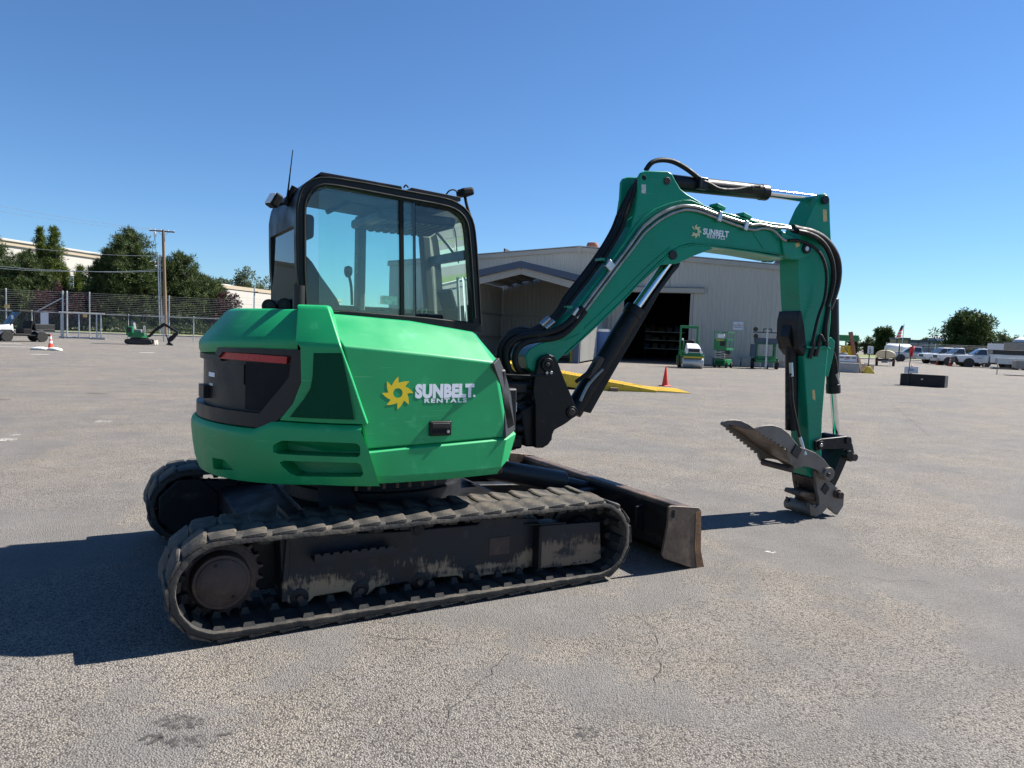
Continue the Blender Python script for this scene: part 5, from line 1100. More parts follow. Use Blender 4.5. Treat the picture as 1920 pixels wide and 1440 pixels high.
# ---- things by the warehouse
def cone(name, label, loc, h, bands=True, rz=0, tilt=0, group='traffic cones'):
    c = thing(name, label, 'cone', loc, rz, group); k = MB(); k.bx(-h*.24, h*.24, -h*.24, h*.24, 0, h*.045); k.obj('base', 'coneorange' if not bands else 'coneorange', c, h*.02)
    r = lambda z: h*.17*(1-z)+h*.035*z
    k = MB(); k.lathe([(r(0), h*.045), (r(.97), h*.97), (r(1)*.8, h)], (0, 0, 0), (0, 0, 1), 20); k.obj('body', 'coneorange', c)
    if bands:
        for a, b in ((.45, .62), (.72, .90)): k = MB(); k.lathe([(r(a)+.004, h*a), (r(b)+.004, h*b)], (0, 0, 0), (0, 0, 1), 20); k.obj('reflective_band', 'reflwhite', c)
    return c
cone('traffic_cone', 'plain red traffic cone beside the end of the yellow ramp', G(1247, 724), .68, False)
# concrete blocks at the foot of the wall
for i, (px, wd, lab) in enumerate(((1322, .9, 'grey concrete block at the wall between the roller and the scissor lift'), (1372, .8, 'grey concrete block at the wall just right of the scissor lift'), (1407, 1.25, 'wide grey concrete block at the wall left of the light tower'))):
    b = onP(px, 690, W0+WN*.55, WN); t = thing('concrete_block', lab, 'block', (b.x, b.y, 0), yaw_of(-WD), 'concrete blocks along the wall'); k = MB(); k.bx(-wd/2, wd/2, -.3, .3, 0, .58); k.obj('block_body', 'concrete', t, .03); k = MB(); k.tube([(-.12, 0, .57), (-.1, 0, .66), (.1, 0, .66), (.12, 0, .57)], .015, 6); k.obj('lifting_loop', 'galv', t)
b = onP(1383, 690, W0+WN*.6, WN); t = thing('plastic_pail', 'white plastic pail by the wall between two concrete blocks', 'bucket', (b.x, b.y, 0)); k = MB(); k.lathe([(.15, 0), (.18, .42), (.19, .42), (.19, .45), (.17, .45), (.17, .43)], (0, 0, 0), (0, 0, 1), 18); k.obj('body', 'signwhite', t); k = MB(); k.tube([(-.18, 0, .42), (-.1, -.02, .60), (.02, 0, .72), (.05, 0, .95)], .01, 5); k.obj('stick', 'wood', t)
# bin, bollard, toilet
p = GD(1088, 46.5); t = thing('waste_bin', 'round grey plastic waste bin beside the shelter corner', 'bin', p); k = MB(); k.lathe([(.24, 0), (.30, .78), (.33, .80), (.33, .86), (.30, .86)], (0, 0, 0), (0, 0, 1), 24); k.obj('body', 'greybin', t); k = MB(); k.lathe([(.335, .86), (.335, .90), (.25, .93), (.05, .94)], (0, 0, 0), (0, 0, 1), 24); k.obj('lid', 'greybin', t)
p = GD(1071, 45); t = thing('bollard', 'yellow steel bollard at the corner of the shelter', 'bollard', p); k = MB(); k.lathe([(.10, 0), (.10, .98), (.07, 1.04), (.01, 1.06)], (0, 0, 0), (0, 0, 1), 16); k.obj('post', 'yellowpaint', t); k = MB(); k.lathe([(.17, 0), (.17, .02), (.10, .03)], (0, 0, 0), (0, 0, 1), 16); k.obj('footing', 'concrete', t)
p = GD(1127, 50.5); t = thing('portable_toilet', 'blue portable toilet with white roof seen beside the lift cylinder', 'toilet', p, yaw_of(-WD)); k = MB(); k.bx(-.55, .55, -.55, .55, .06, 2.0); k.obj('cabin', 'bluebox', t, .03); k = MB(); k.loft([[(-.58, -.58, 2.0), (.58, -.58, 2.0), (.58, .58, 2.0), (-.58, .58, 2.0)], [(-.5, -.5, 2.2), (.5, -.5, 2.2), (.5, .5, 2.2), (-.5, .5, 2.2)]]); k.obj('roof', 'signwhite', t, .02); k = MB(); k.bx(-.38, .38, -.575, -.55, .12, 1.9); k.obj('door', 'bluebox', t, .01); k = MB(); k.bx(-.6, .6, -.6, .6, 0, .06); k.obj('skid_base', 'greybin', t)

def wheel(parent, x, y, r, wd, name='wheel', rim='rim'):
    k = MB(); s_ = 1 if y > 0 else -1
    k.lathe([(r*.62, -wd/2), (r*.93, -wd/2), (r, -wd*.32), (r, wd*.32), (r*.93, wd/2), (r*.62, wd/2)], (x, y, r), (0, s_, 0), 22); o = k.obj(name, 'tyre', parent)
    k = MB(); k.lathe([(r*.60, wd*.30), (r*.62, wd*.44), (r*.56, wd*.46), (r*.50, wd*.32), (r*.22, wd*.36), (r*.18, wd*.44), (.01, wd*.45)], (x, y, r), (0, s_, 0), 16); k.obj('rim', rim, o)
    return o
# tandem roller
p = GD(1293, 43.5); yw = yaw_of((CAM_POS-p)*Vector((1, 1, 0)))+R_(10)
RL = thing('tandem_roller', 'green tandem road roller with grey bonnet parked by the doorway', 'roller', p, yw)
for x, nm in ((.78, 'drum'), (-.85, 'drum')):
    k = MB(); k.lathe([(.02, -.6), (.30, -.6), (.34, -.58), (.345, -.54), (.345, .54), (.34, .58), (.30, .6), (.02, .6)], (x, 0, .345), (0, 1, 0), 36); o = k.obj(nm, 'galv' if x > 0 else 'castiron', RL)
    for s_ in (-1, 1): k = MB(); k.bx(x-.12, x+.12, s_*.63-.03, s_*.63+.03, .25, .72); k.obj('drum_arm', 'paintgreen', o, .02)
k = MB(); k.bx(.30, 1.18, -.60, .60, .66, .80); k.bx(.25, 1.12, -.5, .5, .78, .95); k.obj('front_frame', 'paintgreen', RL, .03)
k = MB(); k.bx(1.16, 1.22, -.58, .58, .62, .70); k.obj('scraper_bar', 'yellowpaint', RL)
k = MB(); k.loft([[(1.14, -.44, .92), (1.14, .44, .92), (1.10, .40, 1.18), (1.10, -.40, 1.18)], [(.70, -.42, .92), (.70, .42, .92), (.70, .34, 1.38), (.70, -.34, 1.38)], [(.22, -.40, .92), (.22, .40, .92), (.22, .32, 1.46), (.22, -.32, 1.46)]]); k.obj('bonnet', 'signwhite', RL, .04, seg=3)
k = MB(); k.bx(1.13, 1.16, -.32, .32, .96, 1.16); k.obj('radiator_grille', 'blackplastic', RL, .02)
for s_ in (-1, 1): k = MB(); k.lathe([(.07, 0), (.07, .04), (.06, .05)], (1.14, s_*.42, .93), (1, 0, 0), 14); k.obj('headlight', 'lampglass', RL)
k = MB(); k.bx(-1.25, -.20, -.52, .52, .66, .98); k.bx(-.22, .30, -.2, .2, .40, .70); k.obj('rear_frame', 'paintgreen', RL, .03)
k = MB(); k.bx(-.55, -.15, -.28, .28, .98, 1.16); k.prism([(-.62, -.28, 1.1), (-.50, -.28, 1.1), (-.58, -.28, 1.62), (-.68, -.28, 1.62)], (0, .56, 0)); k.obj('seat', 'seat', RL, .03)
k = MB(); k.tube([(.05, 0, 1.40), (-.06, 0, 1.52)], .02, 6, 0); ring_ = [(-.06+.08*math.sin(t*math.pi/6), .2*math.cos(t*math.pi/6), 1.52+.14*math.sin(t*math.pi/6)) for t in range(13)]; k.tube(ring_, .018, 6, 0); k.obj('steering_wheel', 'blackplastic', RL)
for s_ in (-1, 1): k = MB(); k.bx(-.82, -.72, s_*.50-.05, s_*.50+.05, .95, 2.40); k.obj('rops_post', 'paintgreen', RL, .01)
k = MB(); k.bx(-.85, -.69, -.55, .55, 2.36, 2.52); k.obj('rops_beam', 'paintgreen', RL, .02)
for s_ in (-1, 1): k = MB(); k.tube([(.15, s_*.40, 1.0), (.12, s_*.44, 1.52), (-.02, s_*.44, 1.60), (-.2, s_*.44, 1.0)], .022, 6); k.obj('handrail', 'paintgreen', RL)
k = MB(); k.lathe([(.05, 0), (.05, .1), (.02, .12)], (-.1, -.48, 1.62), (0, 0, 1), 10); k.obj('beacon', 'lampglass', RL)
# scissor lift
p = GD(1355, 46); yw = yaw_of((CAM_POS-p)*Vector((1, 1, 0)))-R_(14)
SL = thing('scissor_lift', 'narrow green scissor lift lowered, standing between roller and light tower', 'scissor lift', p, yw)
k = MB(); k.bx(-.85, .85, -.34, .34, .16, .52); k.obj('chassis', 'paintgreen', SL, .03)
for x in (-.6, .62):
    for y in (-.36, .36): wheel(SL, x, y, .17, .13, rim='signwhite')
for i in range(5):
    z = .56+i*.105
    for s_ in (-1, 1):
        k = MB(); k.beam((-.8, s_*.24, z), (.8, s_*.24, z+.09), .05, .06); k.obj('scissor_arm', 'blackplastic', SL); k = MB(); k.beam((.8, s_*.18, z), (-.8, s_*.18, z+.09), .05, .06); k.obj('scissor_arm', 'blackplastic', SL)
    k = MB(); k.cyl((.8, -.3, z+.05), (.8, .3, z+.05), .03, n=8); k.obj('cross_tube', 'galv', SL)
k = MB(); k.bx(-.9, .9, -.40, .40, 1.10, 1.22); k.obj('platform', 'paintgreen', SL, .01)
for x in (-.88, 0, .88):
    for y in (-.38, .38): k = MB(); k.bx(x-.02, x+.02, y-.02, y+.02, 1.2, 2.22); k.obj('guard_post', 'paintgreen', SL)
for z in (1.75, 2.20):
    for y in (-.38, .38): k = MB(); k.bx(-.9, .9, y-.02, y+.02, z, z+.04); k.obj('guard_rail', 'paintgreen', SL)
    for x in (-.88, .88): k = MB(); k.bx(x-.02, x+.02, -.38, .38, z, z+.04); k.obj('guard_rail', 'paintgreen', SL)
k = MB(); k.bx(.86, .885, -.37, .37, 1.22, 1.75); k.obj('front_panel', 'paintgreen', SL); k = MB(); k.bx(.89, .91, -.02, .3, 1.36, 1.66); k.obj('mesh_window', 'dark', SL); k = MB(); k.bx(.80, .86, -.2, .2, 1.85, 2.1); k.obj('manual_box', 'signwhite', SL); k = MB(); k.bx(.89, .90, -.25, .2, 1.70, 1.76); k.obj('warning_strip', 'yellowpaint', SL); k = MB(); k.bx(.8505, .853, -.28, .28, .2, .45); k.obj('chassis_panel', 'meshgreen', SL)
k = MB(); k.prism([(.86, -.3, .55), (.9, -.3, .55), (.9, -.3, 1.08), (.86, -.3, 1.08)], (0, .03, 0)); k.obj('ladder', 'galv', SL)
for z in (.65, .80, .95): k = MB(); k.bx(.87, .90, -.28, .1, z, z+.03); k.obj('ladder_rung', 'galv', SL)
# light tower trailer
p = GD(1433, 46.5); yw = yaw_of((CAM_POS-p)*Vector((1, 1, 0)))+R_(6)
LT = thing('light_tower', 'green mobile light tower trailer with folded mast and black lamps', 'light tower', p, yw)
k = MB(); k.bx(-.9, .7, -.62, .62, .42, .60); k.bx(-.7, .5, -.5, .5, .60, .82); k.obj('frame', 'paintgreen', LT, .02)
for y in (-.74, .74): wheel(LT, -.1, y, .32, .2, rim='signwhite'); k = MB(); k.bx(-.48, .28, y-.12, y+.12, .66, .70); k.obj('mudguard', 'paintgreen', LT, .01)
k = MB(); k.bx(-.6, .4, -.62, .62, 1.55, 1.62); k.bx(-.6, .4, -.6, -.5, .6, 1.6); k.bx(-.6, .4, .5, .6, .6, 1.6); k.obj('cabinet_frame', 'paintgreen', LT, .01)
k = MB(); k.bx(-.5, .45, -.68, .68, 1.62, 1.98); k.obj('generator_box', 'slate', LT, .03); k = MB(); k.bx(.2, .5, -.95, -.62, .75, 1.55); k.obj('control_box', 'slate', LT, .03)
k = MB(); k.bx(.46, .56, -.05, .05, .3, 2.55); k.obj('mast', 'galv', LT); k = MB(); k.bx(.55, .75, -.06, .06, .05, .75); k.obj('jockey_stand', 'galv', LT); wheel(LT, .66, .12, .13, .07)
k = MB(); k.bx(.48, .54, -.85, .85, 2.28, 2.34); k.bx(.48, .54, -.25, .25, 2.5, 2.56); k.bx(.48, .54, -.25, -.2, 2.3, 2.55); k.bx(.48, .54, .2, .25, 2.3, 2.55); k.obj('lamp_bar', 'blackplastic', LT)
for y, z in ((-.72, 2.52), (-.68, 2.08), (.68, 2.06)): k = MB(); k.lathe([(.05, -.1), (.13, -.02), (.15, .08), (.14, .09)], (.5, y, z), (1, 0, -.3), 16); k.obj('lamp', 'blackplastic', LT)
k = MB()
for a in ((.35, .85, 2.36, 2.40), (.35, .85, 2.52, 2.56), (.35, .39, 2.36, 2.56), (.81, .85, 2.36, 2.56)): k.bx(.49, .52, a[0], a[1], a[2], a[3])
k.obj('lamp_frame', 'galv', LT)
for y in (-.3, .5): k = MB(); k.bx(.55, .59, y-.02, y+.02, .0, .55); k.obj('outrigger', 'galv', LT)

# ---- yellow yard ramp
tip = G(1232, 736); rd = -VR; rn = VF       # rises to the picture's left
RP = thing('loading_ramp', 'yellow steel loading ramp resting on a dark wooden block', 'ramp', tip, yaw_of(rd))
L = 7.2; H0, H1 = .06, 1.12; W_ = 2.0
zt = lambda x: H0+(H1-H0)*x/L
for y, nm in ((0, 'side_beam'), (-W_, 'side_beam')):
    k = MB(); k.prism([(0, y, zt(0)), (L, y, zt(L)), (L, y, zt(L)-.42), (2.2, y, max(zt(2.2)-.40, .0)), (.3, y, 0), (0, y, 0)], (0, -.06, 0)); k.obj(nm, 'yellowpaint', RP, .008)
k = MB(); k.prism([(0.35, -.06, zt(.35)-.03), (L, -.06, zt(L)-.03), (L, -.06, zt(L)-.06), (.35, -.06, zt(.35)-.06)], (0, -W_+.06, 0)); k.obj('deck', 'yellowpaint', RP)
nb = 62; bar = None
for i in range(nb):
    x = .55+(L-.7)*i/nb; mt = Matrix.Translation((x, -W_/2-.03, zt(x)-.016)) @ Matrix.Rotation(-math.atan((H1-H0)/L), 4, 'Y')
    if bar is None:
        k = MB(); k.box((0, 0, 0), (.045, W_-.08, .03)); bar = k.obj('tread_bar', 'yellowpaint', RP); bar.matrix_local = mt
    else: inst(bar, 'tread_bar', RP, mt)
for i in range(7):
    y = -.12-i*.28; k = MB(); k.prism([(.40, y, .075), (.40, y, .05), (-1.05, y, .0), (-1.05, y, .018)], (0, -.17, 0)); k.obj('lip_plate', 'yellowpaint', RP)
k = MB(); k.tube([(2.05, .012, .05), (2.0, .014, .25), (2.02, .012, zt(2.0)), (2.0, -.05, zt(2)+.01)], .018, 6); k.obj('strap', 'yellow', RP)
q = G(1151, 733.5); t = thing('timber_block', 'short dark timber block supporting the yellow ramp', 'block', (q.x, q.y, 0), yaw_of(rd)); k = MB(); k.bx(-.12, .12, -.12, .12, 0, .11); k.obj('block_body', 'wood', t, .01)
# ================================================================== vegetation
def leaf_mesh(name, clumps, per, size, m, parent, rnd, flat=0.0, elong=2.2):
    """leaf-sized faces scattered through clumps (centre, radius)"""
    v = []; f = []
    for c, r in clumps:
        for _ in range(per):
            d = Vector((rnd.gauss(0, 1), rnd.gauss(0, 1), rnd.gauss(0, 1)*(1-flat))).normalized()*r*rnd.random()**.45
            p = c+d; a = Vector((rnd.gauss(0, 1), rnd.gauss(0, 1), rnd.gauss(0, .7))).normalized(); a = (a+d.normalized()*.9).normalized()
            b = a.cross(Vector((rnd.gauss(0, 1), rnd.gauss(0, 1), rnd.gauss(0, 1)))).normalized(); s_ = size*rnd.uniform(.6, 1.35)
            i = len(v); v += [p-b*s_*.5, p+a*s_*elong*.5-b*s_*.12, p+a*s_*elong, p+a*s_*elong*.5+b*s_*.5]; f.append((i, i+1, i+2, i+3))
    return raw(name, v, f, m, parent)
def pine(label, loc, h, wd, seed, m='pine_needles', group='conifers behind the fence', name='pine_tree', low=.05, shape=.8, per=30, size=.20, nb=64, leaders=5):
    """conifer of several upright leaders, each a jagged cone of needle tufts"""
    rnd = random.Random(seed); t = thing(name, label, 'tree', loc, 0, group); cl = []; kb = MB()
    k = MB(); k.tube([(0, 0, 0), (rnd.uniform(-.1, .1), 0, h*.5), (0, 0, h*.97)], [h*.022]*4+[h*.012]*4+[h*.003], 8, 4); k.obj('trunk', 'bark', t)
    L = [(0, 0, h, wd*.80, int(nb*.9))]
    for i in range(leaders):
        a = rnd.uniform(0, 6.28); r = wd*rnd.uniform(.18, .34); L.append((math.cos(a)*r, math.sin(a)*r, h*rnd.uniform(.55, .90), wd*rnd.uniform(.34, .52), int(nb*.4)))
    for (lx, ly, lh, lw, ln) in L:
        for i in range(ln):
            z = lh*(low+(1-low)*((i+rnd.random())/ln)); fr = 1-z/lh; rr = lw/2*(fr**shape*1.0+.05)*rnd.uniform(.72, 1.18)
            a = rnd.uniform(0, 6.28); s0 = Vector((lx, ly, z)); e = s0+Vector((math.cos(a)*rr, math.sin(a)*rr, rr*rnd.uniform(.15, .55)))
            kb.cyl(Vector((lx*.3, ly*.3, z*.9)), e, h*.004, h*.0015, 4, False); n = max(1, int(rr/.40))
            for j in range(n+1):
                q = s0.lerp(e, (j+.6)/(n+.6)); cl.append((q+Vector((rnd.uniform(-.2, .2), rnd.uniform(-.2, .2), rnd.uniform(-.1, .2))), rnd.uniform(.26, .50)))
        for j in range(4): cl.append((Vector((lx, ly, lh*(1-.025*j))), .16+.06*j))
    kb.obj('limbs', 'bark', t, smooth=0)
    v = []; f = []
    for c, r in cl:
        for _ in range(per):
            d = Vector((rnd.gauss(0, 1), rnd.gauss(0, 1), rnd.gauss(0, .9)+.35)).normalized(); p = c+d*r*rnd.random()**.6; b = d.cross(Vector((rnd.gauss(0, 1), rnd.gauss(0, 1), rnd.gauss(0, 1)))).normalized(); s_ = size*rnd.uniform(.7, 1.4); ii = len(v)
            v += [p-b*s_*.22, p+b*s_*.22, p+d*s_*1.7+Vector((0, 0, s_*.3))]; f.append((ii, ii+1, ii+2))
    raw('crown', v, f, m, t); return t
def broad(label, loc, h, wd, seed, m='broad_leaves', group='leafy trees', name='leafy_tree', base=.12, per=46, size=.22, nc=150, squash=.5, cat='tree'):
    rnd = random.Random(seed); t = thing(name, label, cat, loc, 0, group); cl = []; kb = MB()
    k = MB(); k.tube([(0, 0, 0), (.1, 0, h*.25), (0, 0, h*.6)], [h*.03]*4+[h*.02]*4+[h*.008], 8, 4); k.obj('trunk', 'bark', t)
    zc = h*(base+(1-base)*.5); hz = h*(1-base)*.5
    lob = [(Vector((rnd.uniform(-.55, .55)*wd/2, rnd.uniform(-.55, .55)*wd/2, zc+rnd.uniform(-.6, .55)*hz)), rnd.uniform(.36, .60)) for _ in range(9)]
    for i in range(nc):
        c, r = rnd.choice(lob); d = Vector((rnd.gauss(0, 1), rnd.gauss(0, 1), rnd.gauss(0, 1))).normalized(); d *= rnd.uniform(.5, 1.0)**.5
        q = c+Vector((d.x*wd/2*r, d.y*wd/2*r, d.z*hz*r*1.1)); q.z = max(q.z, h*base*.8); cl.append((q, rnd.uniform(.35, .75)*wd/8))
        if i % 5 == 0: kb.cyl(Vector((0, 0, h*rnd.uniform(.15, .5))), q, h*.007, h*.002, 4, False)
    kb.obj('limbs', 'bark', t, smooth=0); leaf_mesh('crown', cl, per, size, m, t, rnd); return t
def S(px, dep): return px*dep/CF
def tp(x, dep): p = GD(x, dep); return (p.x, p.y, .12)
pine('dense dark pine at the left edge beside the white office building', tp(-12, 92), 11.0, 12.0, 1, nb=150, shape=.7, leaders=8)
pine('lower bushy pine behind the utility vehicle at the left edge', tp(50, 88), 8.6, 10.0, 2, nb=130, shape=.65, leaders=7)
pine('tall yellow-green cedar, left one of the pair of pointed spires', tp(76, 96), 12.8, 5.4, 3, 'cedar_leaves', name='cedar_tree', shape=.9, nb=150, size=.17, leaders=3)
pine('tall yellow-green cedar, right one of the pair of pointed spires', tp(103, 95), 12.8, 6.2, 4, 'cedar_leaves', name='cedar_tree', shape=.9, nb=160, size=.17, leaders=3)
pine('small green cedar in front of the office windows', tp(150, 96), 8.0, 4.4, 5, 'cedar_leaves', name='cedar_tree', shape=.8, nb=90, size=.17, leaders=3)
pine('broad dark pine immediately left of the utility pole', tp(246, 90), 12.2, 11.8, 6, nb=200, shape=.62, leaders=11)
pine('broad dark pine immediately right of the utility pole', tp(336, 92), 9.6, 11.6, 7, nb=170, shape=.6, leaders=9)
pine('low spreading pine between the utility pole and the excavator', tp(388, 94), 7.0, 8.4, 8, nb=120, shape=.6, leaders=7)
pine('dark pine showing between the plum trees and the broad pine', tp(196, 93), 7.2, 7.4, 10, nb=110, shape=.65, leaders=6)
pine('dark conifer whose top shows above the left end of the office roof', tp(-8, 150), 19.5, 7.0, 9, nb=90, leaders=2)
broad('purple-leaved plum tree in front of the two cedars', tp(112, 84), 5.4, 6.0, 11, 'plum_leaves', 'purple plum trees', 'plum_tree', base=.18, nc=110, size=.15)
broad('purple-leaved plum tree between the cedars and the broad pine', tp(160, 84), 4.6, 4.8, 12, 'plum_leaves', 'purple plum trees', 'plum_tree', base=.2, nc=80, size=.15)
broad('purple-leaved plum tree beside the white warehouse near the cab', tp(430, 92), 5.6, 4.6, 13, 'plum_leaves', 'purple plum trees', 'plum_tree', base=.15, nc=90, size=.15)
rr = random.Random(21)
for i, (px, h) in enumerate(((448, 15.5), (470, 15.2), (492, 14.2), (512, 15), (405, 14))):
    lab = ('green tree behind the white wall, above its left end', 'green tree behind the white wall, above its rooftop unit', 'green tree behind the white wall, just left of the cab', 'green tree behind the white wall, hidden partly by the cab', 'green tree behind the low pine and the plum tree')[i]
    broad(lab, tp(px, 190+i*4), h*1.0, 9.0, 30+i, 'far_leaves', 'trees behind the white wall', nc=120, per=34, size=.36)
# trees out of the picture on the left, mirrored in the cab's rear window
pine('tall pine beyond the left edge mirrored in the cab rear window', (-19.0, 74.0, .12), 15.5, 5.6, 41, nb=80)
pine('broad pine beyond the left edge of the picture', (-27.0, 78.0, .12), 10.5, 8.0, 42, nb=70)
# hedge
def hedge(label, a, b, dep, hgt_, seed):
    rnd = random.Random(seed); p = Vector(tp(a, dep)); q = Vector(tp(b, dep+1)); t = thing('hedge', label, 'hedge', p, 0, 'clipped hedges along the verge'); L = (q-p).length; n = int(L/.5)
    cl = [((q-p)*(i/n)+Vector((rnd.uniform(-.3, .3), rnd.uniform(-.4, .4), rnd.uniform(.2, hgt_))), rnd.uniform(.35, .55)) for i in range(n) for _ in range(4)]
    leaf_mesh('foliage', cl, 34, .13, 'hedge_leaves', t, rnd); k = MB()
    for i in range(0, n, 3): c = (q-p)*(i/n); k.cyl(c, c+Vector((0, 0, hgt_*.6)), .03, n=5)
    k.obj('stems', 'bark', t)
hedge('low clipped hedge behind the sliding gate', -30, 205, 83, 1.15, 51); hedge('low clipped hedge behind the small excavator', 206, 300, 84, 1.0, 52); hedge('low clipped hedge right of the utility pole', 322, 420, 86, 1.0, 53)

# ================================================================== buildings on the left
def face_frame(p, q):
    d = (q-p).normalized(); n = Vector((-d.y, d.x, 0)); n = n if n.dot(VF) < 0 else -n; return d, n
a = GD(-60, 104); vp = ray(1220, 590+.0375*1220); d = Vector((vp.x, vp.y, 0)).normalized()
OB = thing('office_building', 'long white two-storey office building with tan parapet behind the pines', 'building', a); n_ = Vector((d.y, -d.x, 0)); n_ = n_ if n_.dot(VF) < 0 else -n_
OB.matrix_world = Matrix.Translation(a) @ Matrix((d, -n_, Vector((0, 0, 1)))).transposed().to_4x4()
HB = hgt(0, 444, a+d*3)
Lb = 40
def seg(x0, x1, z0, z1, y0, y1, name, m, bv=0): k = MB(); k.bx(x0, x1, y0, y1, z0, z1); return k.obj(name, m, OB, bv)
seg(0, Lb, HB-1.9-2.6, HB-1.0, 0, 20, 'upper_wall', 'whitewall'); seg(0, Lb, HB-1.0, HB-.35, -.25, 20.2, 'parapet', 'tantrim', .03); seg(0, Lb, HB-.35, HB, -.45, 20.4, 'cornice', 'whitewall', .05)
seg(0, Lb, HB-1.9-6.6, HB-1.9-5.2, 0, 20, 'spandrel', 'whitewall'); seg(0, Lb, .0, 1.0, 0, 20, 'base_wall', 'whitewall')
z1, z0 = HB-1.9-2.6, HB-1.9-5.2
seg(0, Lb, 0, z1, .6, 19.9, 'core_wall', 'whitewall')
x = 0; i = 0
while x < Lb-2.2:
    for (a0, a1) in ((z0, z1), (1.0, z0-1.4)):
        w1 = seg(x+.12, x+2.3, a0+.05, a1-.02, .15, .2, 'window', 'winglass'); k = MB(); k.bx(x+.0, x+.12, .05, .25, a0, a1); k.obj('mullion', 'whitewall', w1)
    x += 2.42
seg(2, 5, HB, HB+1.2, 6, 9, 'roof_unit', 'galv'); seg(20.4, 21.2, HB, HB+.5, 5, 5.8, 'roof_vent', 'blackplastic')
a = GD(395, 165); WB = thing('white_warehouse', 'low white panelled warehouse wall visible left of the cab', 'building', a)
WB.matrix_world = Matrix.Translation(a) @ Matrix((d, -n_, Vector((0, 0, 1)))).transposed().to_4x4(); HW = hgt(440, 536, a+d*9)
for i in range(6):
    k = MB(); k.bx(0, 70, 0, .3, HW*i/6.6+.02, HW*(i+1)/6.6); k.obj('wall_panel', 'whitewall', WB, .02)
k = MB(); k.bx(0, 70, .05, 30, 0, HW-.9); k.obj('core_wall', 'whitewall', WB); k = MB(); k.bx(-.2, 70.2, -.2, 30, HW-.86, HW); k.obj('parapet', 'tantrim', WB, .03)
k = MB(); k.bx(16, 23, 8, 12, HW, HW+.9); k.obj('roof_unit', 'galv', WB, .2)
p = GD(476, 130); LP = thing('lamp_post', 'grey lamp post in front of the low white warehouse', 'lamp', p); hp = hgt(476, 540, p); k = MB(); k.cyl((0, 0, 0), (0, 0, hp), .17, .13, 10); k.obj('post', 'galv', LP); k = MB(); k.box((.35*VR.x, .35*VR.y, hp-.75), (.5, .5, .25)); k.obj('lamp_head', 'blackplastic', LP)

# ================================================================== utility pole and lines
p = GD(311, 80); UP = thing('utility_pole', 'wooden utility pole with crossarm, conduits and cables among the pines', 'pole', p); tl = -VR*.35
ht = hgt(308, 431, p); k = MB(); k.tube([Vector((0, 0, 0)), tl*.5+Vector((0, 0, ht*.5)), tl+Vector((0, 0, ht))], [.19]*4+[.16]*4+[.13], 10, 4); k.obj('pole', 'wood', UP)
c = tl+Vector((0, 0, ht-.15)); ad = (VR*.94+VF*.34).normalized(); k = MB(); k.beam(c-ad*1.35, c+ad*1.15, .12, .14); k.obj('crossarm', 'wood', UP)
for s_ in (-1.25, -.8, -.2, .5, 1.05): k = MB(); k.lathe([(.04, 0), (.05, .06), (.03, .14)], c+ad*s_+Vector((0, 0, .07)), (0, 0, 1), 8); k.obj('insulator', 'signwhite', UP)
for s_ in (-1, 1): k = MB(); k.beam(c+ad*s_*.6, tl*.95+Vector((0, 0, ht-.7)), .04, .04); k.obj('brace', 'galv', UP)
k = MB(); k.lathe([(.1, -.3), (.14, -.25), (.14, .2), (.05, .28)], c-ad*.8+Vector((0, 0, -.35)), (0, 0, 1), 12); k.obj('cutout', 'signwhite', UP)
for i, (dx, z1_) in enumerate(((-11, 475), (-7, 478), (-4, 560))):
    o = VR*S(dx, 80); k = MB(); zt_ = hgt(308, z1_, p); k.cyl(o, o+tl*.8+Vector((0, 0, zt_)), .06+.02*(i == 2), n=8); k.obj('conduit', 'galv', UP)
for q in ((-.2, 480), (-.55, 478)): k = MB(); k.tube([c-ad*.8+Vector((0, 0, -.6)), c-ad*(.5-q[0])+Vector((0, 0, -2.2)), VR*S(-9, 80)+tl*.8+Vector((0, 0, hgt(308, 474, p)))], .02, 5); k.obj('drop_wire', 'blackplastic', UP)
def line(y_at_pole, xe, ye, dep2, r, m='galv'):
    a_ = Vector((tl.x*.8, tl.y*.8, hgt(308, y_at_pole, p))); q = GD(xe, dep2); b_ = q-p; b_ = Vector((b_.x, b_.y, hgt(xe, ye, q))); mid = (a_+b_)/2-Vector((0, 0, .35)); k = MB(); k.tube([a_, a_.lerp(mid, .5)-Vector((0, 0, .12)), mid, mid.lerp(b_, .5)-Vector((0, 0, .12)), b_], r, 5, 5); k.obj('power_line', m, UP)
line(508, -30, 496, 78, .030); line(505, -30, 501, 80, .024); line(480, -30, 453, 78, .022); line(430, -60, 372, 70, .014); line(432, -60, 384, 70, .012)

# ================================================================== chain link fence
def chain():
    m = bpy.data.materials.new('chain_link_mesh'); m.use_nodes = True; n = m.node_tree.nodes; l = m.node_tree.links; b = n['Principled BSDF']; b.inputs['Base Color'].default_value = (.34, .35, .35, 1); b.inputs['Roughness'].default_value = .5; b.inputs['Metallic'].default_value = .5
    tc = n.new('ShaderNodeTexCoord'); mp = n.new('ShaderNodeMapping'); l.new(tc.outputs['UV'], mp.inputs[0]); mp.inputs['Rotation'].default_value = (0, 0, R_(45))
    sep = n.new('ShaderNodeSeparateXYZ'); l.new(mp.outputs[0], sep.inputs[0]); outs = []
    for ax in (0, 1):
        mo = n.new('ShaderNodeMath'); mo.operation = 'PINGPONG'; mo.inputs[1].default_value = .03; l.new(sep.outputs[ax], mo.inputs[0]); lt = n.new('ShaderNodeMath'); lt.operation = 'LESS_THAN'; lt.inputs[1].default_value = .0022; l.new(mo.outputs[0], lt.inputs[0]); outs.append(lt)
    mx = n.new('ShaderNodeMath'); mx.operation = 'MAXIMUM'; l.new(outs[0].outputs[0], mx.inputs[0]); l.new(outs[1].outputs[0], mx.inputs[1]); l.new(mx.outputs[0], b.inputs['Alpha']); return m
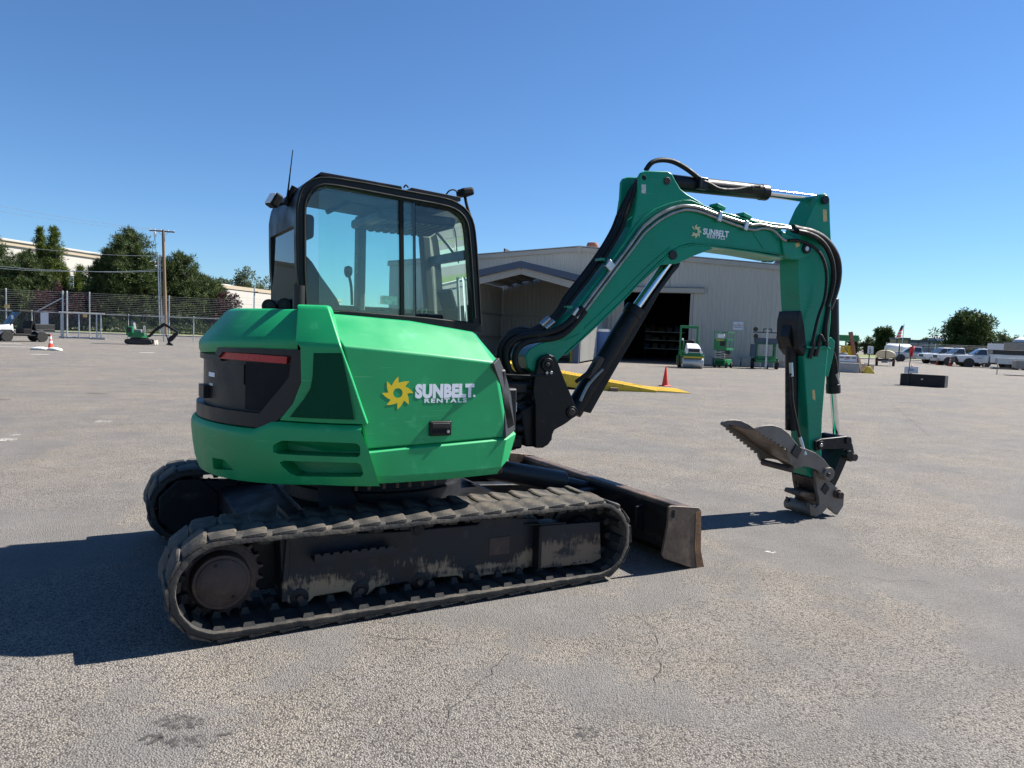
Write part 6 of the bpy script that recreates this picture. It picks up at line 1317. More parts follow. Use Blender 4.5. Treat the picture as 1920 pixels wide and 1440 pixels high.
M['chain'] = chain()
def mesh_sheet(parent, x0, x1, z0, z1, y=0):
    o = raw('wire_mesh', [(x0, y, z0), (x1, y, z0), (x1, y, z1), (x0, y, z1)], [(0, 1, 2, 3)], 'chain', parent); uv = o.data.uv_layers.new(name='UVMap')
    for lp, c in zip(uv.data, ((x0, z0), (x1, z0), (x1, z1), (x0, z1))): lp.uv = c
FM = Matrix.Translation(fa) @ Matrix((fd, -fn, Vector((0, 0, 1)))).transposed().to_4x4(); FM = Matrix.Translation(fa) @ Matrix.Rotation(yaw_of(fd), 4, 'Z')
def fx_of(px):
    nn = Vector((fd.y, -fd.x, 0)); q = onP(px, 620, fa, nn); return (q-fa).dot(fd)
CLF = thing('chain_link_fence', 'tall chain-link fence with many barbed wire strands along the left side of the yard', 'fence', fa); CLF.matrix_world = FM
RH = 1.95; WH_ = 3.55
posts = [-90, -10, 12, 60, 118, 126, 168, 240, 307, 317, 363, 440, 520]
for i, px in enumerate(posts):
    x = fx_of(px); tall = px in (12, 118, 126, 168, 317, -90, 520); k = MB(); k.cyl((x, 0, 0), (x, 0, WH_ if tall else RH+.05), .045 if px not in (118, 126) else .06, n=8); k.obj('post', 'galv', CLF); k = MB(); k.lathe([(.05, 0), (.06, .02), (.01, .07)], (x, 0, WH_ if tall else RH+.05), (0, 0, 1), 8); k.obj('post_cap', 'galv', CLF)
xs0, xs1, xg0, xg1 = fx_of(-90), fx_of(520), fx_of(118), fx_of(198)
for a0, a1 in ((xs0, xg0), (xg1, xs1)):
    k = MB(); k.cyl((a0, 0, RH), (a1, 0, RH), .035, n=8); k.obj('top_rail', 'galv', CLF); mesh_sheet(CLF, a0, a1, .05, RH)
for i in range(11):
    z = RH+.12+i*.145; k = MB(); k.cyl((xs0, 0, z), (xs1, 0, z), .005, n=4, cap=False); k.obj('barbed_wire', 'galv', CLF)
k = MB(); k.beam((fx_of(118), 0, 3.1), (fx_of(70), 0, RH+.05), .07, .07); k.obj('brace', 'galv', CLF)
k = MB(); k.bx(fx_of(77), fx_of(92), -.12, -.08, .95, RH-.05); k.obj('white_board', 'signwhite', CLF, .02); k = MB(); k.bx(fx_of(10), fx_of(19), -.12, -.09, RH+.18, RH+.45); k.obj('notice', 'label', CLF)
GT = thing('sliding_gate', 'pale pipe-framed chain-link sliding gate in the left fence', 'gate', fa+fd*xg0-fn*.25); GT.rotation_euler = (0, 0, yaw_of(fd)); gl = xg1-xg0
for z in (.10, RH+.02): k = MB(); k.cyl((-.2, 0, z), (gl, 0, z), .06, n=8); k.obj('rail', 'galv', GT)
for px in (117, 150, 183, 191): k = MB(); x = fx_of(px)-xg0; k.cyl((x, 0, .1), (x, 0, RH), .05, n=8); k.obj('upright', 'galv', GT)
k = MB(); k.beam((fx_of(183)-xg0, 0, .15), (fx_of(191)-xg0, 0, .6), .04, .04); k.obj('brace', 'galv', GT); mesh_sheet(GT, 0, gl, .1, RH); k = MB(); k.bx(fx_of(158)-xg0, fx_of(166)-xg0, -.07, -.05, RH-.28, RH-.02); k.obj('notice', 'label', GT)
k = MB(); k.bx(fx_of(172)-xg0, fx_of(200)-xg0, -.2, .2, 0, .09); k.obj('track_foot', 'concrete', GT)

# ================================================================== vehicles
def pickup(name, label, loc, rz, m='carwhite', crew=False, group='pickup trucks parked in a row', body='bed', cat='pickup'):
    t = thing(name, label, cat, loc, rz, group); L = 5.7; hw = .98; cb = -.55 if crew else .15     # rear of cab
    # lower body: sections along x
    def sec(x, zb, zt, w_, tuck=.04): return [Vector((x, -w_+tuck, zb)), Vector((x, -w_, zb+.2)), Vector((x, -w_, zt-.12)), Vector((x, -w_+.10, zt)), Vector((x, w_-.10, zt)), Vector((x, w_, zt-.12)), Vector((x, w_, zb+.2)), Vector((x, w_-tuck, zb))]
    k = MB(); k.loft([sec(2.85, .55, 1.10, .90), sec(2.70, .48, 1.16, .96), sec(1.65, .46, 1.24, hw), sec(cb, .46, 1.24, hw)]); bo = k.obj('body', m, t, .03)
    k = MB(); k.loft([[Vector((1.62, -.86, 1.20)), Vector((1.62, .86, 1.20)), Vector((cb, .88, 1.20)), Vector((cb, -.88, 1.20))], [Vector((.82, -.74, 1.84)), Vector((.82, .74, 1.84)), Vector((cb+.14, .76, 1.86)), Vector((cb+.14, -.76, 1.86))], [Vector((.70, -.62, 1.92)), Vector((.70, .62, 1.92)), Vector((cb+.25, .64, 1.93)), Vector((cb+.25, -.64, 1.93))]]); k.obj('cab', m, t, .03)
    k = MB(); k.prism([(1.565, -.76, 1.27), (1.565, .76, 1.27), (.875, .66, 1.82), (.875, -.66, 1.82)], (.02, 0, .02)); k.obj('windscreen', 'carglass', t)
    wins = ((1.30, .42), (.36, cb+.14)) if crew else ((1.30, cb+.12),)
    for s_ in (-1, 1):
        for (a0, a1) in wins: k = MB(); k.prism([(a0, s_*.885, 1.28), (a1, s_*.895, 1.28), (a1+(.05 if a1 < .3 else 0), s_*.785, 1.80), (max(min(a0-.42, a0), a1+.1) if a0 > 1 else a0, s_*.775, 1.80)], (0, s_*.008, 0)); k.obj('window', 'carglass', t)
        k = MB(); k.bx(.55, .70, s_*.985-.005, s_*.985+.012, 1.05, 1.09); k.obj('door_handle', 'blackplastic', t); k = MB(); k.bx(1.28, 1.42, s_*1.0, s_*1.22, 1.26, 1.44); k.obj('mirror', 'blackplastic', t, .02)
        for x in (1.85, -1.78): wheel(t, x, s_*.86, .40, .26); k = MB(); k.lathe([(.43, 0), (.50, 0), (.50, .03), (.43, .03)], (x, s_*.965, .42), (0, s_, 0), 24); k.obj('wheel_arch', 'blackplastic', t)
        k = MB(); k.bx(2.72, 2.865, s_*.60, s_*.92, .86, 1.06); k.obj('headlight', 'lampglass', t, .02)
        k = MB(); k.bx(-1.2, 1.3, s_*.93, s_*.99, .40, .48); k.obj('side_step', 'blackplastic', t)
    k = MB(); k.bx(2.80, 2.88, -.56, .56, .78, 1.08); k.obj('grille', 'blackplastic', t, .02); k = MB(); k.bx(2.78, 3.0, -.97, .97, .46, .74); k.obj('bumper', 'blackplastic' if body != 'bed' else 'rim', t, .04)
    if body == 'bed':
        k = MB(); k.bx(-2.85, cb-.02, -hw, hw, .46, .75); k.bx(-2.85, cb-.02, hw-.1, hw, .7, 1.26); k.bx(-2.85, cb-.02, -hw, -hw+.1, .7, 1.26); k.bx(-2.85, -2.75, -hw, hw, .7, 1.26); k.bx(cb-.12, cb-.02, -hw, hw, .7, 1.26); k.obj('cargo_bed', m, t, .02)
    else:
        k = MB(); k.bx(-3.2, cb-.12, -1.08, -.62, .55, 1.36); k.bx(-3.2, cb-.12, .62, 1.08, .55, 1.36); k.bx(-3.2, cb-.12, -.62, .62, .55, .8); k.obj('service_body', m, t, .02)
        for x in (-2.9, -2.05, -1.1):
            for s_ in (-1, 1): k = MB(); k.bx(x, x+.7, s_*1.085-.006, s_*1.085+.006, .62, 1.28); k.obj('locker_door', m, t, .01)
        k = MB(); k.bx(-3.1, cb-.3, -1.0, 1.0, 1.40, 1.86); k.obj('tool_rack', 'blackplastic', t, .03); k = MB(); k.box((.95, 1.0, .95), (.42, .012, .05)); k.obj('door_decal', 'blackplastic', t); k = MB(); k.bx(2.9, 3.05, -.8, .8, .5, 1.0); k.obj('grille_guard', 'blackplastic', t, .04)
    k = MB(); k.bx(-2.6, 2.6, -.45, .45, .38, .56); k.obj('underframe', 'blackplastic', t); return t
YL = yaw_of(-VR)
pickup('pickup_truck', 'silver crew-cab pickup, farthest left of the parked row', GD(1718, 92), SLy(GD(1718, 92))+R_(6), 'carsilver', True)
pickup('pickup_truck', 'white pickup with extended cab parked second from the left of the row', GD(1775, 84), SLy(GD(1775, 84))+R_(24), 'carwhite', True)
pickup('pickup_truck', 'white single-cab pickup parked between two other white pickups', GD(1806, 78), SLy(GD(1806, 78))+R_(22), 'carwhite', False)
pickup('service_truck', 'nearest white single-cab truck with service body and black front guard', GD(1850, 74), SLy(GD(1850, 74))+R_(15), 'carwhite', False, body='service', cat='truck')
def suv(label, loc, rz, m, seed=0):
    t = thing('parked_car', label, 'car', loc, rz, 'cars parked behind the hedge'); k = MB()
    k.prism([(2.3, -.9, .35), (2.35, -.9, .75), (2.1, -.9, .98), (1.0, -.9, 1.08), (-2.2, -.9, 1.05), (-2.3, -.9, .4)], (0, 1.8, 0)); k.obj('body', m, t, .06)
    k = MB(); k.loft([[Vector((1.0, -.84, 1.05)), Vector((1.0, .84, 1.05)), Vector((-2.1, .84, 1.03)), Vector((-2.1, -.84, 1.03))], [Vector((.2, -.68, 1.66)), Vector((.2, .68, 1.66)), Vector((-1.8, .68, 1.66)), Vector((-1.8, -.68, 1.66))]]); k.obj('cabin', m, t, .04)
    for s_ in (-1, 1):
        k = MB(); k.prism([(.75, s_*.82, 1.12), (-1.85, s_*.82, 1.12), (-1.65, s_*.72, 1.55), (.2, s_*.72, 1.55)], (0, s_*.02, 0)); k.obj('window', 'carglass', t)
        for x in (1.45, -1.4): wheel(t, x, s_*.80, .34, .22)
    k = MB(); k.prism([(.97, -.72, 1.12), (.97, .72, 1.12), (.27, .62, 1.60), (.27, -.62, 1.60)], (.03, 0, .02)); k.obj('windscreen', 'carglass', t)
def gp(px, dep): return tp(px, dep)
suv('white car parked behind the hedge seen through the sliding gate', gp(140, 90), yaw_of(CAM_POS-GD(140, 90)), 'carwhite'); suv('silver car parked behind the hedge right beside the gate post', gp(118, 91), yaw_of(CAM_POS-GD(118, 91)), 'carsilver'); suv('white car at the far left behind the utility vehicle', gp(6, 86), YR, 'carwhite'); suv('dark car parked behind the hedge left of the gate', gp(96, 92), YR, 'cardark')

# utility vehicle
p = GD(38, 45.5); UV = thing('utility_vehicle', 'white and black side-by-side utility vehicle with dump bed by the fence', 'utility vehicle', p, SLy(p)+R_(20))
for x in (.95, -.98):
    for y in (-.62, .62): wheel(UV, x, y, .32, .26, rim='galv')
k = MB(); k.prism([(1.5, -.62, .45), (1.52, -.62, .80), (1.25, -.62, 1.00), (.60, -.62, 1.08), (.55, -.62, .45)], (0, 1.24, 0)); k.obj('bonnet', 'carwhite', UV, .05); k = MB(); k.bx(1.45, 1.62, -.6, .6, .38, .72); k.obj('bumper', 'blackplastic', UV, .03)
k = MB(); k.bx(-1.5, .6, -.55, .55, .36, .50); k.bx(-.35, .55, -.68, .68, .42, .50); k.obj('floor_pan', 'blackplastic', UV, .02)
k = MB(); k.bx(-.45, .05, -.6, .6, .5, .82); k.prism([(-.45, -.6, .8), (-.32, -.6, .8), (-.42, -.6, 1.32), (-.54, -.6, 1.32)], (0, 1.2, 0)); k.obj('bench_seat', 'seat', UV, .04)
k = MB(); k.bx(-1.72, -.58, -.68, .68, .80, .86); k.bx(-1.72, -.58, .64, .68, .8, 1.12); k.bx(-1.72, -.58, -.68, -.64, .8, 1.12); k.bx(-1.72, -1.68, -.68, .68, .8, 1.12); k.bx(-.62, -.58, -.68, .68, .8, 1.12); k.obj('dump_bed', 'blackplastic', UV, .015)
k = MB(); k.prism([(-.62, -.69, .80), (-1.66, -.69, .84), (-1.74, -.69, .66), (-1.5, -.69, .70), (-1.32, -.69, .74), (-.62, -.69, .70)], (0, 1.38, 0)); k.obj('rear_fender', 'blackplastic', UV, .02)
for s_ in (-1, 1):
    k = MB(); k.tube([(.75, s_*.60, 1.02), (.35, s_*.58, 1.60), (.15, s_*.56, 1.88), (-.55, s_*.56, 1.90), (-.60, s_*.58, .86)], .038, 6, 0); k.obj('roll_cage', 'blackplastic', UV); k = MB(); k.lathe([(.06, 0), (.06, .04)], (1.5, s_*.42, .84), (1, 0, 0), 12); k.obj('headlight', 'lampglass', UV); k = MB(); k.prism([(1.42, s_*.64, .62), (1.25, s_*.64, .74), (.70, s_*.64, .74), (.52, s_*.64, .50), (.62, s_*.64, .5), (.76, s_*.64, .66), (1.2, s_*.64, .66)], (0, s_*.1, 0)); k.obj('front_fender', 'blackplastic', UV, .01)
k = MB(); k.bx(-.66, .26, -.60, .60, 1.88, 1.94); k.obj('roof', 'blackplastic', UV, .02); k = MB(); k.prism([(.73, -.55, 1.08), (.73, .55, 1.08), (.22, .53, 1.82), (.22, -.53, 1.82)], (.01, 0, .008)); k.obj('windscreen', 'glass', UV); k = MB(); k.bx(.50, .52, .1, .4, 1.35, 1.62); k.obj('paper_notice', 'signwhite', UV)
k = MB(); k.tube([(.55, -.3, 1.02), (.42, -.3, 1.12)], .02, 6, 0); k.tube([(.38+.05*math.cos(t*.628), -.3+.17*math.sin(t*.628), 1.14+.14*math.cos(t*.628)) for t in range(11)], .014, 5, 0); k.obj('steering_wheel', 'blackplastic', UV)
# cone between sandbags
cp_ = G(95, 656.5); cone('traffic_cone', 'red and white striped cone held down by two white sandbags', cp_, .74, True)
for i, (dx, dy, rz, lab) in enumerate(((-.30, -.22, .05, 'white sandbag lying flat left of the striped cone'), (.36, -.16, -.35, 'white sandbag leaning on the striped cone on its right'))):
    q = cp_+VR*dx-VF*.25+VF*dy*.3; t = thing('sandbag', lab, 'sandbag', (q.x, q.y, 0), YR+rz, 'sandbags round the cone'); k = MB()
    k.loft([[Vector((x, y*wd, max(z, 0))) for y, z in ((-1, .04), (-.8, .0), (.8, .0), (1, .04), (.75, hz*.8), (.2, hz), (-.3, hz*.97), (-.8, hz*.75))] for x, wd, hz in ((-.42, .10, .05), (-.36, .19, .11), (-.15, .23, .15), (.12, .22, .16), (.34, .18, .12), (.42, .09, .05))]); k.obj('bag', 'sandbag', t, .0, 80); k = MB(); k.bx(.41, .47, -.09, .09, .02, .04); k.obj('tied_end', 'sandbag', t)

# small excavator by the fence
p = GD(262, 48); ME = thing('mini_excavator', 'small green mini excavator with open canopy in front of the left fence', 'mini excavator', p, SLy(p)+math.pi-R_(12))
for y in (-.42, .42):
    k = MB(); k.loft([[Vector((-.62+(.0 if 0 else 0)+q[0], y+dy, q[1])) for q in [(.0, .02), (1.24, .02), (1.40, .10), (1.44, .20), (1.38, .33), (1.24, .38), (0, .38), (-.14, .33), (-.19, .20), (-.14, .08)]] for dy in (-.12, .12)]); k.obj('track', 'rubberin', ME, .01); k = MB(); k.bx(-.5, .5, y-.125, y+.125, .12, .26); k.obj('track_frame', 'blackplastic', ME)
k = MB(); k.bx(-.5, .5, -.35, .35, .28, .46); k.obj('centre_frame', 'blackplastic', ME); k = MB(); k.loft([[Vector((.62*math.cos(t*math.pi/8)-.1, .52*math.sin(t*math.pi/8), z)) for t in range(16)] for z in (.48, .60)]); k.obj('platform', 'paintgreen', ME)
k = MB(); k.bx(-.72, -.30, -.50, .50, .58, 1.18); k.obj('counterweight', 'paintgreen', ME, .06, seg=3); k = MB(); k.bx(-.5, .38, -.5, -.42, .58, .80); k.obj('side_panel', 'paintgreen', ME, .02); k = MB(); k.bx(-.66, -.42, -.515, -.5, .8, 1.1); k.obj('vent', 'blackplastic', ME)
k = MB(); k.bx(-.35, .15, -.28, .28, .78, 1.0); k.prism([(-.38, -.26, 1.0), (-.24, -.26, 1.0), (-.34, -.26, 1.55), (-.46, -.26, 1.55)], (0, .52, 0)); k.obj('seat', 'greybin', ME, .04)
for x in (-.62, .28):
    for y in (-.46, .46): k = MB(); k.tube([(x, y, 1.1 if x < 0 else .6), (x, y, 2.2)], .03, 6, 0); k.obj('canopy_post', 'blackplastic', ME)
k = MB(); k.bx(-.72, .42, -.52, .52, 2.2, 2.27); k.obj('canopy_roof', 'blackplastic', ME, .03)
for y in (-.2, .2): k = MB(); k.tube([(.30, y, .6), (.28, y, 1.15), (.22, y, 1.25)], .02, 6, 0); k.obj('control_lever', 'galv', ME)
k = MB(); k.prism([(.46, -.10, .55), (.62, -.10, .50), (1.00, -.10, .92), (1.48, -.10, 1.26), (1.55, -.10, 1.42), (1.38, -.10, 1.42), (.92, -.10, 1.08)], (0, .20, 0)); k.obj('boom', 'blackpaint', ME, .02)
k = MB(); k.prism([(1.36, -.08, 1.46), (1.50, -.08, 1.50), (2.32, -.08, .98), (2.30, -.08, .84), (1.48, -.08, 1.30)], (0, .16, 0)); k.obj('stick', 'blackpaint', ME, .02); k = MB(); k.cyl((.60, 0, .62), (1.05, 0, 1.02), .04, n=8); k.cyl((1.3, 0, 1.42), (2.05, 0, 1.18), .035, n=8); k.obj('cylinders', 'blackplastic', ME)
k = MB(); k.prism([(2.34, -.14, .98), (2.36, -.14, .80), (1.98, -.14, .30), (1.72, -.14, .18), (1.68, -.14, .42), (1.86, -.14, .62)], (0, .28, 0)); k.obj('bucket', 'blackpaint', ME, .015)
for y in (-.12, .0, .12): k = MB(); k.prism([(1.70, y-.02, .42), (1.74, y-.02, .20), (1.66, y-.02, .48), (1.58, y-.02, .74), (1.62, y-.02, .70)], (0, .04, 0)); k.obj('thumb_tine', 'blackpaint', ME)
k = MB(); k.prism([(1.60, -.14, .04), (2.02, -.14, .0), (2.0, -.14, .08), (1.78, -.14, .26)], (0, .28, 0)); k.obj('bucket_lip', 'blackpaint', ME)
k = MB(); k.prism([(.95, -.55, .30), (1.0, -.55, .32), (1.02, -.55, .02), (.95, -.55, .02), (.92, -.55, .15)], (0, 1.1, 0)); k.obj('blade', 'kerb', ME, .01); k = MB(); k.beam((.3, -.2, .3), (.95, -.25, .18), .08, .08); k.beam((.3, .2, .3), (.95, .25, .18), .08, .08); k.obj('blade_arm', 'blackplastic', ME)
# ================================================================== right side of the yard
def ecoblock(label, px, py, wd, h, dp=.75, rz=0):
    p = G(px, py); t = thing('concrete_barrier_block', label, 'block', (p.x, p.y, 0), YR+rz, 'large concrete blocks in the yard'); k = MB(); k.bx(-wd/2, wd/2, 0, dp, 0, h); k.obj('block_body', 'concrete', t, .03); k = MB(); k.bx(-wd/2+.2, wd/2-.2, .25, .5, h, h+.06); k.obj('key', 'concrete', t, .02); return p
d0 = (G(1592, 698)-CAM_POS).dot(_F)
p1 = ecoblock('long concrete block under the white plastic barriers', 1590, 698.5, S(41, d0), S(18, d0), .9)
p2 = ecoblock('short concrete block behind the speed sign', 1629, 699.5, S(19, d0), S(17, d0), .9)
def ext(p, dx, dz, dd=0): return Vector((p.x, p.y, 0))+VR*dx+VF*dd+Vector((0, 0, dz))
bh = S(18, d0)+.06
t = thing('barrier_panel', 'white plastic barrier panel lying on the long concrete block', 'barrier', ext(p1, .05, bh, .35), YR); k = MB(); k.bx(-.62, .62, -.06, .06, 0, .40); k.obj('panel', 'signwhite', t, .02)
for x in (-.4, 0, .4): k = MB(); k.bx(x-.14, x+.14, -.075, -.06, .20, .30); k.obj('recess', 'greybin', t)
text('lettering', 'SUNBELT', .10, 'signred', t, frame_m((-.24, -.078, .20), (1, 0, 0), (0, 0, 1)), .001); text('lettering', 'RENTALS', .06, 'signred', t, frame_m((-.18, -.078, .12), (1, 0, 0), (0, 0, 1)), .0)
t = thing('pump_unit', 'grey pump with black handle on the long concrete block beside the stick', 'pump', ext(p1, -.35, bh, .62), YR); k = MB(); k.bx(-.4, .5, -.13, .13, 0, .55); k.obj('housing', 'greybin', t, .05); k = MB(); k.tube([(-.5, 0, .5), (-.45, 0, .95), (.2, 0, .98), (.55, 0, .6)], .03, 6); k.obj('handle', 'blackplastic', t); k = MB(); k.lathe([(.16, 0), (.2, .1), (.18, .3), (.05, .36)], (-.35, 0, .55), (0, 0, 1), 14); k.obj('tank', 'signwhite', t)
t = thing('yellow_frame', 'yellow steel frame standing behind the white barrier panel', 'frame', ext(p1, .62, 0, 1.6), YR); H = S(50, d0)
for x in (-.40, .36): k = MB(); k.bx(x-.05, x+.05, -.05, .05, 0, H); k.obj('post', 'yellowpaint', t)
for z in (H-.12, H*.62): k = MB(); k.bx(-.45, .41, -.04, .04, z, z+.12); k.obj('rail', 'yellowpaint', t)
k = MB(); k.beam((-.35, -.02, H*.65), (.1, -.02, H-.1), .05, .08); k.obj('brace', 'yellowpaint', t); k = MB(); k.bx(-.36, .32, -.02, .02, H*.68, H-.14); k.obj('mesh_panel', 'yellowpaint', t)
b0 = ext(p2, -.25, 0, 1.1); t = thing('steel_beam', 'reddish steel beam leaning upright behind the yellow frame', 'beam', b0); top = VR*S(-17, d0)+Vector((0, 0, S(76, d0)))
k = MB(); k.beam((0, 0, .02), top, .16, .05); k.obj('web', 'rustbeam', t)
for s_ in (-1, 1): q = VF*.09*s_; k = MB(); k.beam(q+Vector((0, 0, .02)), q+top, .03, .2); k.obj('flange', 'rustbeam', t)
t = thing('timber_bundle', 'pale timber planks leaning beside the long concrete block', 'timber', ext(p1, .78, 0, .05), YR)
for i in range(4): k = MB(); k.beam((.05*i, .02*i, 0.02), (-.12+.05*i, .3, 1.15-.08*i), .05, .09); k.obj('plank', 'wood', t)
# speed sign on yellow base
p = G(1627, 699.8); t = thing('speed_sign', 'white speed limit sign reading 5 on a yellow pyramid base', 'sign', (p.x, p.y, 0), YR); w_ = S(9.5, d0)
k = MB(); k.loft([[Vector((-w_, -w_*.8, 0)), Vector((w_, -w_*.8, 0)), Vector((w_, w_*.8, 0)), Vector((-w_, w_*.8, 0))], [Vector((-w_, -w_*.8, .05)), Vector((w_, -w_*.8, .05)), Vector((w_, w_*.8, .05)), Vector((-w_, w_*.8, .05))], [Vector((-w_*.3, -.1, .42)), Vector((w_*.3, -.1, .42)), Vector((w_*.3, .1, .42)), Vector((-w_*.3, .1, .42))]]); k.obj('base', 'yellowpaint', t, .02)
H = S(50, d0); k = MB(); k.cyl((0, 0, .4), (.03, 0, H-.05), .035, n=8); k.obj('post', 'blackplastic', t); k = MB(); k.bx(-.14, .19, -.06, -.04, H-.46, H); k.obj('plate', 'signwhite', t, .01); k = MB(); k.bx(.19, .24, -.06, .1, H-.46, H-.04); k.obj('plate_edge', 'galv', t)
text('lettering', '5', .32, 'seat', t, frame_m((.02, -.062, H-.40), (1, 0, 0), (0, 0, 1)), .006, align='CENTER'); text('lettering', 'SPEED', .055, 'seat', t, frame_m((.02, -.062, H-.09), (1, 0, 0), (0, 0, 1)), .0, align='CENTER')
# steel trough with sign and flag
p = G(1728, 724.6); dB = (p-CAM_POS).dot(_F); t = thing('steel_skip', 'low black steel skip standing alone in the open yard', 'skip', (p.x, p.y, 0), SLy(p)+math.pi-R_(12)); w_ = S(37.5, dB); H = S(22, dB)
k = MB(); k.prism([(-w_, -.02, 0), (w_, -.02, 0), (w_, -.02, H), (-w_+.08, -.02, H)], (0, .04, 0)); k.obj('front_plate', 'blackpaint', t, .008); k = MB(); k.prism([(-w_, .6, 0), (w_, .6, 0), (w_, .6, H), (-w_, .6, H)], (0, .04, 0)); k.obj('back_plate', 'blackpaint', t, .008)
for x in (-w_, w_-.03): k = MB(); k.bx(x, x+.03, .02, .6, 0, H); k.obj('end_plate', 'blackpaint', t)
k = MB(); k.bx(-w_+.03, w_-.03, .02, .6, 0, .05); k.obj('floor_plate', 'blackpaint', t)
for x in (-w_*.5, w_*.5): k = MB(); k.bx(x-.14, x+.14, -.035, -.02, .04, H-.03); k.obj('fork_pocket', 'frameblack', t)
k = MB(); k.box((.0, -.028, H*.62), (.08, .012, .05)); k.obj('plate_mark', 'galv', t)
sp = Vector((p.x, p.y, 0))+VF*.35-VR*w_*.36
t = thing('notice_board', 'small white notice board standing on the black steel skip', 'sign', (sp.x, sp.y, H*.02+.052), YR); k = MB(); k.bx(-.30, .30, -.015, .015, H-.02, H+.27); k.obj('board', 'signwhite', t, .005); k = MB(); k.bx(-.03, .03, .0, .03, 0, H+.2); k.obj('stake', 'wood', t)
for z, a in ((.13, .14), (.17, .10), (.09, .12)): k = MB(); k.bx(-a, a, -.019, -.015, H-.02+z, H+z); k.obj('printed_line', 'signblue', t)
k = MB(); k.lathe([(.03, 0), (.035, .04), (.01, .06)], (.02, 0, H+.27), (0, 0, 1), 10); k.obj('red_knob', 'coneorange', t)
fp = Vector((p.x, p.y, .05))+VF*.22-VR*w_*.58; t = thing('marker_flag', 'red cloth flag on a black pole rising from the skip', 'flag', fp, YR); H2 = S(72, dB); k = MB(); k.tube([(0, 0, 0), (.03, 0, H2*.5), (.09, 0, H2)], .018, 6); k.obj('pole', 'blackplastic', t)
v = []; f = []
for i in range(5):
    for j in range(7): v.append((.09+.0-.10+i*.05*(1-j*.04)+.02*math.sin(j), .03*math.sin(i*1.8+j*.9), H2-.0-j*.075+.02*math.sin(i*2)))
f = [(i*7+j, (i+1)*7+j, (i+1)*7+j+1, i*7+j+1) for i in range(4) for j in range(6)]; fl = raw('cloth', v, f, 'flagred', t, True); md = fl.modifiers.new('s', 'SOLIDIFY'); md.thickness = .006
# cones by the trucks
cone('traffic_cone', 'small red cone in front of the second white pickup', GD(1757, 79), .72, True); cone('traffic_cone', 'small dark red cone in front of the nearest service truck', GD(1781, 75), .85, True)
# water tank trailer
p = GD(1659, 66); t = thing('water_trailer', 'two-wheeled trailer with cream water tank seen from behind', 'trailer', p, yaw_of(CAM_POS-p)); dW = 66
hw = S(16.5, dW); prof = [(hw*math.sin(a)*(1 if abs(math.sin(a)) < .98 else 1), 1.02+(.42 if math.cos(a) > 0 else .36)*math.cos(a)) for a in [i*2*math.pi/20 for i in range(20)]]
k = MB(); k.loft([[Vector((x, y*s_, 1.02+(z-1.02)*s_)) for y, z in prof] for x, s_ in ((-1.2, .8), (-1.1, 1), (1.1, 1), (1.18, .86))]); k.obj('tank', 'tanktan', t, .03, 60); k = MB(); k.bx(1.19, 1.23, -.03, .03, .6, 1.5); k.obj('tank_strap', 'blackplastic', t)
k = MB(); k.bx(-1.4, 1.2, -.6, .6, .50, .62); k.bx(1.0, 1.25, -hw, hw, .42, .52); k.obj('chassis', 'blackplastic', t, .01)
for y in (-.68, .68): wheel(t, .1, y, .36, .22); k = MB(); k.bx(-.35, .55, y-.14, y+.14, .74, .78); k.obj('mudguard', 'blackplastic', t)
k = MB(); k.bx(1.1, 1.3, -.3, .2, .30, .52); k.lathe([(.12, 0), (.12, .1)], (1.2, .32, .5), (1, 0, 0), 12); k.obj('pump', 'greybin', t); k = MB(); k.bx(1.22, 1.26, .38, .42, .0, .45); k.obj('prop_stand', 'galv', t)
for s_ in (-1, 1): k = MB(); k.bx(1.25, 1.28, s_*.62-.06, s_*.62+.06, .44, .52); k.obj('tail_light', 'red', t)
# green canopy behind the stick
p = GD(1566, 74); t = thing('green_canopy', 'flat green canopy on posts half hidden by the stick', 'canopy', p, YR); z0, z1 = hgt(1575, 639, p), hgt(1575, 628, p); k = MB(); k.bx(-1.5, S(24, 74), -2, 2, z0, z1); k.obj('canopy_roof', 'paintgreen', t, .03)
for x in (-1.2, .95): k = MB(); k.bx(x-.06, x+.06, -.06, .06, 0, z0); k.obj('post', 'paintgreen', t)
# flag on its pole
p = GD(1689, 105); t = thing('flag_pole', 'white pole with hanging striped flag beside the far fence', 'flag', p, YR); hf = hgt(1690, 607, p); k = MB(); k.cyl((0, 0, 0), (.1, 0, hf), .07, .04, 8); k.obj('pole', 'galv', t)
fw, fh = S(11, 105), S(25, 105)
for i in range(9):
    a0 = i/9; a1 = (i+1)/9; top = hf-.25; x0 = -.05-fw*.25; nm = 'stripe'
    def fx(u, vv): return Vector((.05-u*fw*(.35+.65*vv)-.25*vv*fw, .08*math.sin(u*7+vv*3), top-vv*fh*(.92+.08*u)))
    for j in range(4):
        u0, u1 = j/4, (j+1)/4; blue = i < 4 and j < 2
    k = MB(); vv_ = [fx(j/6, q) for j in range(7) for q in (a0, a1)]; k.add(vv_, [(2*j, 2*j+2, 2*j+3, 2*j+1) for j in range(6)]); o = k.obj('flag_stripe', 'flagblue' if i < 3 else ('flagred' if i % 2 else 'flagwhite'), t); md = o.modifiers.new('s', 'SOLIDIFY'); md.thickness = .01
p = GD(1684, 86); t = thing('gate_post', 'tall black gate post beside the water trailer', 'post', p); k = MB(); k.cyl((0, 0, 0), (.05, 0, hgt(1684, 645, p)), .07, n=8); k.obj('shaft', 'blackplastic', t); k = MB(); k.bx(-.12, .12, -.12, .12, 0, .06); k.obj('foot_plate', 'galv', t)
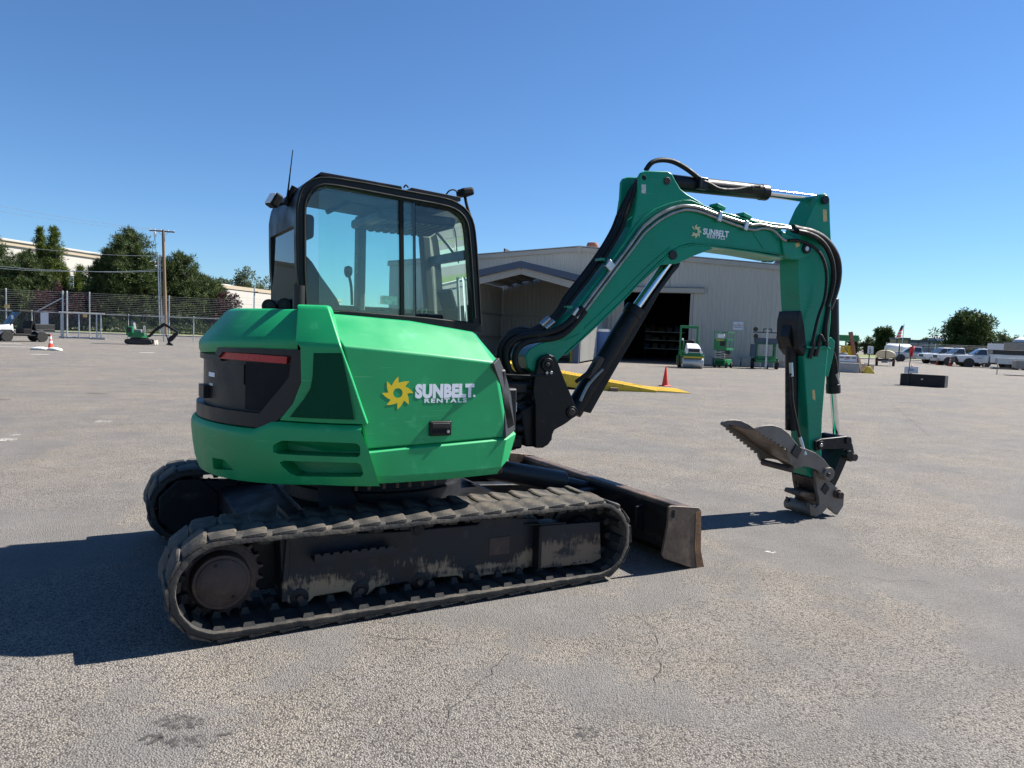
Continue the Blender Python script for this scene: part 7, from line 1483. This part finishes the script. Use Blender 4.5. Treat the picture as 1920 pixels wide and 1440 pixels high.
# trailers at the right edge
def trailer(label, p, rz, m):
    t = thing('flatbed_trailer', label, 'trailer', p, rz, 'utility trailers at the right edge'); k = MB(); k.bx(-2.6, 1.4, -1.0, 1.0, .55, .66); k.obj('deck', 'wood', t)
    for y in (-1.0, 1.0): k = MB(); k.bx(-2.6, 1.4, y-.03, y+.03, .5, 1.05); k.obj('side_board', m, t, .01)
    for x in (-2.6, 1.36): k = MB(); k.bx(x, x+.05, -1.0, 1.0, .5, 1.05); k.obj('end_board', m, t, .01)
    for x in (-2.6, -1.6, -.6, .4, 1.38): k = MB(); k.bx(x-.03, x+.03, -1.05, -1.03, .48, 1.1); k.obj('stake', 'galv', t)
    for x in (-.9, -.1): 
        for y in (-.85, .85): wheel(t, x, y, .33, .2)
    for s_ in (-1, 1): k = MB(); k.beam((1.4, s_*.7, .5), (2.7, 0, .46), .08, .1); k.obj('drawbar', 'blackplastic', t)
    k = MB(); k.cyl((2.4, .0, .0), (2.4, 0, .85), .04, n=8); k.obj('jack', 'galv', t); k = MB(); k.bx(2.55, 2.85, -.07, .07, .44, .56); k.obj('coupler', 'galv', t)
trailer('grey box-sided trailer parked in front of the service truck', GD(1900, 70), SLy(GD(1900, 70))+R_(8), 'galv'); trailer('dark green-grey trailer cut by the right edge of the picture', GD(1944, 52), SLy(GD(1944, 52))+R_(8), 'plywood')
p = GD(1925, 84); t = thing('storage_container', 'tall grey weathered storage box at the right edge', 'container', p, YR); k = MB(); k.bx(-S(20, 84), 3, 0, 2.4, .12, hgt(1912, 643, p)); k.obj('box_body', 'plywood', t, .02)
for i in range(3): k = MB(); k.bx(-S(20, 84)+.02, 3, -.03, 0, .2+i*.8, .9+i*.8); k.obj('side_panel', 'plywood', t, .01)
p = GD(1892, 96); t = thing('box_truck_body', 'white box truck body behind the service truck', 'truck', p, YR); k = MB(); k.bx(-.8, .85, 0, 3.5, .7, hgt(1892, 645, p)); k.obj('box_body', 'signwhite', t, .04); k = MB(); k.bx(-.45, .35, -.03, 0, .8, hgt(1892, 653, p)); k.obj('roller_door', 'kerb', t, .01)
for y in (.5, 2.8): wheel(t, .6, y, .36, .25)
# far fence, far buildings, far trees
p0 = GD(1660, 112); p1_ = GD(1990, 100); d = (p1_-p0).normalized(); t = thing('yard_fence', 'far chain-link yard fence with wooden posts behind the trucks', 'fence', p0, yaw_of(d)); Lf = (p1_-p0).length; n = 10
for i in range(n+1): k = MB(); k.cyl((Lf*i/n, 0, 0), (Lf*i/n, 0, 2.5), .06, n=6); k.obj('post', 'wood' if i % 3 else 'galv', t)
for z in (1.95, 2.2, 2.4): k = MB(); k.cyl((0, 0, z), (Lf, 0, z), .02, n=4); k.obj('strand', 'galv', t)
mesh_sheet(t, 0, Lf, .05, 1.95)
def shed(label, xa, xb, dep, ytop, m, name='metal_building', deep=12, nbay=8, depb=None):
    a = GD(xa, dep); b = GD(xb, depb or dep); d = (b-a).normalized(); t = thing(name, label, 'building', a, yaw_of(d)); L = (b-a).length; H = hgt(xa, ytop, a); s_ = 1 if Vector((-d.y, d.x, 0)).dot(VF) > 0 else -1
    k = MB(); k.bx(0, L, 0, s_*deep, 0, H); k.obj('wall', m, t); k = MB(); k.bx(-.2, L+.2, -s_*.25, s_*deep, H, H+.35); k.obj('eave_trim', 'bluetrim', t)
    for i in range(nbay+1): k = MB(); k.bx(L*i/nbay-.12, L*i/nbay+.12, -s_*.12, 0, 0, H); k.obj('wall_rib', 'bluetrim', t)
    for i in range(nbay): k = MB(); k.bx(L*(i+.45)/nbay, L*(i+.52)/nbay, -s_*.05, 0, H*.62, H*.75); k.obj('window', 'winglass', t)
    return t, L, H, s_
t, L, H, s_ = shed('long blue-grey metal building in the distance right of the flag', 1701, 1990, 150, 640, 'bluewall', depb=118, nbay=12)
for i in (1, 5, 8): k = MB(); k.lathe([(1.6, 0), (1.5, .5), (.6, .9), (.05, 1.0)], (L*(i+.5)/12, s_*3, H+.3), (0, 0, 1), 14); k.obj('roof_dome', 'signwhite', t)
shed('small beige two-storey building behind the flag pole', 1679, 1702, 140, 636, 'tantrim', 'small_building', 2.5, 2)
p = GD(1683, 108); t = thing('storage_tank', 'white horizontal storage tank below the flag', 'tank', p, YR); k = MB(); k.lathe([(.05, -1.9), (.6, -1.8), (.8, -1.5), (.8, 1.5), (.6, 1.8), (.05, 1.9)], (0, 0, 1.5), (1, 0, 0), 20); k.obj('shell', 'signwhite', t)
for x in (-1.1, 1.1): k = MB(); k.bx(x-.15, x+.15, -.5, .5, 0, .85); k.obj('saddle', 'concrete', t)
def gg(x, d): q = GD(x, d); return (q.x, q.y, 0)
broad('big dense dark tree behind the parked pickups', gg(1813, 118), hgt(1815, 574, GD(1813, 118)), S(108, 118), 61, nc=330, per=60, size=.26, base=.05)
broad('narrow lighter tree leaning out of the big tree on its right', gg(1862, 116), hgt(1862, 640, GD(1862, 116)), S(26, 116), 62, 'far_leaves', nc=70, per=40, size=.22, base=.05)
broad('round dark tree behind the water trailer', gg(1656, 150), hgt(1657, 614, GD(1656, 150)), S(34, 150), 63, nc=110, per=50, size=.34, base=.05)
for i, (px, yt, wd, dep, lab) in enumerate(((1628, 633, 26, 160, 'low leafy tree between the steel beam and the round dark tree'), (1600, 630, 22, 165, 'dark tree showing just right of the green canopy'), (1675, 640, 24, 170, 'small tree between the round dark tree and the flag'), (1706, 634, 12, 190, 'thin distant tree right of the flag'), (1738, 634, 24, 200, 'distant tree above the blue building, left of the big tree'), (1722, 637, 18, 205, 'faint distant tree above the left end of the blue building'), (1872, 616, 30, 200, 'distant tree right of the big tree'), (1895, 622, 34, 210, 'distant tree above the blue building near the right edge'), (1925, 625, 30, 205, 'distant tree at the right edge'))):
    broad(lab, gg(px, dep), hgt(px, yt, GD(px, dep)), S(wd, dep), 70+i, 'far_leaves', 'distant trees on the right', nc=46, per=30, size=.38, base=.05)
rg = random.Random(5)
k = MB(); a = GD(1610, 118); b = GD(1680, 116); k.add([a-VF*4+Vector((0, 0, .004)), b-VF*4+Vector((0, 0, .004)), b+VF*30+Vector((0, 0, .004)), a+VF*30+Vector((0, 0, .004))], [(0, 1, 2, 3)]); struct(k.obj('dry_grass', 'grass', smooth=0))
print("SCENE OK")
